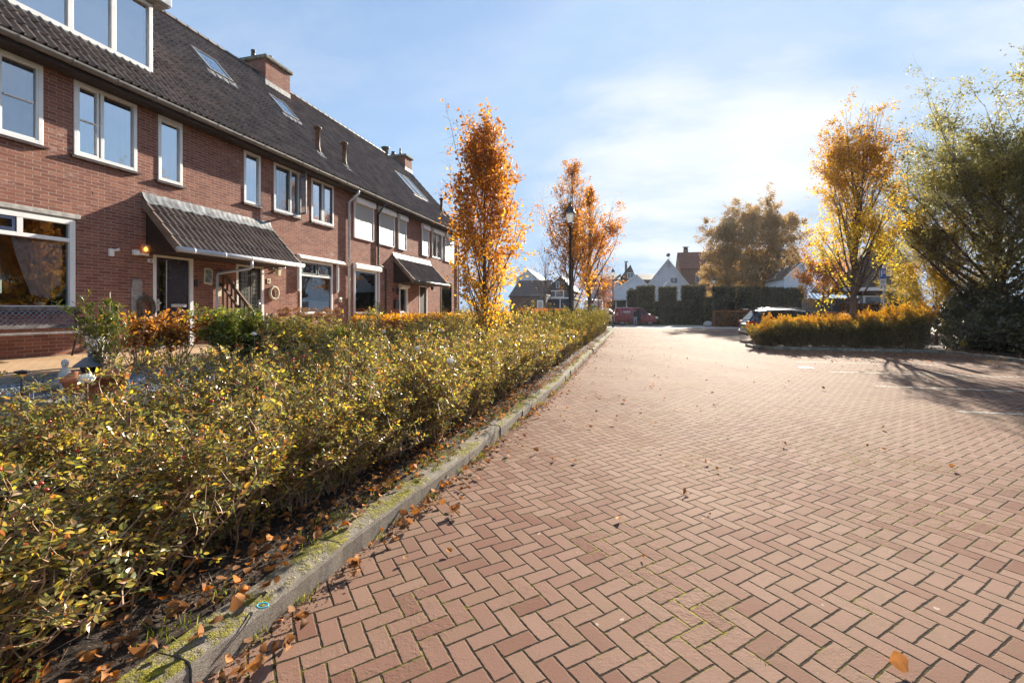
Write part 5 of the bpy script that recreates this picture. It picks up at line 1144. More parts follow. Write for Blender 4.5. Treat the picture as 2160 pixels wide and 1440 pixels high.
# rose hedge along the kerb: one hedge made of bushes
rng = random.Random(11)
hedge = thing('rose_hedge', (-2.9, 5.2, .1), 'long loose rose hedge with yellowing leaves and bare canes along the mossy kerb', 'hedge')
protos = [bush_part('bush', 100+q, 'rose_leaf', hedge, extra=hips, H=1.0, Rad=.5, canes=26, shoots=21, per=3, leafL=.029, leafW=.019, lo=.03, twigr=.0026, wild=1.35, leaf_lo=.14, dens_lo=.6) for q in range(5)]
def hh(y): return float(np.interp(y, [0, 2, 3.5, 6, 9, 12], [1.0, 1.02, 1.08, 1.18, 1.32, 1.42]))
slots = []
y = .55
while y < 11.0:
    slots += [(float(kx(y))-(.66 if y > 3 else .74)+rng.uniform(-.07, .07), y+rng.uniform(-.1, .1)), (-3.25+rng.uniform(-.1, .1), y+.25+rng.uniform(-.12, .12))]
    if y > 1.9: slots.append((-3.85+rng.uniform(-.08, .08), y+rng.uniform(-.12, .12)))
    y += .57
for k_, (x_, y_) in enumerate(slots):
    o = protos[k_] if k_ < 5 else protos[rng.randrange(5)].copy()
    if k_ >= 5: C.objects.link(o)
    H_ = hh(y_)*rng.uniform(.88, 1.10)*(.92 if x_ > -2.7 else 1.0); w_ = rng.uniform(.95, 1.15); place(o, hedge, (x_, y_, .1), rng.uniform(0, 6.28), (w_, w_, H_))
# glossy dense hedge further up the street
hedge2 = thing('glossy_hedge', (-2.6, 21, .1), 'dense glossy green hedge further along the kerb, running behind the lamp post', 'hedge')
protos2 = [bush_part('bush', 200+q, 'hedge_leaf', hedge2, H=1.0, Rad=.62, canes=20, shoots=20, per=9, leafL=.055, leafW=.024, lo=.03, twigr=.004, compound=False, wild=.8, leaf_lo=.1, dens_lo=.9) for q in range(4)]
slots = []; y = 11.2
while y < 34.0:
    xk = float(kx(y))-.66; slots += [(xk-.0+rng.uniform(-.05, .05), y), (xk-.75+rng.uniform(-.08, .08), y+.36)]; y += .70 if y < 20 else .86
for k_, (x_, y_) in enumerate(slots[:98]):
    o = protos2[k_] if k_ < 4 else protos2[rng.randrange(4)].copy()
    if k_ >= 4: C.objects.link(o)
    place(o, hedge2, (x_, y_, .1), rng.uniform(0, 6.28), (rng.uniform(.9, 1.05), rng.uniform(.95, 1.1), rng.uniform(1.38, 1.52)))
# white roses
def flower(loc, r_, label, seed, name='white_rose', parent=None):
    rg = np.random.default_rng(seed); n = 70; t_ = (np.arange(n)+.5)/n; a = np.arange(n)*2.4; el = 1.5-t_*1.75
    dv = np.stack([np.cos(a)*np.cos(el), np.sin(a)*np.cos(el), np.sin(el)], 1); up_ = np.stack([-np.cos(a)*np.sin(el), -np.sin(a)*np.sin(el), np.cos(el)], 1)
    Pn = np.array(loc)+dv*r_*(.30+.30*t_[:, None])-up_*r_*.30; ax = up_*.9+dv*(.15+.55*t_[:, None])+rg.normal(0, .12, (n, 3))
    mb = MB(); mb.add(*leaves(rg, Pn, ax, dv+rg.normal(0, .15, (n, 3)), r_*rg.uniform(.6, .85, n), r_*rg.uniform(.6, .85, n), -.18), 0); mb.tube([loc, (loc[0]+.01, loc[1], loc[2]-.22)], .0025, 5, 1)
    o = mb.build(name, [M['rose'], M['twig']]); props(o, label, 'flower'); return o
flower(P(184, 800, 2.75), .050, 'large white rose standing clear of the hedge in front of the terracotta pot', 1)
flower(P(536, 705, 5.4), .036, 'pale pink white rose on the green bush before the second door', 2)
flower(P(880, 736, 5.6), .05, 'white rose on the hedge top nearest to the clipped orange hedge', 3)
flower(P(808, 700, 6.8), .05, 'small white rose low in front of the red hydrangeas', 4)
flower(P(931, 697, 8.0), .05, 'round white rose just left of the nearest autumn tree', 5)
flower(P(950, 762, 4.3), .045, 'open white rose in the middle of the rose hedge', 6)
# solid ring on the kerb, modelled for a bluish lens flare circle
p_ = G(554, 1277, .142); mb = MB(); mb.tube([(p_.x+.028*math.cos(a), p_.y+.020*math.sin(a), p_.z+.002) for a in np.linspace(0, 2*math.pi, 22)], .0035, 6, cap=False)
props(mb.build('flare_ring', M['turquoise']), 'small turquoise hair band lying on the mossy kerb', 'hair band')

# fallen leaves: on the bed, along the gutter, and strays over the paving
def litter(name, pts, seed, smin=.035, smax=.07, curl=.5):
    rg = np.random.default_rng(seed); n = len(pts); a = rg.uniform(0, 6.28, n)
    ax = np.stack([np.cos(a), np.sin(a), rg.normal(.04, .16, n)], 1); nr = np.stack([rg.normal(0, curl, n), rg.normal(0, curl, n), np.ones(n)], 1)
    s_ = rg.uniform(smin, smax, n); mb = MB(); mb.add(*leaves_round(rg, np.asarray(pts, float), ax, nr, s_, s_*rg.uniform(.7, 1.0, n), .9), 0, True); o = mb.build(name, M['litter']); props(o, kind='stuff'); return o
rg = np.random.default_rng(9)
n = 6500; yb_ = rg.uniform(-.3, 34, n)**1.0; yb_ = np.where(rg.random(n) < .6, rg.uniform(-.2, 9, n), yb_)
litter('fallen_leaves', np.stack([kx(yb_)-rg.uniform(.23, 2.5, n), yb_, .135+rg.uniform(0, .02, n)], 1), 1)
n = 800; yb_ = np.where(rg.random(n) < .45, rg.uniform(0.5, 10, n), rg.uniform(0, 34, n)); cl_ = .5+.5*np.sin(yb_*1.9)+.4*np.sin(yb_*5.3); keep = rg.random(n) < .25+.6*cl_; yb_ = yb_[keep]; n = len(yb_)
litter('fallen_leaves', np.stack([kx(yb_)+np.abs(rg.normal(0, .13, n))+.02, yb_, .015+rg.uniform(0, .012, n)], 1), 2, .03, .065, .7)
n = 240; yb_ = rg.uniform(2.5, 40, n); litter('fallen_leaves', np.stack([kx(yb_)+rg.exponential(1.6, n)+.2, yb_, np.full(n, .02)], 1), 3, .03, .06)
n = 900; litter('fallen_leaves', np.stack([rg.uniform(5, 12.4, n), 20.6-np.abs(rg.normal(0, 2.2, n)), np.full(n, .022)], 1), 4, .03, .06)
n = 700; litter('fallen_leaves', np.stack([rg.normal(11.7, .5, n), rg.uniform(8, 22, n), np.full(n, .10)], 1), 5, .03, .07)
n = 500; yb_ = rg.uniform(.3, 20, n); litter('fallen_leaves', np.stack([kx(yb_[:n])-.17+rg.normal(0, .05, n), yb_[:n], np.full(n, .15)], 1), 6, .03, .06)
st = [(1447, 1043), (1650, 941), (955, 1083), (1880, 1420), (1137, 955), (1862, 908), (1390, 795), (1740, 823), (1320, 850), (1290, 895), (1575, 776), (1500, 830), (2010, 990)]
pts = np.array([tuple(G(a, b)+Vector((0, 0, .022))) for a, b in st]); litter('fallen_leaves', pts, 15, .06, .085, 1.0)
pts = np.array([tuple(G(a+dx, b+dy)+Vector((0, 0, .03))) for a, b in ((750, 1200), (595, 1370), (845, 1115), (905, 1070), (870, 1090), (640, 1320), (520, 1425), (955, 1083)) for dx, dy in ((0, 0), (9, 6), (-9, 4), (4, -7), (14, -3))]); litter('fallen_leaves', pts, 16, .055, .085, 1.1)
pts = np.array([tuple(G(a, b, .14)+Vector((0, 0, .03))) for a, b in ((425, 1345), (395, 1372), (470, 1330), (505, 1290), (545, 1260), (620, 1165), (640, 1160), (600, 1190), (330, 1390), (480, 1300), (660, 1150))]); litter('fallen_leaves', pts, 17, .06, .09, 1.0)
rg = np.random.default_rng(19); n = 15000; yb_ = rg.uniform(.1, 13, n)
pts = np.stack([kx(yb_)-rg.uniform(.21, 1.5, n), yb_, .125+rg.uniform(0, .02, n)], 1); a = rg.uniform(0, 6.28, n); mb = MB()
mb.add(*leaves(rg, pts, np.stack([np.cos(a), np.sin(a), rg.normal(0, .25, n)], 1), np.stack([rg.normal(0, .6, n), rg.normal(0, .6, n), np.ones(n)], 1), rg.uniform(.008, .032, n), rg.uniform(.005, .018, n), .3, True)); props(mb.build('leaf_debris', M['debris']), kind='stuff')
n = 900; yb_ = rg.uniform(.1, 12, n); pts = np.stack([kx(yb_)-rg.uniform(.2, 1.3, n), yb_, .14+rg.uniform(0, .015, n)], 1); a = rg.uniform(0, 6.28, n); L_ = rg.uniform(.04, .2, n)
mb = MB(); mb.add(*segs(pts, pts+np.stack([np.cos(a)*L_, np.sin(a)*L_, rg.normal(0, .01, n)], 1), np.full(n, .0025), np.full(n, .001), 3)); props(mb.build('twig_litter', M['bark']), kind='stuff')
n = 9000; yb_ = rg.uniform(.6, 24, n); keep = rg.random(n) < .35+.5*np.sin(yb_*2.3)**2; yb_ = yb_[keep]; n = len(yb_)
pts = np.stack([kx(yb_)+np.abs(rg.normal(0, .07, n))+.005, yb_, .008+rg.uniform(0, .008, n)], 1); a = rg.uniform(0, 6.28, n); mb = MB()
mb.add(*leaves(rg, pts, np.stack([np.cos(a), np.sin(a), rg.normal(0, .2, n)], 1), np.stack([rg.normal(0, .5, n), rg.normal(0, .5, n), np.ones(n)], 1), rg.uniform(.006, .028, n), rg.uniform(.004, .016, n), .3, True)); props(mb.build('leaf_debris', M['debris']), kind='stuff')
# grass tufts at the kerb foot and in the bed edge
def tufts(name, centres, n, h, seed, spread=.03, mat='grass', wd=.003):
    rg = np.random.default_rng(seed); c_ = np.repeat(np.array(centres), n, 0); m_ = len(c_); Pn = c_+np.stack([rg.normal(0, spread, m_), rg.normal(0, spread, m_), np.zeros(m_)], 1)
    ax = np.stack([rg.normal(0, .45, m_), rg.normal(0, .45, m_), np.ones(m_)], 1); L = h*rg.uniform(.4, 1.2, m_); mb = MB(); mb.add(*leaves(rg, Pn, ax, rg.normal(0, 1, (m_, 3)), L, wd, .3)); o = mb.build(name, M[mat]); props(o, kind='stuff'); return o
cent = [(float(kx(y_))+rng.uniform(.0, .05), y_, 0.0) for y_ in [rng.uniform(1.2, 12) for _ in range(46)]]
tufts('grass', cent, 26, .05, 5)
cent = [(float(kx(y_))-.22-abs(rng.gauss(0, .05)), y_, .12) for y_ in [rng.uniform(.4, 8) for _ in range(40)]]
tufts('grass', cent, 30, .06, 6, .05)
rg = np.random.default_rng(33)      # moss and seedlings in the joints of the near paving
cent = np.stack([rg.uniform(-1.4, 6, 900), rg.uniform(1.6, 9, 900), np.full(900, .006)], 1); cent = cent[(np.sin(cent[:, 0]*1.3)+np.sin(cent[:, 1]*1.1+1) > .2)]
tufts('moss', cent, 10, .010, 8, .018, 'moss_bits', .004)
# moss cushions on the kerb
cent = []
for y_ in np.arange(.8, 24, .05):
    if math.sin(y_*2.1)+math.sin(y_*5.7+1)*.6+rng.gauss(0, .4) > .35: cent.append((float(kx(y_))-rng.uniform(.05, .18), y_, .136))
tufts('moss', cent, 60, .012, 9, .022, 'moss_bits', .0035)

# ---- front garden plants
def garden_bush(name, label, cat, loc, leafm, seed, sc, group=None, **kw):
    t_ = thing(name, loc, label, cat, group); S, lv, n = cane_bush(seed, **kw)
    a = MB(); a.add(*S.mesh(3)); a_ = a.build('stems', M['twig'], None); a_.parent = t_; a_.scale = sc if hasattr(sc, '__len__') else (sc,)*3
    b_ = MB(); b_.add(*lv); b2 = b_.build('foliage', M[leafm], None); b2.parent = t_; b2.scale = a_.scale; return t_
garden_bush('garden_shrub', 'staked bright green shrub growing in the large terracotta pot', 'shrub', (POT.x, POT.y, .95), 'green_leaf', 31, (.66, .66, .82), H=.95, Rad=.30, canes=16, shoots=12, per=9, leafL=.06, leafW=.021, lo=.2, compound=False, wild=1.0, leaf_lo=0)
Ys = lambda px_, X_: FY(px_, -X_)
hy = [(295, -6.9, .95, .90), (375, -6.8, 1.05, .90)]
for q, (px_, X_, w_, h_) in enumerate(hy):
    t_ = garden_bush('hydrangea', ['orange hydrangea in front of the driftwood plank, left of the door', 'larger orange hydrangea with faded heads right in front of the purple door'][q], 'hydrangea', (X_, Ys(px_, X_), .72), 'hydrangea_leaf', 41+q, (w_, w_, h_), 'hydrangeas in the front gardens', H=.9, Rad=.5, canes=22, shoots=8, per=9, leafL=.065, leafW=.045, lo=.45, compound=False, wild=.7, leaf_lo=0)
garden_bush('rose_bush', 'tall dense green rose bush in front of the leaded glass door', 'rose bush', (-6.3, Ys(500, -6.3), .70), 'green_leaf', 51, (1.1, 1.1, .98), H=.9, Rad=.55, canes=30, shoots=16, per=6, leafL=.045, leafW=.028, lo=.12, compound=True, wild=.8, leaf_lo=0)
garden_bush('rose_bush', 'loose pale green rose bush just right of the tall green one', 'rose bush', (-5.9, Ys(585, -5.9), .70), 'rose_leaf', 52, (1.1, 1.1, .78), H=.9, Rad=.55, canes=26, shoots=14, per=6, leafL=.042, leafW=.026, lo=.12, compound=True, wild=1.0, leaf_lo=0)
def blooms(parent, loc, n, R_, z0, z1, r_, seed, mat='dried_bloom'):
    rg = np.random.default_rng(seed); mb = MB()
    for k_ in range(n):
        a = rg.uniform(0, 6.28); q = R_*math.sqrt(rg.random()); c_ = np.array([loc[0]+q*math.cos(a), loc[1]+q*math.sin(a), rg.uniform(z0, z1)]); m_ = 130
        dv = unit(rg.normal(0, 1, (m_, 3))); dv[:, 2] = np.abs(dv[:, 2])*.8; Pn = c_+dv*r_*rg.uniform(.7, 1, (m_, 1)); mb.add(*leaves(rg, Pn, np.cross(dv, rg.normal(0, 1, (m_, 3))), dv, .02, .018, .1, True))
    mb.build('bloom', M[mat], parent)
t_ = garden_bush('hydrangea', 'dried brown hydrangea below the awning window, between house wall and roses', 'hydrangea', (-7.0, Ys(650, -7.0), .72), 'olive_leaf', 61, (1.25, 1.25, .85), 'hydrangeas in the front gardens', H=.9, Rad=.55, canes=24, shoots=6, per=7, leafL=.07, leafW=.05, lo=.4, compound=False, wild=.7, leaf_lo=0)
blooms(t_, (-7.0, Ys(650, -7.0), 0), 46, .62, 1.40, 1.62, .085, 5)
t_ = garden_bush('hydrangea', 'low red brown hydrangea before the clipped orange hedge', 'hydrangea', (-6.0, Ys(800, -6.0), .70), 'hydrangea_leaf', 62, (1.3, 1.5, .62), 'hydrangeas in the front gardens', H=.9, Rad=.55, canes=24, shoots=8, per=7, leafL=.07, leafW=.05, lo=.4, compound=False, wild=.7, leaf_lo=0)
blooms(t_, (-6.0, Ys(800, -6.0), 0), 44, .8, 1.12, 1.32, .085, 6, 'red_bloom')
o = tufts('ornamental_grass', [(-5.9, Ys(735, -5.9), .7)], 700, .62, 12, .20, 'grass', .012); o['kind'] = ''; del o['kind']; props(o, 'clump of arching bright green grass in the second front garden', 'ornamental grass')
o = tufts('ornamental_grass', [(-7.3, Ys(330, -7.3), .7)], 160, .30, 13, .25, 'straw_leaf', .008); del o['kind']; props(o, 'tuft of straw coloured stalks at the foot of the orange hydrangeas', 'ornamental grass')
# low fill planting in the gardens
fill = [(-6.4, 7.6, 'rose_leaf', .62, 'low yellow green rose bush in the second garden, nearest the steps'), (-6.6, 10.3, 'rose_leaf', .6, 'low rose bush behind the arching grass'), (-5.9, 12.2, 'hedge_leaf', .55, 'low olive shrub beyond the red brown hydrangea'),
        (-5.9, 14.4, 'rose_leaf', .55, 'yellow green rose bush in the third garden'), (-6.0, 7.1, 'olive_leaf', .5, 'dull olive shrub close to the long edging'), (-5.8, 17.0, 'hedge_leaf', .6, 'small olive shrub in the last garden, left of the nearest autumn tree')]
for q, (x_, y_, m_, h_, lb) in enumerate(fill):
    garden_bush('garden_shrub', lb, 'shrub', (x_, y_, .7), m_, 300+q, (1.2, 1.3, h_), 'low shrubs in the front gardens', H=.95, Rad=.55, canes=22, shoots=13, per=6, leafL=.045, leafW=.028, lo=.1, compound=(q % 2 == 0), wild=.9, leaf_lo=0)

# clipped hedges: leaves over a rounded box round a twiggy core
def box_leaves(rg, x0, x1, y0, y1, z0, z1, dens, L, Wd, rough=.05, simple_=True, top=True):
    fs = []
    def face(n, fx, nr):
        u, v = rg.random(n), rg.random(n); p_ = fx(u, v); nz = np.sin(p_[:, 0]*3.1+p_[:, 1]*2.3)*.5+np.sin(p_[:, 2]*5+p_[:, 1]*4)*.5
        p_ = p_+np.array(nr)*(rg.normal(0, rough, (n, 1))+nz[:, None]*rough*.8-rough); fs.append((p_, np.tile(nr, (n, 1))))
    dx, dy, dz = x1-x0, y1-y0, z1-z0
    for sx, xx in ((-1, x0), (1, x1)): face(int(dens*dy*dz), lambda u, v: np.stack([np.full_like(u, xx), y0+u*dy, z0+v*dz], 1), (sx, 0, 0))
    for sy, yy in ((-1, y0), (1, y1)): face(int(dens*dx*dz), lambda u, v: np.stack([x0+u*dx, np.full_like(u, yy), z0+v*dz], 1), (0, sy, 0))
    if top: face(int(dens*dx*dy), lambda u, v: np.stack([x0+u*dx, y0+v*dy, np.full_like(u, z1)], 1), (0, 0, 1))
    Pn = np.concatenate([f[0] for f in fs]); nr = np.concatenate([f[1] for f in fs]); n = len(Pn)
    ax = rg.normal(0, .7, (n, 3))+nr*.35; ax[:, 2] += .25
    s_ = rg.uniform(.6, 1.25, n); return leaves(rg, Pn, ax, nr+rg.normal(0, .6, (n, 3)), L*s_, Wd*s_, .12, simple_)
def box_hedge(name, label, cat, x0, x1, y0, y1, z0, z1, mat, dens=1500, L=.05, Wd=.032, seed=1, core='bark', rough=.05, group=None, inset=.10):
    t_ = thing(name, ((x0+x1)/2, (y0+y1)/2, z0), label, cat, group); rg = np.random.default_rng(seed)
    mb = MB(); mb.add(*box_leaves(rg, x0, x1, y0, y1, z0, z1, dens, L, Wd, rough)); mb.build('foliage', M[mat], t_)
    S = Seg(); n = int(60*(x1-x0)*(y1-y0))+20
    for k_ in range(min(n, 900)):
        b_ = (rg.uniform(x0+.08, x1-.08), rg.uniform(y0+.08, y1-.08), z0-.02); S.poly(polyl(rg, b_, (rg.normal(0, .2), rg.normal(0, .2), 1), (z1-z0)*.92, 3, .1), .008, .003)
    S2 = MB(); S2.add(*S.mesh(3)); S2.build('stems', M['twig'], t_)
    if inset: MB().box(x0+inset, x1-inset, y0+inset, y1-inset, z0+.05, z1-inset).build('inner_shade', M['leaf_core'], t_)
    return t_
box_hedge('beech_hedge', 'low clipped orange and green beech hedge in front of the last two houses', 'hedge', -6.75, -6.2, 9.9, 24.5, .70, 1.44, 'beech_mix', 1700, .055, .036, 71)
box_hedge('beech_hedge', 'flat topped rusty red hedge strip far behind the glossy hedge', 'hedge', -5.2, -4.5, 20.0, 36, .1, 1.62, 'rust_leaf', 700, .07, .05, 72)
# low hedge of the near plot along the far side of the path, dark and sparse

# ------------------------------------------------------------------ trees
def tree(name, label, loc, seed, H, trunk_h, r0, prof, nprim, leafm, leafL, leafW, nleaf, incl=.55, up=.10, sec=8, tw=4, droop=0.0, barktop=.0, bark='bark', group=None, lean=(0, 0), leaf_from=.25, skip_top=0.0, simple_=True, cat='tree', seclen=.34, leafhang=0.0, fork=1.0):
    rg = np.random.default_rng(seed); t_ = thing(name, loc, label, cat, group)
    trunk = [np.array([0, 0, -.05])]; n = 10
    for k_ in range(1, n+1):
        f = k_/n; trunk.append(np.array([lean[0]*f+rg.normal(0, .012*H/8), lean[1]*f+rg.normal(0, .012*H/8), H*f*.97]))
    trunk = np.array(trunk); mbt = MB(); rad = [r0*(1.25 if k_ == 0 else 1)*(1-.93*(k_/n)**.85)+.008 for k_ in range(n+1)]
    mbt.tube([tuple(v) for v in trunk], rad, 10); S1 = Seg(); S2 = Seg(); sites = []; dirs = []
    for k_ in range(nprim):
        f = (k_+rg.random())/nprim; h = trunk_h+(H*.96-trunk_h)*f**.9; rel = (h-trunk_h)/(H-trunk_h)
        p_, _ = at_t(trunk, min(h/(H*.97), .99)); az = k_*2.4+rg.normal(0, .35); Rr = prof(rel)*rg.uniform(.75, 1.2)
        ic = incl*rg.uniform(.75, 1.25)*(1-.35*rel); L = Rr/max(math.sin(ic), .25)*.95
        d0 = (math.cos(az)*math.sin(ic), math.sin(az)*math.sin(ic), math.cos(ic)); pl = polyl(rg, p_, d0, L, 7, .07, up, droop)
        rb = max(.006, r0*.34*(1-rel)**.8); S1.poly(pl, rb, .004)
        for s_ in range(sec):
            tt = .18+.82*(s_+rg.random())/sec; q0, tg = at_t(pl, min(tt, .99)); tg = tg/np.linalg.norm(tg)
            dd_ = tg*.9+rg.normal(0, .55, 3)+np.array([0, 0, .15]); L2 = L*seclen*rg.uniform(.6, 1.2)*(1.15-.6*tt)+.08
            q = polyl(rg, q0, dd_, L2, 4, .12, up*.6, droop*1.5); S2.poly(q, max(.003, rb*.35*(1-tt*.6)), .0018)
            for w_ in range(tw):
                r_, tq = at_t(q, min(.25+.75*(w_+rg.random())/tw, .99)); dd2 = tq/np.linalg.norm(tq)+rg.normal(0, .7, 3); L3 = L2*.38*rg.uniform(.6, 1.3)+.04
                z_ = polyl(rg, r_, dd2, L3, 2, .15, 0, droop*2); S2.poly(z_, .0026, .0012)
                if rel > 1-skip_top and rg.random() < .8: continue
                for u in range(2): pp_, tz = at_t(z_, (u+.7)/2*.98); sites.append(pp_); dirs.append(tz)
            if not (rel > 1-skip_top and rg.random() < .8):
                for u in range(3): pp_, tz = at_t(q, (u+1)/3*.98); sites.append(pp_); dirs.append(tz)
    sites = np.array(sites); dirs = unit(np.array(dirs)); idx = rg.integers(0, len(sites), nleaf)
    kp_ = np.sin(sites[idx]*np.array([2.3, 2.9, 2.1])+seed).sum(1)+rg.normal(0, .55, nleaf) > -.75; idx = idx[kp_]
    Pn = sites[idx]+rg.normal(0, leafL*.8, (len(idx), 3)); ax = dirs[idx]*.6+rg.normal(0, .7, (len(idx), 3)); ax[:, 2] -= leafhang
    s_ = rg.uniform(.6, 1.25, len(idx)); lv = leaves(rg, Pn, ax, rg.normal(0, 1, (len(idx), 3))+np.array([0, 0, .5]), leafL*s_, leafW*s_, .15, simple_)
    for mbx, nm in ((mbt, 'trunk'),): o = mbx.build(nm, M[bark]); o.parent = t_
    mb = MB(); mb.add(*S1.mesh(6)); mb.add(*S2.mesh(3)); o = mb.build('branches', M[bark]); o.parent = t_
    mb = MB(); mb.add(*lv); o = mb.build('crown', M[leafm]); o.parent = t_
    return t_
def W_at(px_, z_): p_ = P(px_, 655, z_); return (p_.x, p_.y)
grp = 'upright autumn trees along the street'
x_, y_ = W_at(1022, 9.6); tree('autumn_tree', 'nearest upright orange tree, rising out of the hedge by the end of the row', (x_, y_, .1), 1, 4.5, .45, .060, lambda r: 1.02*(1-r)**.42*(.80+.35*min(r*4, 1)), 54, 'orange_leaf', .068, .050, 12500, .58, .13, 8, 4, group=grp, simple_=False)
x_, y_ = W_at(1207, 20.5); tree('autumn_tree', 'orange tree directly behind the lamp post, with a bare top', (x_, y_, .1), 2, 8.0, 1.3, .085, lambda r: 2.0*(1-r)**.9*(.75+.3*min(r*4, 1)), 48, 'orange_leaf', .09, .066, 7000, .62, .12, 8, 4, group=grp, skip_top=.55)
x_, y_ = W_at(1244, 24.0); tree('autumn_tree', 'orange tree with a long leafy branch reaching right, beside the parked vans', (x_, y_, .1), 3, 8.1, 1.7, .14, lambda r: 2.9*(1-r)**1.5*(.75+.3*min(r*5, 1)), 46, 'orange_leaf', .10, .075, 12500, .75, .08, 8, 4, group=grp, skip_top=.62)
x_, y_ = W_at(1796, 19.2); tree('autumn_tree', 'tall orange and yellow tree standing in the parking island hedge', (x_, y_, .09), 4, 8.6, 1.6, .15, lambda r: 2.35*(1-r)**.60*(.78+.3*min(r*4, 1)), 74, 'yellow_leaf', .088, .066, 33000, .62, .12, 9, 5, group=grp, lean=(.35, .1), skip_top=.10)
x_, y_ = W_at(1736, 33); tree('small_tree', 'small round orange tree in front of the grey wooden fence', (x_, y_, 0), 5, 4.4, 1.4, .10, lambda r: 1.9*math.sqrt(max(.05, 1-(2*r-.8)**2)), 34, 'orange_leaf', .14, .10, 9000, .8, .03, 8, 4)
x_, y_ = W_at(2105, 18.5); tree('large_tree', 'big spreading olive green tree at the right edge over the dark ivy bank', (x_, y_, .1), 6, 6.7, .9, .26, lambda r: 4.9*math.sqrt(max(.06, 1-(1.4*r-.25)**2)), 64, 'olive_leaf', .088, .054, 120000, 1.1, .09, 12, 8, droop=.0, seclen=.50)
x_, y_ = W_at(2330, 16.0); tree('large_tree', 'second olive green tree, mostly outside the right edge of the view', (x_, y_, .1), 7, 5.4, .9, .26, lambda r: 4.6*math.sqrt(max(.06, 1-(1.5*r-.35)**2)), 56, 'olive_leaf', .10, .06, 80000, .95, .05, 11, 5, seclen=.34)
x_, y_ = W_at(1975, 20.5); tree('young_tree', 'golden bushy young tree between the parking sign and the ivy bank', (x_, y_, .1), 8, 4.7, .3, .06, lambda r: 1.9*math.sqrt(max(.05, 1-(1.5*r-.4)**2)), 60, 'golden_olive', .075, .05, 42000, .85, .03, 9, 5)
bt = 'brown birches behind the conifer hedge'
for q, (px_, z_, H_, w_, lb) in enumerate([(1532, 62, 12.0, 3.0, 'left birch of the brown clump, in front of the red roof'), (1585, 66, 14.4, 3.9, 'tallest birch in the middle of the brown clump'), (1640, 63, 13.2, 3.5, 'right birch of the brown clump, nearest the island tree')]):
    x_, y_ = W_at(px_, z_); tree('birch_tree', lb, (x_, y_, 0), 20+q, H_, 1.4, .26, lambda r, w_=w_: w_*math.sqrt(max(.05, 1-(1.35*r-.35)**2)), 52, 'birch_leaf', .22, .15, 38000, .7, .04, 10, 5, droop=.16, group=bt, seclen=.3, leafhang=.5)
x_, y_ = W_at(1150, 36); tree('bare_tree', 'thin nearly bare tree before the brick garages', (x_, y_, 0), 30, 5.6, 1.5, .09, lambda r: 1.6*(1-r)**.5, 24, 'orange_leaf', .10, .07, 160, .55, .08, 6, 3)
x_, y_ = W_at(1262, 46); tree('small_tree', 'low dark brown shrub like tree left of the carport', (x_, y_, 0), 31, 4.2, .5, .10, lambda r: 2.2*math.sqrt(max(.05, 1-(1.5*r-.5)**2)), 30, 'beech_leaf', .14, .10, 5000, .8, .04, 7, 4)
# ---- island shrubs
isl = thing('island_shrubbery', (8.2, 21.9, .09), 'low shrubbery in the parking island with glowing orange and yellow tops', 'shrubbery')
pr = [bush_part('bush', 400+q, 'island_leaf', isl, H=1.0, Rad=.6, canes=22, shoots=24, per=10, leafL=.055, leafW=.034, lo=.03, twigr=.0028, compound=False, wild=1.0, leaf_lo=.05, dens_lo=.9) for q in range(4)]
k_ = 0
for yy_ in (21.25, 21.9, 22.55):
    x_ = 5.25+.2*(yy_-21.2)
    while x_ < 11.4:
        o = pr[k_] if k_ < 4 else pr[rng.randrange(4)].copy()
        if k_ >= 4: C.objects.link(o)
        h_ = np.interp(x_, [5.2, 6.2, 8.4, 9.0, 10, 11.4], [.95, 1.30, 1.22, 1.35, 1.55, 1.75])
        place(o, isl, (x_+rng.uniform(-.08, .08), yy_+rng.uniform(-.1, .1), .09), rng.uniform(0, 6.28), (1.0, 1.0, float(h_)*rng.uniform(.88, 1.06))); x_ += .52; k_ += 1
# ---- ivy bank and shrubs at the right
def blob_leaves(rg, c_, r_, n, L, Wd):
    dv = unit(rg.normal(0, 1, (n, 3))); dv[:, 2] = np.abs(dv[:, 2])
    k_ = 1+.16*np.sin(dv[:, 0]*5+c_[0])+.14*np.sin(dv[:, 1]*6+c_[1])+.12*np.sin(dv[:, 2]*8)
    Pn = np.array(c_)+dv*np.array(r_)*(k_*(1-.35*rg.random(n)**2.2))[:, None]; ax = rg.normal(0, .8, (n, 3)); ax[:, 2] -= .3; s_ = rg.uniform(.6, 1.3, n)
    return leaves(rg, Pn, ax, dv+rg.normal(0, .6, (n, 3)), L*s_, Wd*s_, .1, True)
rg = np.random.default_rng(81)
for q, (x_, y_, rx, ry, rz, lb) in enumerate([(14.3, 22.0, 2.4, 2.2, 3.0, 'farthest mound of the dark ivy bank, beside the golden young tree'), (14.6, 18.3, 2.3, 2.6, 3.3, 'middle mound of the dark ivy bank under the large tree'), (15.0, 14.0, 2.4, 2.8, 3.1, 'nearest mound of the dark ivy bank at the right edge'), (15.3, 9.4, 2.6, 2.8, 3.0, 'mound of the ivy bank beyond the right edge of the view')]):
    t_ = thing('ivy_mound', (x_, y_, .07), lb, 'ivy bank', 'mounds of ivy along the car park'); mb = MB(); mb.add(*blob_leaves(rg, (x_, y_, .07), (rx*.9, ry*.9, rz*.86), 9000, .10, .08))
    for l_ in range(9): a_ = rg.uniform(0, 6.28); mb.add(*blob_leaves(rg, (x_+rx*.6*math.cos(a_), y_+ry*.6*math.sin(a_), rz*rg.uniform(.1, .62)), (rx*.5, ry*.5, rz*rg.uniform(.28, .5)), 2300, .10, .08))
    mb.build('foliage', M['ivy_leaf'], t_)
    mb = MB(); pf = [(1-.0, 0), (.86, .3), (.74, .55), (.5, .78), (.2, .88), (0, .9)]; mb.lathe((x_, y_, .0), [(a*.66, b*rz*.72) for a, b in pf], 14, sx=rx, sy=ry); mb.build('inner_shade', M['leaf_core'], t_)
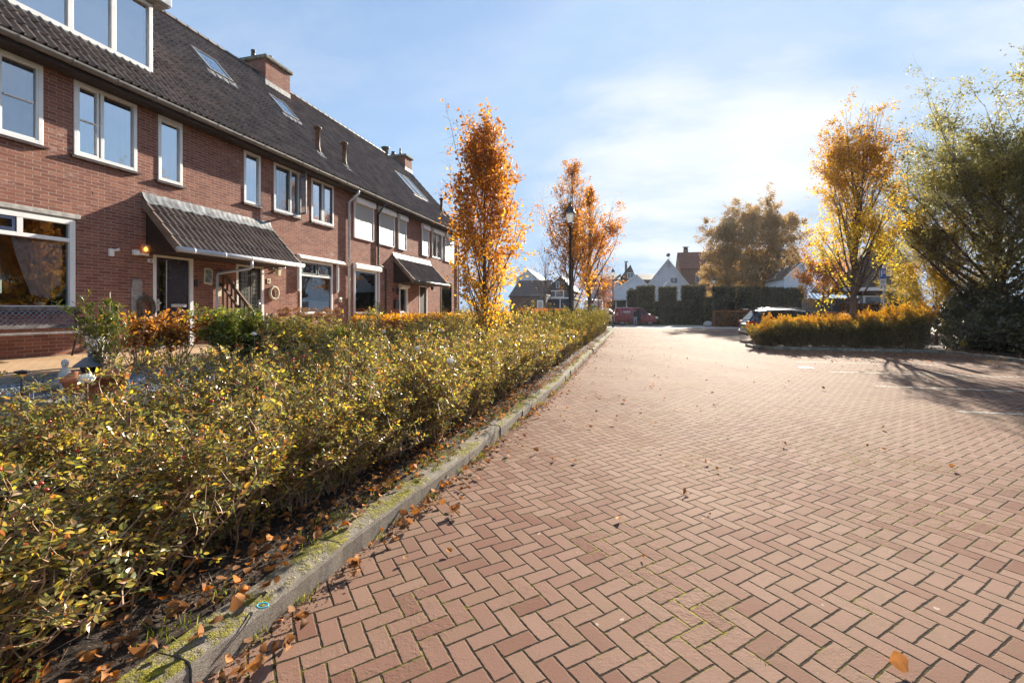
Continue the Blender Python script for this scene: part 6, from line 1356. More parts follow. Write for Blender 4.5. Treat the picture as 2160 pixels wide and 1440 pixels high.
garden_bush('seedling', 'small bright yellow seedling at the foot of the ivy bank', 'seedling', (*W_at(2030, 17.2), .07), 'yellow_leaf', 91, .55, H=.8, Rad=.3, canes=7, shoots=5, per=6, leafL=.07, leafW=.045, lo=.3, compound=False)
def XY(px_, Y_): u = px_-1080; return Y_*(u*cs-F_*sn)/(u*sn+F_*cs)
def ZY(px_, py_, Y_): return 1.6+(655-py_)*(Y_*cs-XY(px_, Y_)*sn)/F_
# ------------------------------------------------------------------ street lamps, sign
def street_lamp(loc, H, label, mat='lamp_green', glassm='lamp_panel', s=1.0, stem=1.0):
    t_ = thing('street_lamp', loc, label, 'street lamp', 'old style street lamps'); x, y, z = loc
    MB().lathe(loc, [(.11*s, 0), (.12*s, .05), (.105*s, .12), (.10*s, .95), (.115*s, .98), (.115*s, 1.03), (.075*s, 1.10), (.06*s, 1.3), (.05*s, 2.6), (.038*s, H-.78), (.06*s, H-.76), (.06*s, H-.73), (.03*s, H-.70)], 18).build('post', M[mat], t_, )
    k_ = H-.70; mb = MB()
    for a in range(4): an = math.pi/4+a*math.pi/2; ca, sa = math.cos(an), math.sin(an); mb.tube([(x+.02*ca, y+.02*sa, z+k_-.02), (x+.10*ca*s, y+.10*sa*s, z+k_+.03), (x+.115*ca*s, y+.115*sa*s, z+k_+.10)], .010, 5)
    for a in range(4): an = math.pi/4+a*math.pi/2; ca, sa = math.cos(an), math.sin(an); mb.beam((x+.115*ca*s, y+.115*sa*s, z+k_+.08), (x+.20*ca*s, y+.20*sa*s, z+k_+.46), .016, .016)
    mb.lathe((x, y, z+k_+.08), [(.12*s, 0), (.125*s, .012), (.12*s, .02)], 4, 0, False, rot=math.pi/4)
    mb.build('lantern_frame', M[mat], t_)
    MB().lathe((x, y, z+k_+.09), [(.108*s, 0), (.19*s, .365)], 4, 0, False, rot=math.pi/4).build('lantern_glass', M[glassm], t_)
    MB().lathe((x, y, z+k_+.45), [(.235*s, 0), (.235*s, .02), (.15*s, .14), (.07*s, .24), (.06*s, .30), (.075*s, .31), (.03*s, .35), (.035*s, .38), (0, .42)], 4, 0, False, rot=math.pi/4).build('cap', M[mat], t_)
    return t_
x_, y_ = W_at(1203, 16.2); street_lamp((x_, y_, .1), 5.64-.42, 'nearest black street lamp with a glass lantern, standing in the hedge', 'black_iron', s=1.05)
x_, y_ = W_at(1293, 44); street_lamp((x_, y_, 0), 6.0-.4, 'thin dark street lamp beside the parked vans, half behind orange leaves', 'black_iron', s=1.0)
x_, y_ = W_at(1505, 46.5); street_lamp((x_, y_, 0), 5.35-.4, 'green street lamp with a bright white lantern before the conifer hedge', 'lamp_green', 'lamp_bright', s=1.25)
x_, y_ = W_at(1864, 19.4); t_ = thing('parking_sign', (x_, y_, .1), 'blue and white parking sign on a grey pole in the island shrubs', 'sign')
MB().tube([(x_, y_, .1), (x_, y_, 3.55)], .030, 12).build('pole', M['pvc'], t_); MB().lathe((x_, y_, 3.55), [(.032, 0), (.03, .02), (0, .03)], 12).build('pole_cap', M['black_plastic'], t_)
fw_ = Vector((x_, y_, 0)).normalized(); fw_ = Vector((-.12, -1, 0)).normalized(); rt_ = Vector((-fw_.y, fw_.x, 0)); cy_ = x_-.03, y_-.05
def sgn(u, z_, o_): return (x_-.045+rt_.x*u+fw_.x*(.04+o_), y_+rt_.y*u+fw_.y*(.04+o_), z_)
def panel(u0, u1, z0, z1, o0, o1): return [sgn(u0, z0, o0), sgn(u1, z0, o0), sgn(u0, z0, o1), sgn(u1, z0, o1), sgn(u0, z1, o0), sgn(u1, z1, o0), sgn(u0, z1, o1), sgn(u1, z1, o1)]
zt_s = 3.40; MB().hexa(panel(-.115, .115, zt_s-.89, zt_s, 0, .02)).build('panel', M['white_paint'], t_, bevel=.004)
MB().hexa(panel(-.105, .105, zt_s-.45, zt_s-.01, .0205, .024)).build('blue_field', M['sign_blue'], t_)
rotm = Matrix((rt_, Vector((0, 0, 1)), fw_)).transposed()
text_mesh('P', .38, sgn(0, zt_s-.23, .026), rotm.to_euler(), 'white_paint', t_, 'letter')
for q in range(3): MB().hexa(panel(-.075, .075, zt_s-.53-.06*q, zt_s-.51-.06*q, .0205, .023)).build('lettering', M['black_plastic'], t_)
for sg in (-1, 1):
    mb = MB(); mb.beam(sgn(sg*.075, zt_s-.85, .024), sgn(sg*.025, zt_s-.72, .024), .003, .024); mb.beam(sgn(sg*.085, zt_s-.85, .024), sgn(sg*.045, zt_s-.855, .024), .003, .02); mb.build('arrow', M['black_plastic'], t_)
# ------------------------------------------------------------------ vehicles (built along +X, then turned)
def loft_car(name, label, cat, loc, rz, st, paint, wheels, wr, glassq, lights, extra=None, group=None, hw_scale=1.0):
    """st: stations (x, z_low, z_sill, z_belt, z_roof, half width low, half width body, half width roof)"""
    t_ = thing(name, (0, 0, 0), label, cat, group); V = []; m_ = 0
    for (x, zl, zs, zb, zr, wl, wb, wr_) in st:
        ring = [(0, zl), (wl*.7, zl), (wl, zl+.04), (wb, zs), (wb, (zs+zb)/2+.02), (wb*.975, zb), ((wb*.975+wr_)/2+.012, (zb+zr)/2), (wr_, zr-.05), (wr_*.86, zr-.008), (wr_*.45, zr+.015), (0, zr+.02)]
        full = ring+[(-a, b) for a, b in ring[-2:0:-1]]; m_ = len(full); V += [(x, a, b) for a, b in full]
    n = len(st); F = [(i_*m_+k_, i_*m_+(k_+1) % m_, (i_+1)*m_+(k_+1) % m_, (i_+1)*m_+k_) for i_ in range(n-1) for k_ in range(m_)]
    F += [tuple(range(m_)), tuple((n-1)*m_+k_ for k_ in range(m_-1, -1, -1))]
    b = MB().add(V, F, 0, True).build('body', M[paint], t_, fix=True)
    md = b.modifiers.new('smooth', 'SUBSURF'); md.levels = 1; md.render_levels = 2
    # wheel arches are cut with dark discs just proud of the body, wheels stand in them
    for (wx, wy) in wheels:
        for sg in (-1, 1):
            yw = wy*sg; mb = MB(); mb.tube([(wx, yw-sg*.20, wr), (wx, yw+sg*.018, wr)], wr+.055, 28, smooth=False); mb.build('wheel_arch', M['black_plastic'], t_)
            w_ = MB().tube([(wx, yw-sg*.17, wr), (wx, yw-sg*.15, wr), (wx, yw+sg*.01, wr), (wx, yw+sg*.03, wr)], [wr*.93, wr, wr, wr*.93], 28, smooth=False).build('wheel', M['tyre'], t_)
            mb = MB(); mb.tube([(wx, yw+sg*.031, wr), (wx, yw+sg*.040, wr)], [wr*.66, wr*.62], 24)
            for a in range(5): an = a*1.2566+.3; mb.beam((wx, yw+sg*.045, wr), (wx+wr*.6*math.cos(an), yw+sg*.042, wr+wr*.6*math.sin(an)), .05, .02, up=(0, 1, 0))
            mb.build('rim', M['rim'], w_)
    for nm, quads, mt in glassq:
        for q in quads:
            for sg in ((-1, 1) if nm.startswith('side') else (1,)):
                pts_ = [(a, b_*sg, c_) for a, b_, c_ in q]; cen = Vector((sum(p[0] for p in pts_)/len(pts_), sum(p[1] for p in pts_)/len(pts_), sum(p[2] for p in pts_)/len(pts_)))
                nv = (Vector(pts_[1])-Vector(pts_[0])).cross(Vector(pts_[2])-Vector(pts_[0])).normalized()
                if nv.dot(Vector((0, sg if nm.startswith('side') else 0, .3))+Vector((0 if nm.startswith('side') else (1 if cen.x > 0 else -1), 0, 0))) < 0: nv = -nv
                o0 = [tuple(Vector(p)+nv*.004) for p in pts_]; o1 = [tuple(Vector(p)-nv*.05) for p in pts_]; k_ = len(pts_)
                MB().add(o0+o1, [tuple(range(k_)), tuple(range(2*k_-1, k_-1, -1))]+[(i_, (i_+1) % k_, k_+(i_+1) % k_, k_+i_) for i_ in range(k_)]).build(nm, M[mt], t_)
    for nm, (x0, x1, ya, yb, z0, z1), mt in lights:
        for sg in (-1, 1): MB().box(x0, x1, sg*ya, sg*yb, z0, z1).build(nm, M[mt], t_, bevel=.015)
    if extra: extra(t_)
    t_.location = loc; t_.rotation_euler = (0, 0, rz); return t_
# dark blue SUV seen from its left rear side; rear at x = -2.25
suv = [(-2.26, .42, .55, .80, .86, .62, .74, .66), (-2.20, .34, .52, .96, 1.02, .74, .86, .72), (-2.08, .32, .50, 1.04, 1.12, .80, .91, .76), (-1.90, .30, .48, 1.07, 1.42, .82, .925, .70), (-1.66, .28, .46, 1.08, 1.63, .84, .93, .64),
       (-1.0, .25, .44, 1.07, 1.67, .86, .93, .64), (-.2, .24, .44, 1.05, 1.68, .86, .93, .64), (.4, .24, .44, 1.03, 1.64, .86, .93, .63), (.95, .24, .44, 1.02, 1.40, .86, .93, .66), (1.30, .25, .44, 1.00, 1.10, .86, .925, .72),
       (1.9, .27, .46, .94, 1.02, .84, .91, .70), (2.15, .30, .48, .84, .92, .78, .86, .62), (2.26, .40, .52, .72, .76, .62, .72, .50)]
def gl(xa, xb, fa0, fa1, fb0, fb1, S_):   # side window quad between belt and roof at stations interpolated
    def pt(x, f):
        for s0, s1 in zip(S_[:-1], S_[1:]):
            if s0[0] <= x <= s1[0]:
                u = (x-s0[0])/(s1[0]-s0[0]); zb, zr, wb, wr_ = [s0[i_]+(s1[i_]-s0[i_])*u for i_ in (3, 4, 6, 7)]
                if f < .5: return (x, wb*.975+((wb*.975+wr_)/2+.012-wb*.975)*f*2+.012, zb+(zr-zb)/2*f*2)
                return (x, (wb*.975+wr_)/2+.012+(wr_-((wb*.975+wr_)/2+.012))*(f-.5)*2+.012, (zb+zr)/2+((zr-.05)-(zb+zr)/2)*(f-.5)*2)
    return [pt(xa, fa0), pt(xb, fb0), pt(xb, (fb0+fb1)/2), pt(xb, fb1), pt(xa, fa1), pt(xa, (fa0+fa1)/2)]
def suv_extra(t_):
    MB().box(-2.16, -1.60, -.56, .56, 1.655, 1.69).build('roof_spoiler', M['suv_paint'], t_, bevel=.012)
    for sg in (-1, 1): MB().tube([(-1.5, sg*.60, 1.69), (-1.3, sg*.60, 1.745), (.1, sg*.60, 1.74), (.3, sg*.60, 1.67)], .016, 8).build('roof_rail', M['steel'], t_)
    MB().box(-2.285, -2.262, -.26, .26, .66, .77).build('number_plate', M['plate'], t_); MB().box(-2.30, -2.1, -.88, .88, .40, .56).build('bumper', M['suv_paint'], t_, bevel=.03)
    MB().box(-2.31, -2.2, -.80, .80, .30, .39).build('skid_strip', M['black_plastic'], t_, bevel=.02); MB().box(-2.275, -2.2, -.5, .5, .90, .93).build('chrome_strip', M['steel'], t_)
    for sg in (-1, 1): MB().box(.88, 1.0, sg*.93, sg*1.08, 1.06, 1.19).build('mirror', M['suv_paint'], t_, bevel=.02)
    mb = MB(); mb.tube([(-1.55, -.93, 1.085), (1.0, -.935, 1.05)], .010, 6); mb.tube([(-1.55, .93, 1.085), (1.0, .935, 1.05)], .010, 6); mb.build('chrome_trim', M['steel'], t_)
    MB().tube([(-2.3, 0, .42), (-2.42, 0, .42), (-2.44, 0, .50)], .02, 8).build('tow_bar', M['black_iron'], t_)
sw = [gl(-1.74, -1.28, .22, .52, .12, .80, suv), gl(-1.22, -.32, .10, .86, .08, .92, suv), gl(-.24, .62, .08, .92, .08, .84, suv)]
loft_car('parked_car', 'dark blue family car with red tail lamps, parked behind the island shrubs', 'car', (7.95, 26.75, 0), R(2), suv, 'suv_paint', [(-1.35, .80), (1.36, .80)], .345,
         [('side_window', sw, 'car_glass'), ('rear_window', [[(-2.14, -.66, 1.12), (-2.14, .66, 1.12), (-1.73, .56, 1.60), (-1.73, -.56, 1.60)]], 'car_glass'), ('windscreen', [[(1.24, -.72, 1.12), (1.24, .72, 1.12), (.55, .58, 1.60), (.55, -.58, 1.60)]], 'car_glass')],
         [('tail_lamp', (-2.26, -1.86, .62, .945, .93, 1.06), 'tail_red'), ('headlight', (2.0, 2.24, .50, .84, .70, .86), 'lamp_bright')], suv_extra)
# red van with a person at its side
van = [(-2.30, .40, .55, 1.10, 1.80, .74, .90, .74), (-2.22, .30, .46, 1.14, 1.93, .84, .95, .80), (-1.2, .26, .42, 1.15, 1.97, .86, .97, .82), (.2, .26, .42, 1.14, 1.97, .86, .97, .80), (.72, .26, .42, 1.12, 1.86, .86, .97, .76),
       (1.18, .26, .42, 1.10, 1.42, .86, .965, .78), (1.45, .28, .44, 1.06, 1.18, .86, .95, .78), (2.05, .30, .46, .94, 1.02, .82, .92, .72), (2.32, .34, .50, .78, .84, .72, .80, .58)]
def van_extra(t_):
    for sg in (-1, 1):
        MB().box(-1.9, .05, sg*.975, sg*.992, .60, .64).build('side_moulding', M['black_plastic'], t_); MB().box(1.05, 1.18, sg*.97, sg*1.14, 1.12, 1.32).build('mirror', M['black_plastic'], t_, bevel=.02)
    mb = MB(); mb.tube([(-1.95, -.985, 1.2), (-1.94, -.987, 1.2)], .30, 24); mb.build('round_emblem', M['van_grey'], t_)
    mb = MB(); mb.tube([(-1.95, -.989, 1.2), (-1.945, -.992, 1.2)], .20, 24); mb.build('round_emblem', M['white_paint'], t_)
    mb = MB(); mb.box(-1.35, -.55, -.988, -.975, 1.42, 1.52); mb.build('side_lettering', M['white_soft'], t_); MB().box(-1.2, -.6, -.988, -.975, 1.27, 1.34).build('side_lettering', M['van_grey'], t_)
    mb = MB(); mb.beam((-1.75, -.985, 1.72), (-1.45, -.985, 1.42), .012, .05, up=(0, 1, 0)); mb.beam((-1.45, -.985, 1.42), (-1.62, -.985, 1.28), .012, .05, up=(0, 1, 0)); mb.build('arrow_mark', M['white_soft'], t_)
    MB().box(-1.0, -.85, -.1, .1, 1.97, 2.06).build('roof_beacon', M['lamp_panel'], t_, bevel=.02); MB().box(-.05, .55, -.984, -.972, .50, 1.75).build('door_opening', M['dark'], t_)
loft_car('parked_van', 'dark red delivery van with its side door open, in front of the conifer hedge', 'van', (*[P(1341, 684, 50.5)[i_] for i_ in (0, 1)], 0), R(0), van, 'van_red', [(-1.45, .84), (1.50, .84)], .335,
         [('side_window', [gl(.66, 1.16, .05, .85, .05, .55, van)], 'car_glass'), ('windscreen', [[(1.42, -.74, 1.2), (1.42, .74, 1.2), (.78, .68, 1.84), (.78, -.68, 1.84)]], 'car_glass')],
         [('headlight', (2.0, 2.30, .52, .86, .74, .94), 'lamp_bright'), ('tail_lamp', (-2.31, -2.20, .78, .93, .9, 1.3), 'tail_red')], van_extra)
def van2x(t_):
    MB().box(-.1, .15, -.12, .12, 1.97, 2.10).build('roof_beacon', M['van_red'], t_, bevel=.02); MB().box(-2.2, .8, -.82, .82, 1.975, 2.0).build('roof_strip', M['van_red'], t_)
loft_car('parked_van', 'white van with a red roof strip, parked behind the red one', 'van', (*[P(1272, 684, 53)[i_] for i_ in (0, 1)], 0), R(4), van, 'white_paint', [(-1.45, .84), (1.50, .84)], .335,
         [('side_window', [gl(.66, 1.16, .05, .85, .05, .55, van), gl(-1.9, .2, .1, .7, .1, .75, van)], 'car_glass'), ('rear_window', [[(-2.31, -.6, 1.2), (-2.31, .6, 1.2), (-2.27, .56, 1.72), (-2.27, -.56, 1.72)]], 'car_glass')], [('tail_lamp', (-2.31, -2.20, .78, .93, .9, 1.3), 'tail_red')], van2x)
low = [(a, b, c_, d_*.86, e*.86, f, g, h) for a, b, c_, d_, e, f, g, h in suv]
def plain_car(px_, z_, rz, label, paint, drop=0.0):
    p_ = P(px_, 655, z_); sw_ = [gl(-1.22, -.32, .10, .86, .08, .92, low), gl(-.24, .62, .08, .92, .08, .84, low)]
    loft_car('parked_car', label, 'car', (p_.x, p_.y, 0), rz, low, paint, [(-1.35, .80), (1.36, .80)], .32, [('side_window', sw_, 'car_glass'), ('windscreen', [[(1.24, -.72, .98), (1.24, .72, .98), (.55, .58, 1.38), (.55, -.58, 1.38)]], 'car_glass'), ('rear_window', [[(-2.14, -.66, .98), (-2.14, .66, .98), (-1.73, .56, 1.37), (-1.73, -.56, 1.37)]], 'car_glass')], [('tail_lamp', (-2.26, -1.95, .62, .93, .80, .90), 'tail_red')], group='cars parked beyond the island')
plain_car(1712, 33, R(-3), 'silver blue car whose roof shows behind the brown clipped hedge, left of the island tree', 'silver_paint')
plain_car(1838, 28.5, R(3), 'blue car whose roof shows right of the island tree trunk', 'silver_paint')
plain_car(1163, 46, R(8), 'silver car in front of the dark garages, mostly behind the hedges', 'silver_paint')
plain_car(1082, 36, R(5), 'pale car at the end of the row, mostly behind the autumn tree', 'silver_paint')
# white lettered trailer beside the vans
p_ = P(1251, 655, 49); t_ = thing('box_trailer', (p_.x, p_.y, 0), 'tall white box trailer with faint green lettering beside the tree trunk', 'trailer')
MB().box(p_.x-.95, p_.x+.95, p_.y-.1, p_.y+2.2, .5, 2.62).build('box', M['white_soft'], t_, bevel=.05); MB().box(p_.x-.6, p_.x+.7, p_.y-.115, p_.y-.101, 1.85, 2.15).build('lettering', M['sign_green'], t_)
for sg in (-1, 1): MB().tube([(p_.x+sg*.8, p_.y+1.2, .3), (p_.x+sg*.96, p_.y+1.2, .3)], .3, 20).build('wheel', M['tyre'], t_)
# ------------------------------------------------------------------ person beside the van
def person(loc, rz, label):
    t_ = thing('person', loc, label, 'person'); J = {}; V = []; E = []; Rr = []
    def v(p, r): V.append(p); Rr.append(r); return len(V)-1
    def ch(i_, *pr):
        for p, r in pr: j_ = v(p, r); E.append((i_, j_)); i_ = j_
        return i_
    pel = v((0, 0, .95), (.155, .105)); ab = ch(pel, ((0, .0, 1.10), (.145, .10)), ((0, .01, 1.28), (.165, .11)), ((0, .01, 1.42), (.15, .10))); nk = ch(ab, ((0, .02, 1.50), (.055, .055)), ((0, .03, 1.57), (.06, .065)), ((0, .04, 1.66), (.075, .092)), ((0, .03, 1.74), (.065, .075)))
    for sg in (-1, 1):
        ch(ab, ((sg*.17, .01, 1.42), (.06, .06)), ((sg*.235, .02, 1.28), (.052, .052)), ((sg*.26, .03, 1.12), (.044, .044)), ((sg*.24, .12+.05*sg, .98), (.035, .035)), ((sg*.22, .20+.06*sg, .92), (.026, .034)), ((sg*.215, .25+.06*sg, .89), (.018, .03)))
        ch(pel, ((sg*.095, 0, .88), (.095, .095)), ((sg*.10, .02, .66), (.078, .078)), ((sg*.105, .03+.05*sg, .50), (.060, .062)), ((sg*.11, .0+.05*sg, .28), (.052, .056)), ((sg*.11, -.03+.05*sg, .09), (.040, .045)), ((sg*.115, .04+.05*sg, .04), (.042, .035)), ((sg*.12, .14+.05*sg, .03), (.038, .028)))
    me = bpy.data.meshes.new('body'); me.from_pydata(V, E, []); o = bpy.data.objects.new('body', me); C.objects.link(o); o.parent = t_
    sk = o.modifiers.new('skin', 'SKIN'); me.skin_vertices[0].data[0].use_root = True
    for i_, r in enumerate(Rr): me.skin_vertices[0].data[i_].radius = r
    sb = o.modifiers.new('sub', 'SUBSURF'); sb.levels = 1; sb.render_levels = 2
    m_, t, out = newmat('clothed_body'); s = t.node('ShaderNodeSeparateXYZ', inp={0: objc(t)}); z = s.outputs[2]
    c = t.mix(t.math('GREATER_THAN', z, .93), (0.30, 0.36, 0.44), (0.022, 0.026, 0.03)); c = t.mix(t.math('GREATER_THAN', z, 1.52), c, (0.45, 0.27, 0.20)); c = t.mix(t.math('LESS_THAN', z, .075), c, (0.05, 0.045, 0.04))
    bsdf(t, out, Base_Color=c, Roughness=.85); me.materials.append(m_)
    MB().lathe((0, .02, 1.60), [(.07, 0), (.088, .05), (.09, .11), (.072, .165), (.03, .19), (0, .193)], 16, sy=1.12).build('hair', M['fascia'], None).parent = t_
    t_.rotation_euler = (0, 0, rz); return t_
p_ = P(1340, 684, 49.3); person((p_.x, p_.y, 0), R(-25), 'person in a dark jacket and pale jeans at the red van')
# ------------------------------------------------------------------ boulder, hedges, fence
p_ = P(1493, 685, 46); t_mb = MB(); rg = np.random.default_rng(4); V = []
for i_ in range(9):
    for j_ in range(14):
        th, ph = math.pi*i_/8, 2*math.pi*j_/14; k_ = 1+.12*math.sin(3*ph+i_)+.08*math.cos(5*ph); V.append((p_.x+.42*k_*math.sin(th)*math.cos(ph), p_.y+.36*k_*math.sin(th)*math.sin(ph), .22+.30*k_*math.cos(th)))
t_mb.add(V, [(i_*14+j_, i_*14+(j_+1) % 14, (i_+1)*14+(j_+1) % 14, (i_+1)*14+j_) for i_ in range(8) for j_ in range(14)], 0, True)
props(t_mb.build('boulder', M['stone']), 'grey boulder at the corner of the low brown hedge', 'boulder')
hg = thing('conifer_hedge', (XY(1500, 57.0), 57.0, 0), 'tall dark conifer hedge clipped into square blocks along the far street', 'hedge')
rg = np.random.default_rng(6); YH = 57.0
def hedge_block(pa, pb, zt, lo=0.0, thick=1.3, zoff=0.0, seed=0, parent=hg, mat='conifer', round_=.0):
    y0 = YH+zoff; x0, x1 = XY(pa, YH), XY(pb, YH); zt = ZY((pa+pb)/2, zt, YH); mb = MB()
    mb.add(*box_leaves(rg, x0, x1, y0, y0+thick, lo, zt, 190, .17, .11, .07)); o = mb.build('block', M[mat], parent)
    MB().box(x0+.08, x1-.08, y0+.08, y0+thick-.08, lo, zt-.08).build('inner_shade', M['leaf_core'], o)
ZP = lambda py_, z_: 1.6+(655-py_)*z_/960
hedge_block(1324, 1346, 612); hedge_block(1344.5, 1380, 604); hedge_block(1391, 1427, 606); hedge_block(1440, 1487, 603); hedge_block(1506, 1552, 606); hedge_block(1561, 1604, 606); hedge_block(1612, 1655, 607); hedge_block(1664, 1696, 608)
hedge_block(1380.5, 1390.5, 636, zoff=.1); hedge_block(1427.5, 1439.5, 635, zoff=.1); hedge_block(1487.5, 1505.5, 629, zoff=.1); hedge_block(1552.5, 1560.5, 630, zoff=.1); hedge_block(1604.5, 1611.5, 630, zoff=.1); hedge_block(1655.5, 1663.5, 630, zoff=.1)
box = lambda *a, **k: box_hedge(*a, **k)
Y0 = P((1507+1566)/2, 655, 44.5).y; A = Vector((XY(1507, Y0), Y0, 0)); B = Vector((XY(1566, Y0), Y0, 0)); box('clipped_hedge', 'low brown clipped hedge beside the boulder, behind the dark blue car', 'hedge', A.x, B.x+1.0, A.y, A.y+.8, 0, 1.55, 'beech_leaf', 420, .10, .07, seed=7)
Y0 = P((1690+1795)/2, 655, 29).y; A = Vector((XY(1690, Y0), Y0, 0)); B = Vector((XY(1795, Y0), Y0, 0)); box('clipped_hedge', 'brown clipped hedge between the island tree and the parked cars', 'hedge', A.x, B.x, A.y, A.y+.8, 0, 1.42, 'beech_leaf', 600, .08, .055, seed=8)
Y0 = P((1800+1900)/2, 655, 31).y; A = Vector((XY(1800, Y0), Y0, 0)); B = Vector((XY(1900, Y0), Y0, 0)); box('clipped_hedge', 'brown clipped hedge below the window of the dark grey house', 'hedge', A.x, B.x, A.y+1.5, A.y+2.3, 0, 2.1, 'beech_leaf', 420, .09, .06, seed=9)
def board_fence(pa, pb, z_, zt, label, zb=0.0):
    Y0 = P((pa+pb)/2, 655, z_).y; A = Vector((XY(pa, Y0), Y0, 0)); B = Vector((XY(pb, Y0), Y0, 0)); t_ = thing('board_fence', (A.x, A.y, zb), label, 'fence'); n = int((B-A).length/.155); mb = MB(); rr = random.Random(3)
    for k_ in range(n):
        a = A+(B-A)*(k_/n); b = A+(B-A)*((k_+.93)/n); h_ = zt+rr.uniform(-.02, .02); mb.box(a.x, b.x, a.y, a.y+.03, zb, h_)
    mb.build('boards', M['wood_grey'], t_)
    for k_ in range(0, n+1, 12): a = A+(B-A)*(min(k_, n)/n); MB().box(a.x-.05, a.x+.05, a.y+.03, a.y+.13, zb, zt+.08).build('post', M['wood_grey'], t_)
board_fence(1694, 1777, 35.5, ZP(631, 35.5), 'grey upright board fence behind the small round orange tree')
# ------------------------------------------------------------------ far houses
def far_house(label, pa, pb, z_, eave, ridge, depth, wallm, roofm, gable='front', apex=None, group='houses beyond the far street', over=.15, wins=(), chim=None, barge=True, name='house', base=0.0, flat=False, skew=0.0):
    y0 = (P(pa, 655, z_).y+P(pb, 655, z_).y)/2; x0, x1 = XY(pa, y0), XY(pb, y0); xa = XY(apex, y0) if apex else (x0+x1)/2; pm = apex or (pa+pb)/2; zd = y0*cs-XY(pm, y0)*sn
    t_ = thing(name, ((x0+x1)/2, y0, base), label, 'house', group); ze, zr = ZP(eave, zd), ZP(ridge, zd); mb = MB()
    if gable == 'front':
        mb.prism([(x0, base), (x1, base), (x1, ze), (xa, zr-.05), (x0, ze)], 'y', y0, y0+depth); mb.build('wall', M[wallm], t_)
        for sx, xe in ((-1, x0), (1, x1)):
            dx = xe-xa; sl = (ze-zr)/abs(dx); xo = xe+sx*over; zo = ze+sl*over; th = .12
            MB().prism([(xa, zr), (xo, zo), (xo, zo+th), (xa, zr+th)][::sx], 'y', y0-over, y0+depth+over).build('roof', M[roofm], t_)
            if barge: MB().prism([(xa, zr-.10), (xo, zo-.10), (xo, zo+th*.9), (xa, zr+th*.9)][::sx], 'y', y0-over-.05, y0-over-.002).build('barge_board', M['white_paint' if barge is True else barge], t_)
    else:
        mb.box(x0, x1, y0, y0+depth, base, ze); mb.prism([(y0, ze), (y0+depth, ze), (y0+depth/2, zr-.1)], 'x', x0, x1) if False else None
        mb.add([(x0, y0, ze), (x0, y0+depth, ze), (x0, y0+depth/2, zr-.05), (x1, y0, ze), (x1, y0+depth, ze), (x1, y0+depth/2, zr-.05)], [(0, 1, 2), (3, 5, 4)]); mb.build('wall', M[wallm], t_)
        for ya, yb in ((y0-over, y0+depth/2), (y0+depth/2, y0+depth+over)):
            za, zb = (ze-.1, zr) if ya < y0 else (zr, ze-.1)
            MB().prism([(ya, za), (yb, zb), (yb, zb+.12), (ya, za+.12)], 'x', x0-over, x1+over).build('roof', M[roofm], t_)
    for (wa, wb, wt, wbot, fr) in wins:
        a, b = XY(wa, y0), XY(wb, y0); z1, z0 = ZP(wt, zd), ZP(wbot, zd); f_ = max(.05, (b-a)*.07)
        mb = MB(); mb.box(a, b, y0-.08, y0-.001, z1-f_, z1).box(a, b, y0-.08, y0-.001, z0, z0+f_).box(a, a+f_, y0-.079, y0-.001, z0+f_, z1-f_).box(b-f_, b, y0-.079, y0-.001, z0+f_, z1-f_)
        if fr: mb.box((a+b)/2-f_*.4, (a+b)/2+f_*.4, y0-.075, y0-.001, z0+f_, z1-f_)
        wf = mb.build('window', M['white_paint'], t_); MB().box(a+f_*.5, b-f_*.5, y0-.04, y0-.002, z0+f_*.5, z1-f_*.5).build('pane', M['far_glass'], wf)
    if chim:
        (ca, cb, ct, cbot) = chim; a, b = XY(ca, y0), XY(cb, y0); mb = MB(); yc = y0+(.2 if gable == 'front' else 1.0); mb.box(a, b, yc, yc+.9, ZP(cbot, zd), ZP(ct, zd)); c_ = mb.build('chimney', M['brick_far'], t_)
        MB().box(a-.12, b+.12, yc-.12, yc+1.02, ZP(ct, zd)+.35, ZP(ct, zd)+.43).build('cap_slab', M['concrete'], c_)
        MB().box(a+.08, b-.08, yc+.1, yc+.8, ZP(ct, zd), ZP(ct, zd)+.35).build('flue_top', M['dark'], c_)
    return t_, x0, x1, y0
far_house('white gabled house with a satellite dish on its peak', 1366, 1452, 74, 600, 547, 12, 'render_white', 'roof_red', apex=1409, wins=[(1413, 1430, 585, 598, True)])
far_house('low white house with pale barge boards in front of the grey gable', 1297, 1376, 66, 611, 580, 9, 'render_white', 'roof_grey', apex=1343, wins=[(1326, 1337, 606, 618, False)])
far_house('grey brick gable house with a small barred attic window', 1288, 1352, 78, 612, 560, 10, 'brick_grey', 'roof_grey', apex=1330, wins=[(1323, 1336, 575, 587, True)], barge='roof_grey', chim=(1318, 1323, 556, 575))
far_house('small white gabled annex between the conifer blocks', 1384, 1440, 60, 620, 593, 7, 'render_white', 'roof_red', apex=1411)
far_house('large brick house with a red tiled roof and tall chimney beside the birches', 1436, 1560, 82, 566, 525, 10, 'brick_far', 'roof_red', gable='side', wins=[(1467, 1476, 581, 597, False)], chim=(1443.5, 1453, 522, 600))
far_house('wide house with a dark roof right behind the birches', 1560, 1700, 84, 575, 520, 11, 'brick_far', 'roof_brown', gable='side')
far_house('low link house with a grey roof between the two white gables', 1340, 1385, 80, 590, 576, 8, 'brick_grey', 'roof_grey', gable='side')
far_house('white rendered house half hidden left of the thin street lamp', 1248, 1306, 72, 590, 575, 9, 'render_white', 'roof_grey', gable='side', wins=[(1276, 1285, 612, 618, False), (1258, 1268, 616, 632, True)])
far_house('white triangular gable rising over the brown roofed barn', 1088, 1136, 70, 590, 569, 9, 'render_white', 'roof_grey', apex=1113)
far_house('broad house with a dark brown roof behind the nearest autumn tree', 1075, 1148, 62, 625, 587, 12, 'brick_far', 'roof_brown', gable='side')
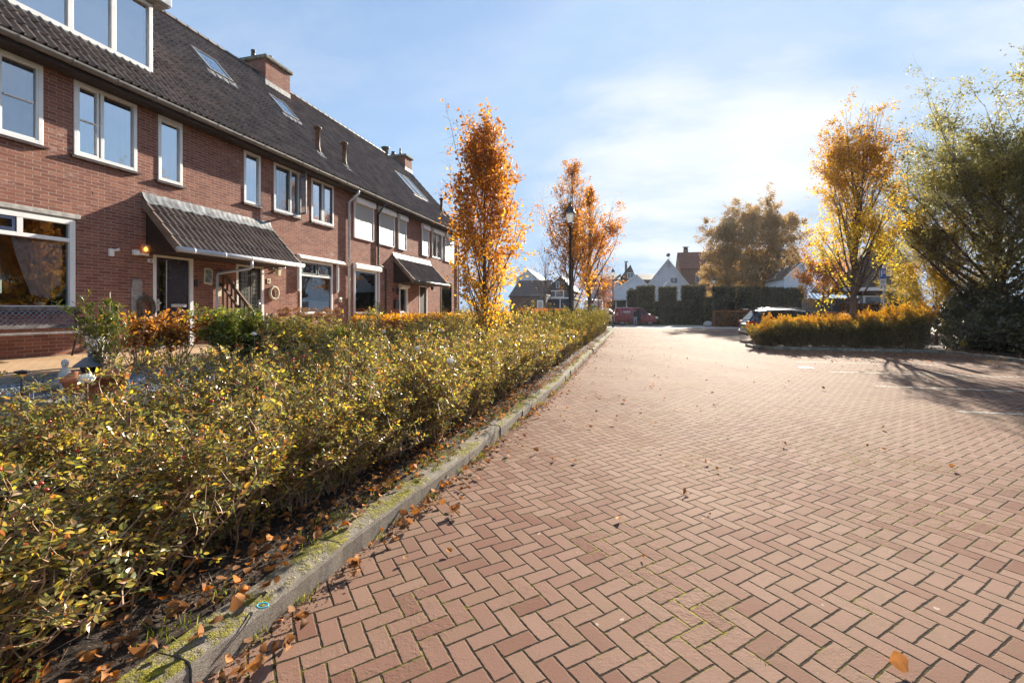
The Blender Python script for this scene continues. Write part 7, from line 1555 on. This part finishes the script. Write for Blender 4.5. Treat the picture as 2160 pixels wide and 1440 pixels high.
far_house('brick gable house with one attic window, between the autumn trees', 1152, 1208, 66, 612, 583, 9, 'brick_grey', 'roof_brown', apex=1183, wins=[(1173, 1180, 593, 607, False), (1154, 1190, 612, 628, True)], barge='roof_grey')
# garages and carport at the left back
Y0 = P((1119+1150)/2, 655, 50).y; A = Vector((XY(1119, Y0), Y0, 0)); B = Vector((XY(1150, Y0), Y0, 0)); t_ = thing('brick_shed', ((A.x+B.x)/2, A.y, 0), 'square brown brick shed with a pale wooden door beside the dark garages', 'shed')
MB().box(A.x, B.x, A.y, A.y+3, 0, ZP(623, 50)).build('wall', M['brick_grey'], t_); MB().box(A.x-.06, B.x+.06, A.y-.06, A.y+3, ZP(623, 50), ZP(623, 50)+.12).build('roof_edge', M['wood_grey'], t_)
a, b = XY(1133, Y0), XY(1146, Y0); MB().box(a, b, A.y-.05, A.y-.001, 0, ZP(633, 50)).build('door_frame', M['white_paint'], t_); MB().box(a+.12, b-.12, A.y-.07, A.y-.051, 0, ZP(636, 50)).build('door', M['straw'], t_)
Y0 = P((1150+1208)/2, 655, 52).y; A = Vector((XY(1150, Y0), Y0, 0)); B = Vector((XY(1208, Y0), Y0, 0)); t_ = thing('garage_block', ((A.x+B.x)/2, A.y, 0), 'long dark flat roofed garages with a white edge and a white post', 'garage')
MB().box(A.x, B.x, A.y, A.y+5, 0, ZP(630, 52)).build('wall', M['slate'], t_); MB().box(A.x-.1, B.x+.1, A.y-.3, A.y+5, ZP(630, 52), ZP(629, 52)+.1).build('roof_edge', M['white_paint'], t_); MB().box(XY(1181, Y0), XY(1182.6, Y0), A.y-.12, A.y-.001, 0, ZP(630, 52)).build('post', M['white_paint'], t_)
Y0 = P((1233+1323)/2, 655, 57).y; A = Vector((XY(1233, Y0), Y0, 0)); B = Vector((XY(1323, Y0), Y0, 0)); t_ = thing('carport', ((A.x+B.x)/2, A.y, 0), 'long low carport with a bright corrugated roof edge behind the vans', 'carport')
mb = MB(); zc2 = ZP(634, 57); n = 17
for k_ in range(n):
    xa = A.x+(B.x-A.x)*k_/n; xb = A.x+(B.x-A.x)*(k_+1)/n; mb.prism([(xa, zc2+.16), (xb, zc2+.05), (xb, zc2+.10), (xa, zc2+.22)], 'y', A.y-.3, A.y+4.5)
mb.build('roof', M['white_soft'], t_); MB().box(A.x, B.x, A.y-.2, A.y-.1, zc2-.12, zc2+.02).build('beam', M['wood_brown'], t_); MB().box(A.x, B.x, A.y+3.5, A.y+3.6, 0, zc2).build('back_wall', M['conifer_wall'], t_)
for k_ in range(5): xx = A.x+.1+(B.x-A.x-.2)*k_/4; MB().box(xx-.06, xx+.06, A.y-.16, A.y-.04, 0, zc2-.12).build('post', M['white_soft'], t_)
# satellite dish on the white gable
p_ = P(1410, 542, 73.5); t_ = thing('satellite_dish', (p_.x, p_.y, ZP(565, 73.5)), 'round satellite dish on a mast at the peak of the white gable', 'satellite dish')
MB().tube([(p_.x+.1, p_.y, ZP(568, 73.5)), (p_.x+.1, p_.y, ZP(540, 73.5))], .04, 8).build('mast', M['zinc'], t_)
mb = MB(); mb.tube([(p_.x, p_.y-.05, ZP(538.5, 73.5)), (p_.x-.05, p_.y-.18, ZP(538, 73.5))], [.1, .32], 18); mb.build('dish', M['zinc'], t_)
for q in (555, 561): MB().tube([(p_.x-.35, p_.y, ZP(q, 73.5)), (p_.x+.5, p_.y, ZP(q, 73.5))], .03, 6).build('aerial_rod', M['zinc'], t_)
# dark grey house at the right behind the island
y0 = 38.0; xa = XY(1868, y0); z_ = y0*cs-xa*sn
t_ = thing('gable_house', (xa, y0, 0), 'dark grey house with a big slate gable, white fascia boards and a low white window', 'house')
zf = ZP(612, z_); MB().prism([(XY(1752, y0), zf), (XY(1946, y0), zf-.5), (XY(1924, y0), ZP(556, z_)), (XY(1878, y0), ZP(508, z_)), (XY(1850, y0), ZP(512, z_)), (XY(1770, y0), ZP(590, z_))], 'y', y0, y0+4).build('wall', M['brick_grey'], t_)
MB().box(XY(1760, y0), XY(1950, y0), y0+.35, y0+4, 0, zf-.52).build('lower_wall', M['slate_grey'], t_)
MB().box(XY(1775, y0), XY(1893, y0), y0-.35, y0-.001, ZP(613, z_), ZP(606, z_)).build('fascia', M['white_paint'], t_); MB().box(XY(1881, y0), XY(1925, y0), y0-.55, y0-.2, ZP(622, z_), ZP(617, z_)).build('fascia', M['white_paint'], t_)
def fw(a_, b_, t0, t1, nm='window', mid=None):
    a, b = XY(a_, y0), XY(b_, y0); z1, z0 = ZP(t0, z_), ZP(t1, z_); f_ = .09; yy_ = y0+(.34 if t0 > 615 else 0); mb = MB(); mb.box(a, b, yy_-.08, yy_-.001, z1-f_, z1).box(a, b, yy_-.08, yy_-.001, z0, z0+f_).box(a, a+f_, yy_-.079, yy_-.001, z0+f_, z1-f_).box(b-f_, b, yy_-.079, yy_-.001, z0+f_, z1-f_)
    if mid: c_ = XY(mid, y0); mb.box(c_-.06, c_+.06, yy_-.078, yy_-.001, z0+f_, z1-f_)
    w_ = mb.build(nm, M['white_paint'], t_); MB().box(a+.04, b-.04, yy_-.04, yy_-.002, z0+.04, z1-.04).build('pane', M['far_glass'], w_)
fw(1814, 1865, 623, 648, mid=1827); fw(1863, 1880, 554, 582)
MB().box(XY(1882, y0), XY(1920, y0), y0+.3, y0+.345, 0, ZP(624, z_)).build('door', M['fascia'], t_)
far_house('small white house with an orange tinged roof, left of the round orange tree', 1655, 1702, 52, 585, 555, 8, 'render_white', 'roof_brown', apex=1690, barge=True)

# ------------------------------------------------------------------ thin autumn haze
HZ = 0.00018
mb = MB(); mb.box(-70, 130, -8, 175, -1.2, 26)
hz = mb.build('haze', None); props(hz, kind='stuff')
m_, t, out = newmat('thin_haze'); v_ = t.node('ShaderNodeVolumePrincipled'); v_.inputs['Color'].default_value = (0.93, 0.95, 1, 1); v_.inputs['Density'].default_value = HZ; v_.inputs['Anisotropy'].default_value = 0.35
t.l.new(v_.outputs[0], out.inputs['Volume']); hz.data.materials.clear(); hz.data.materials.append(m_)
SC.cycles.volume_bounces = 0
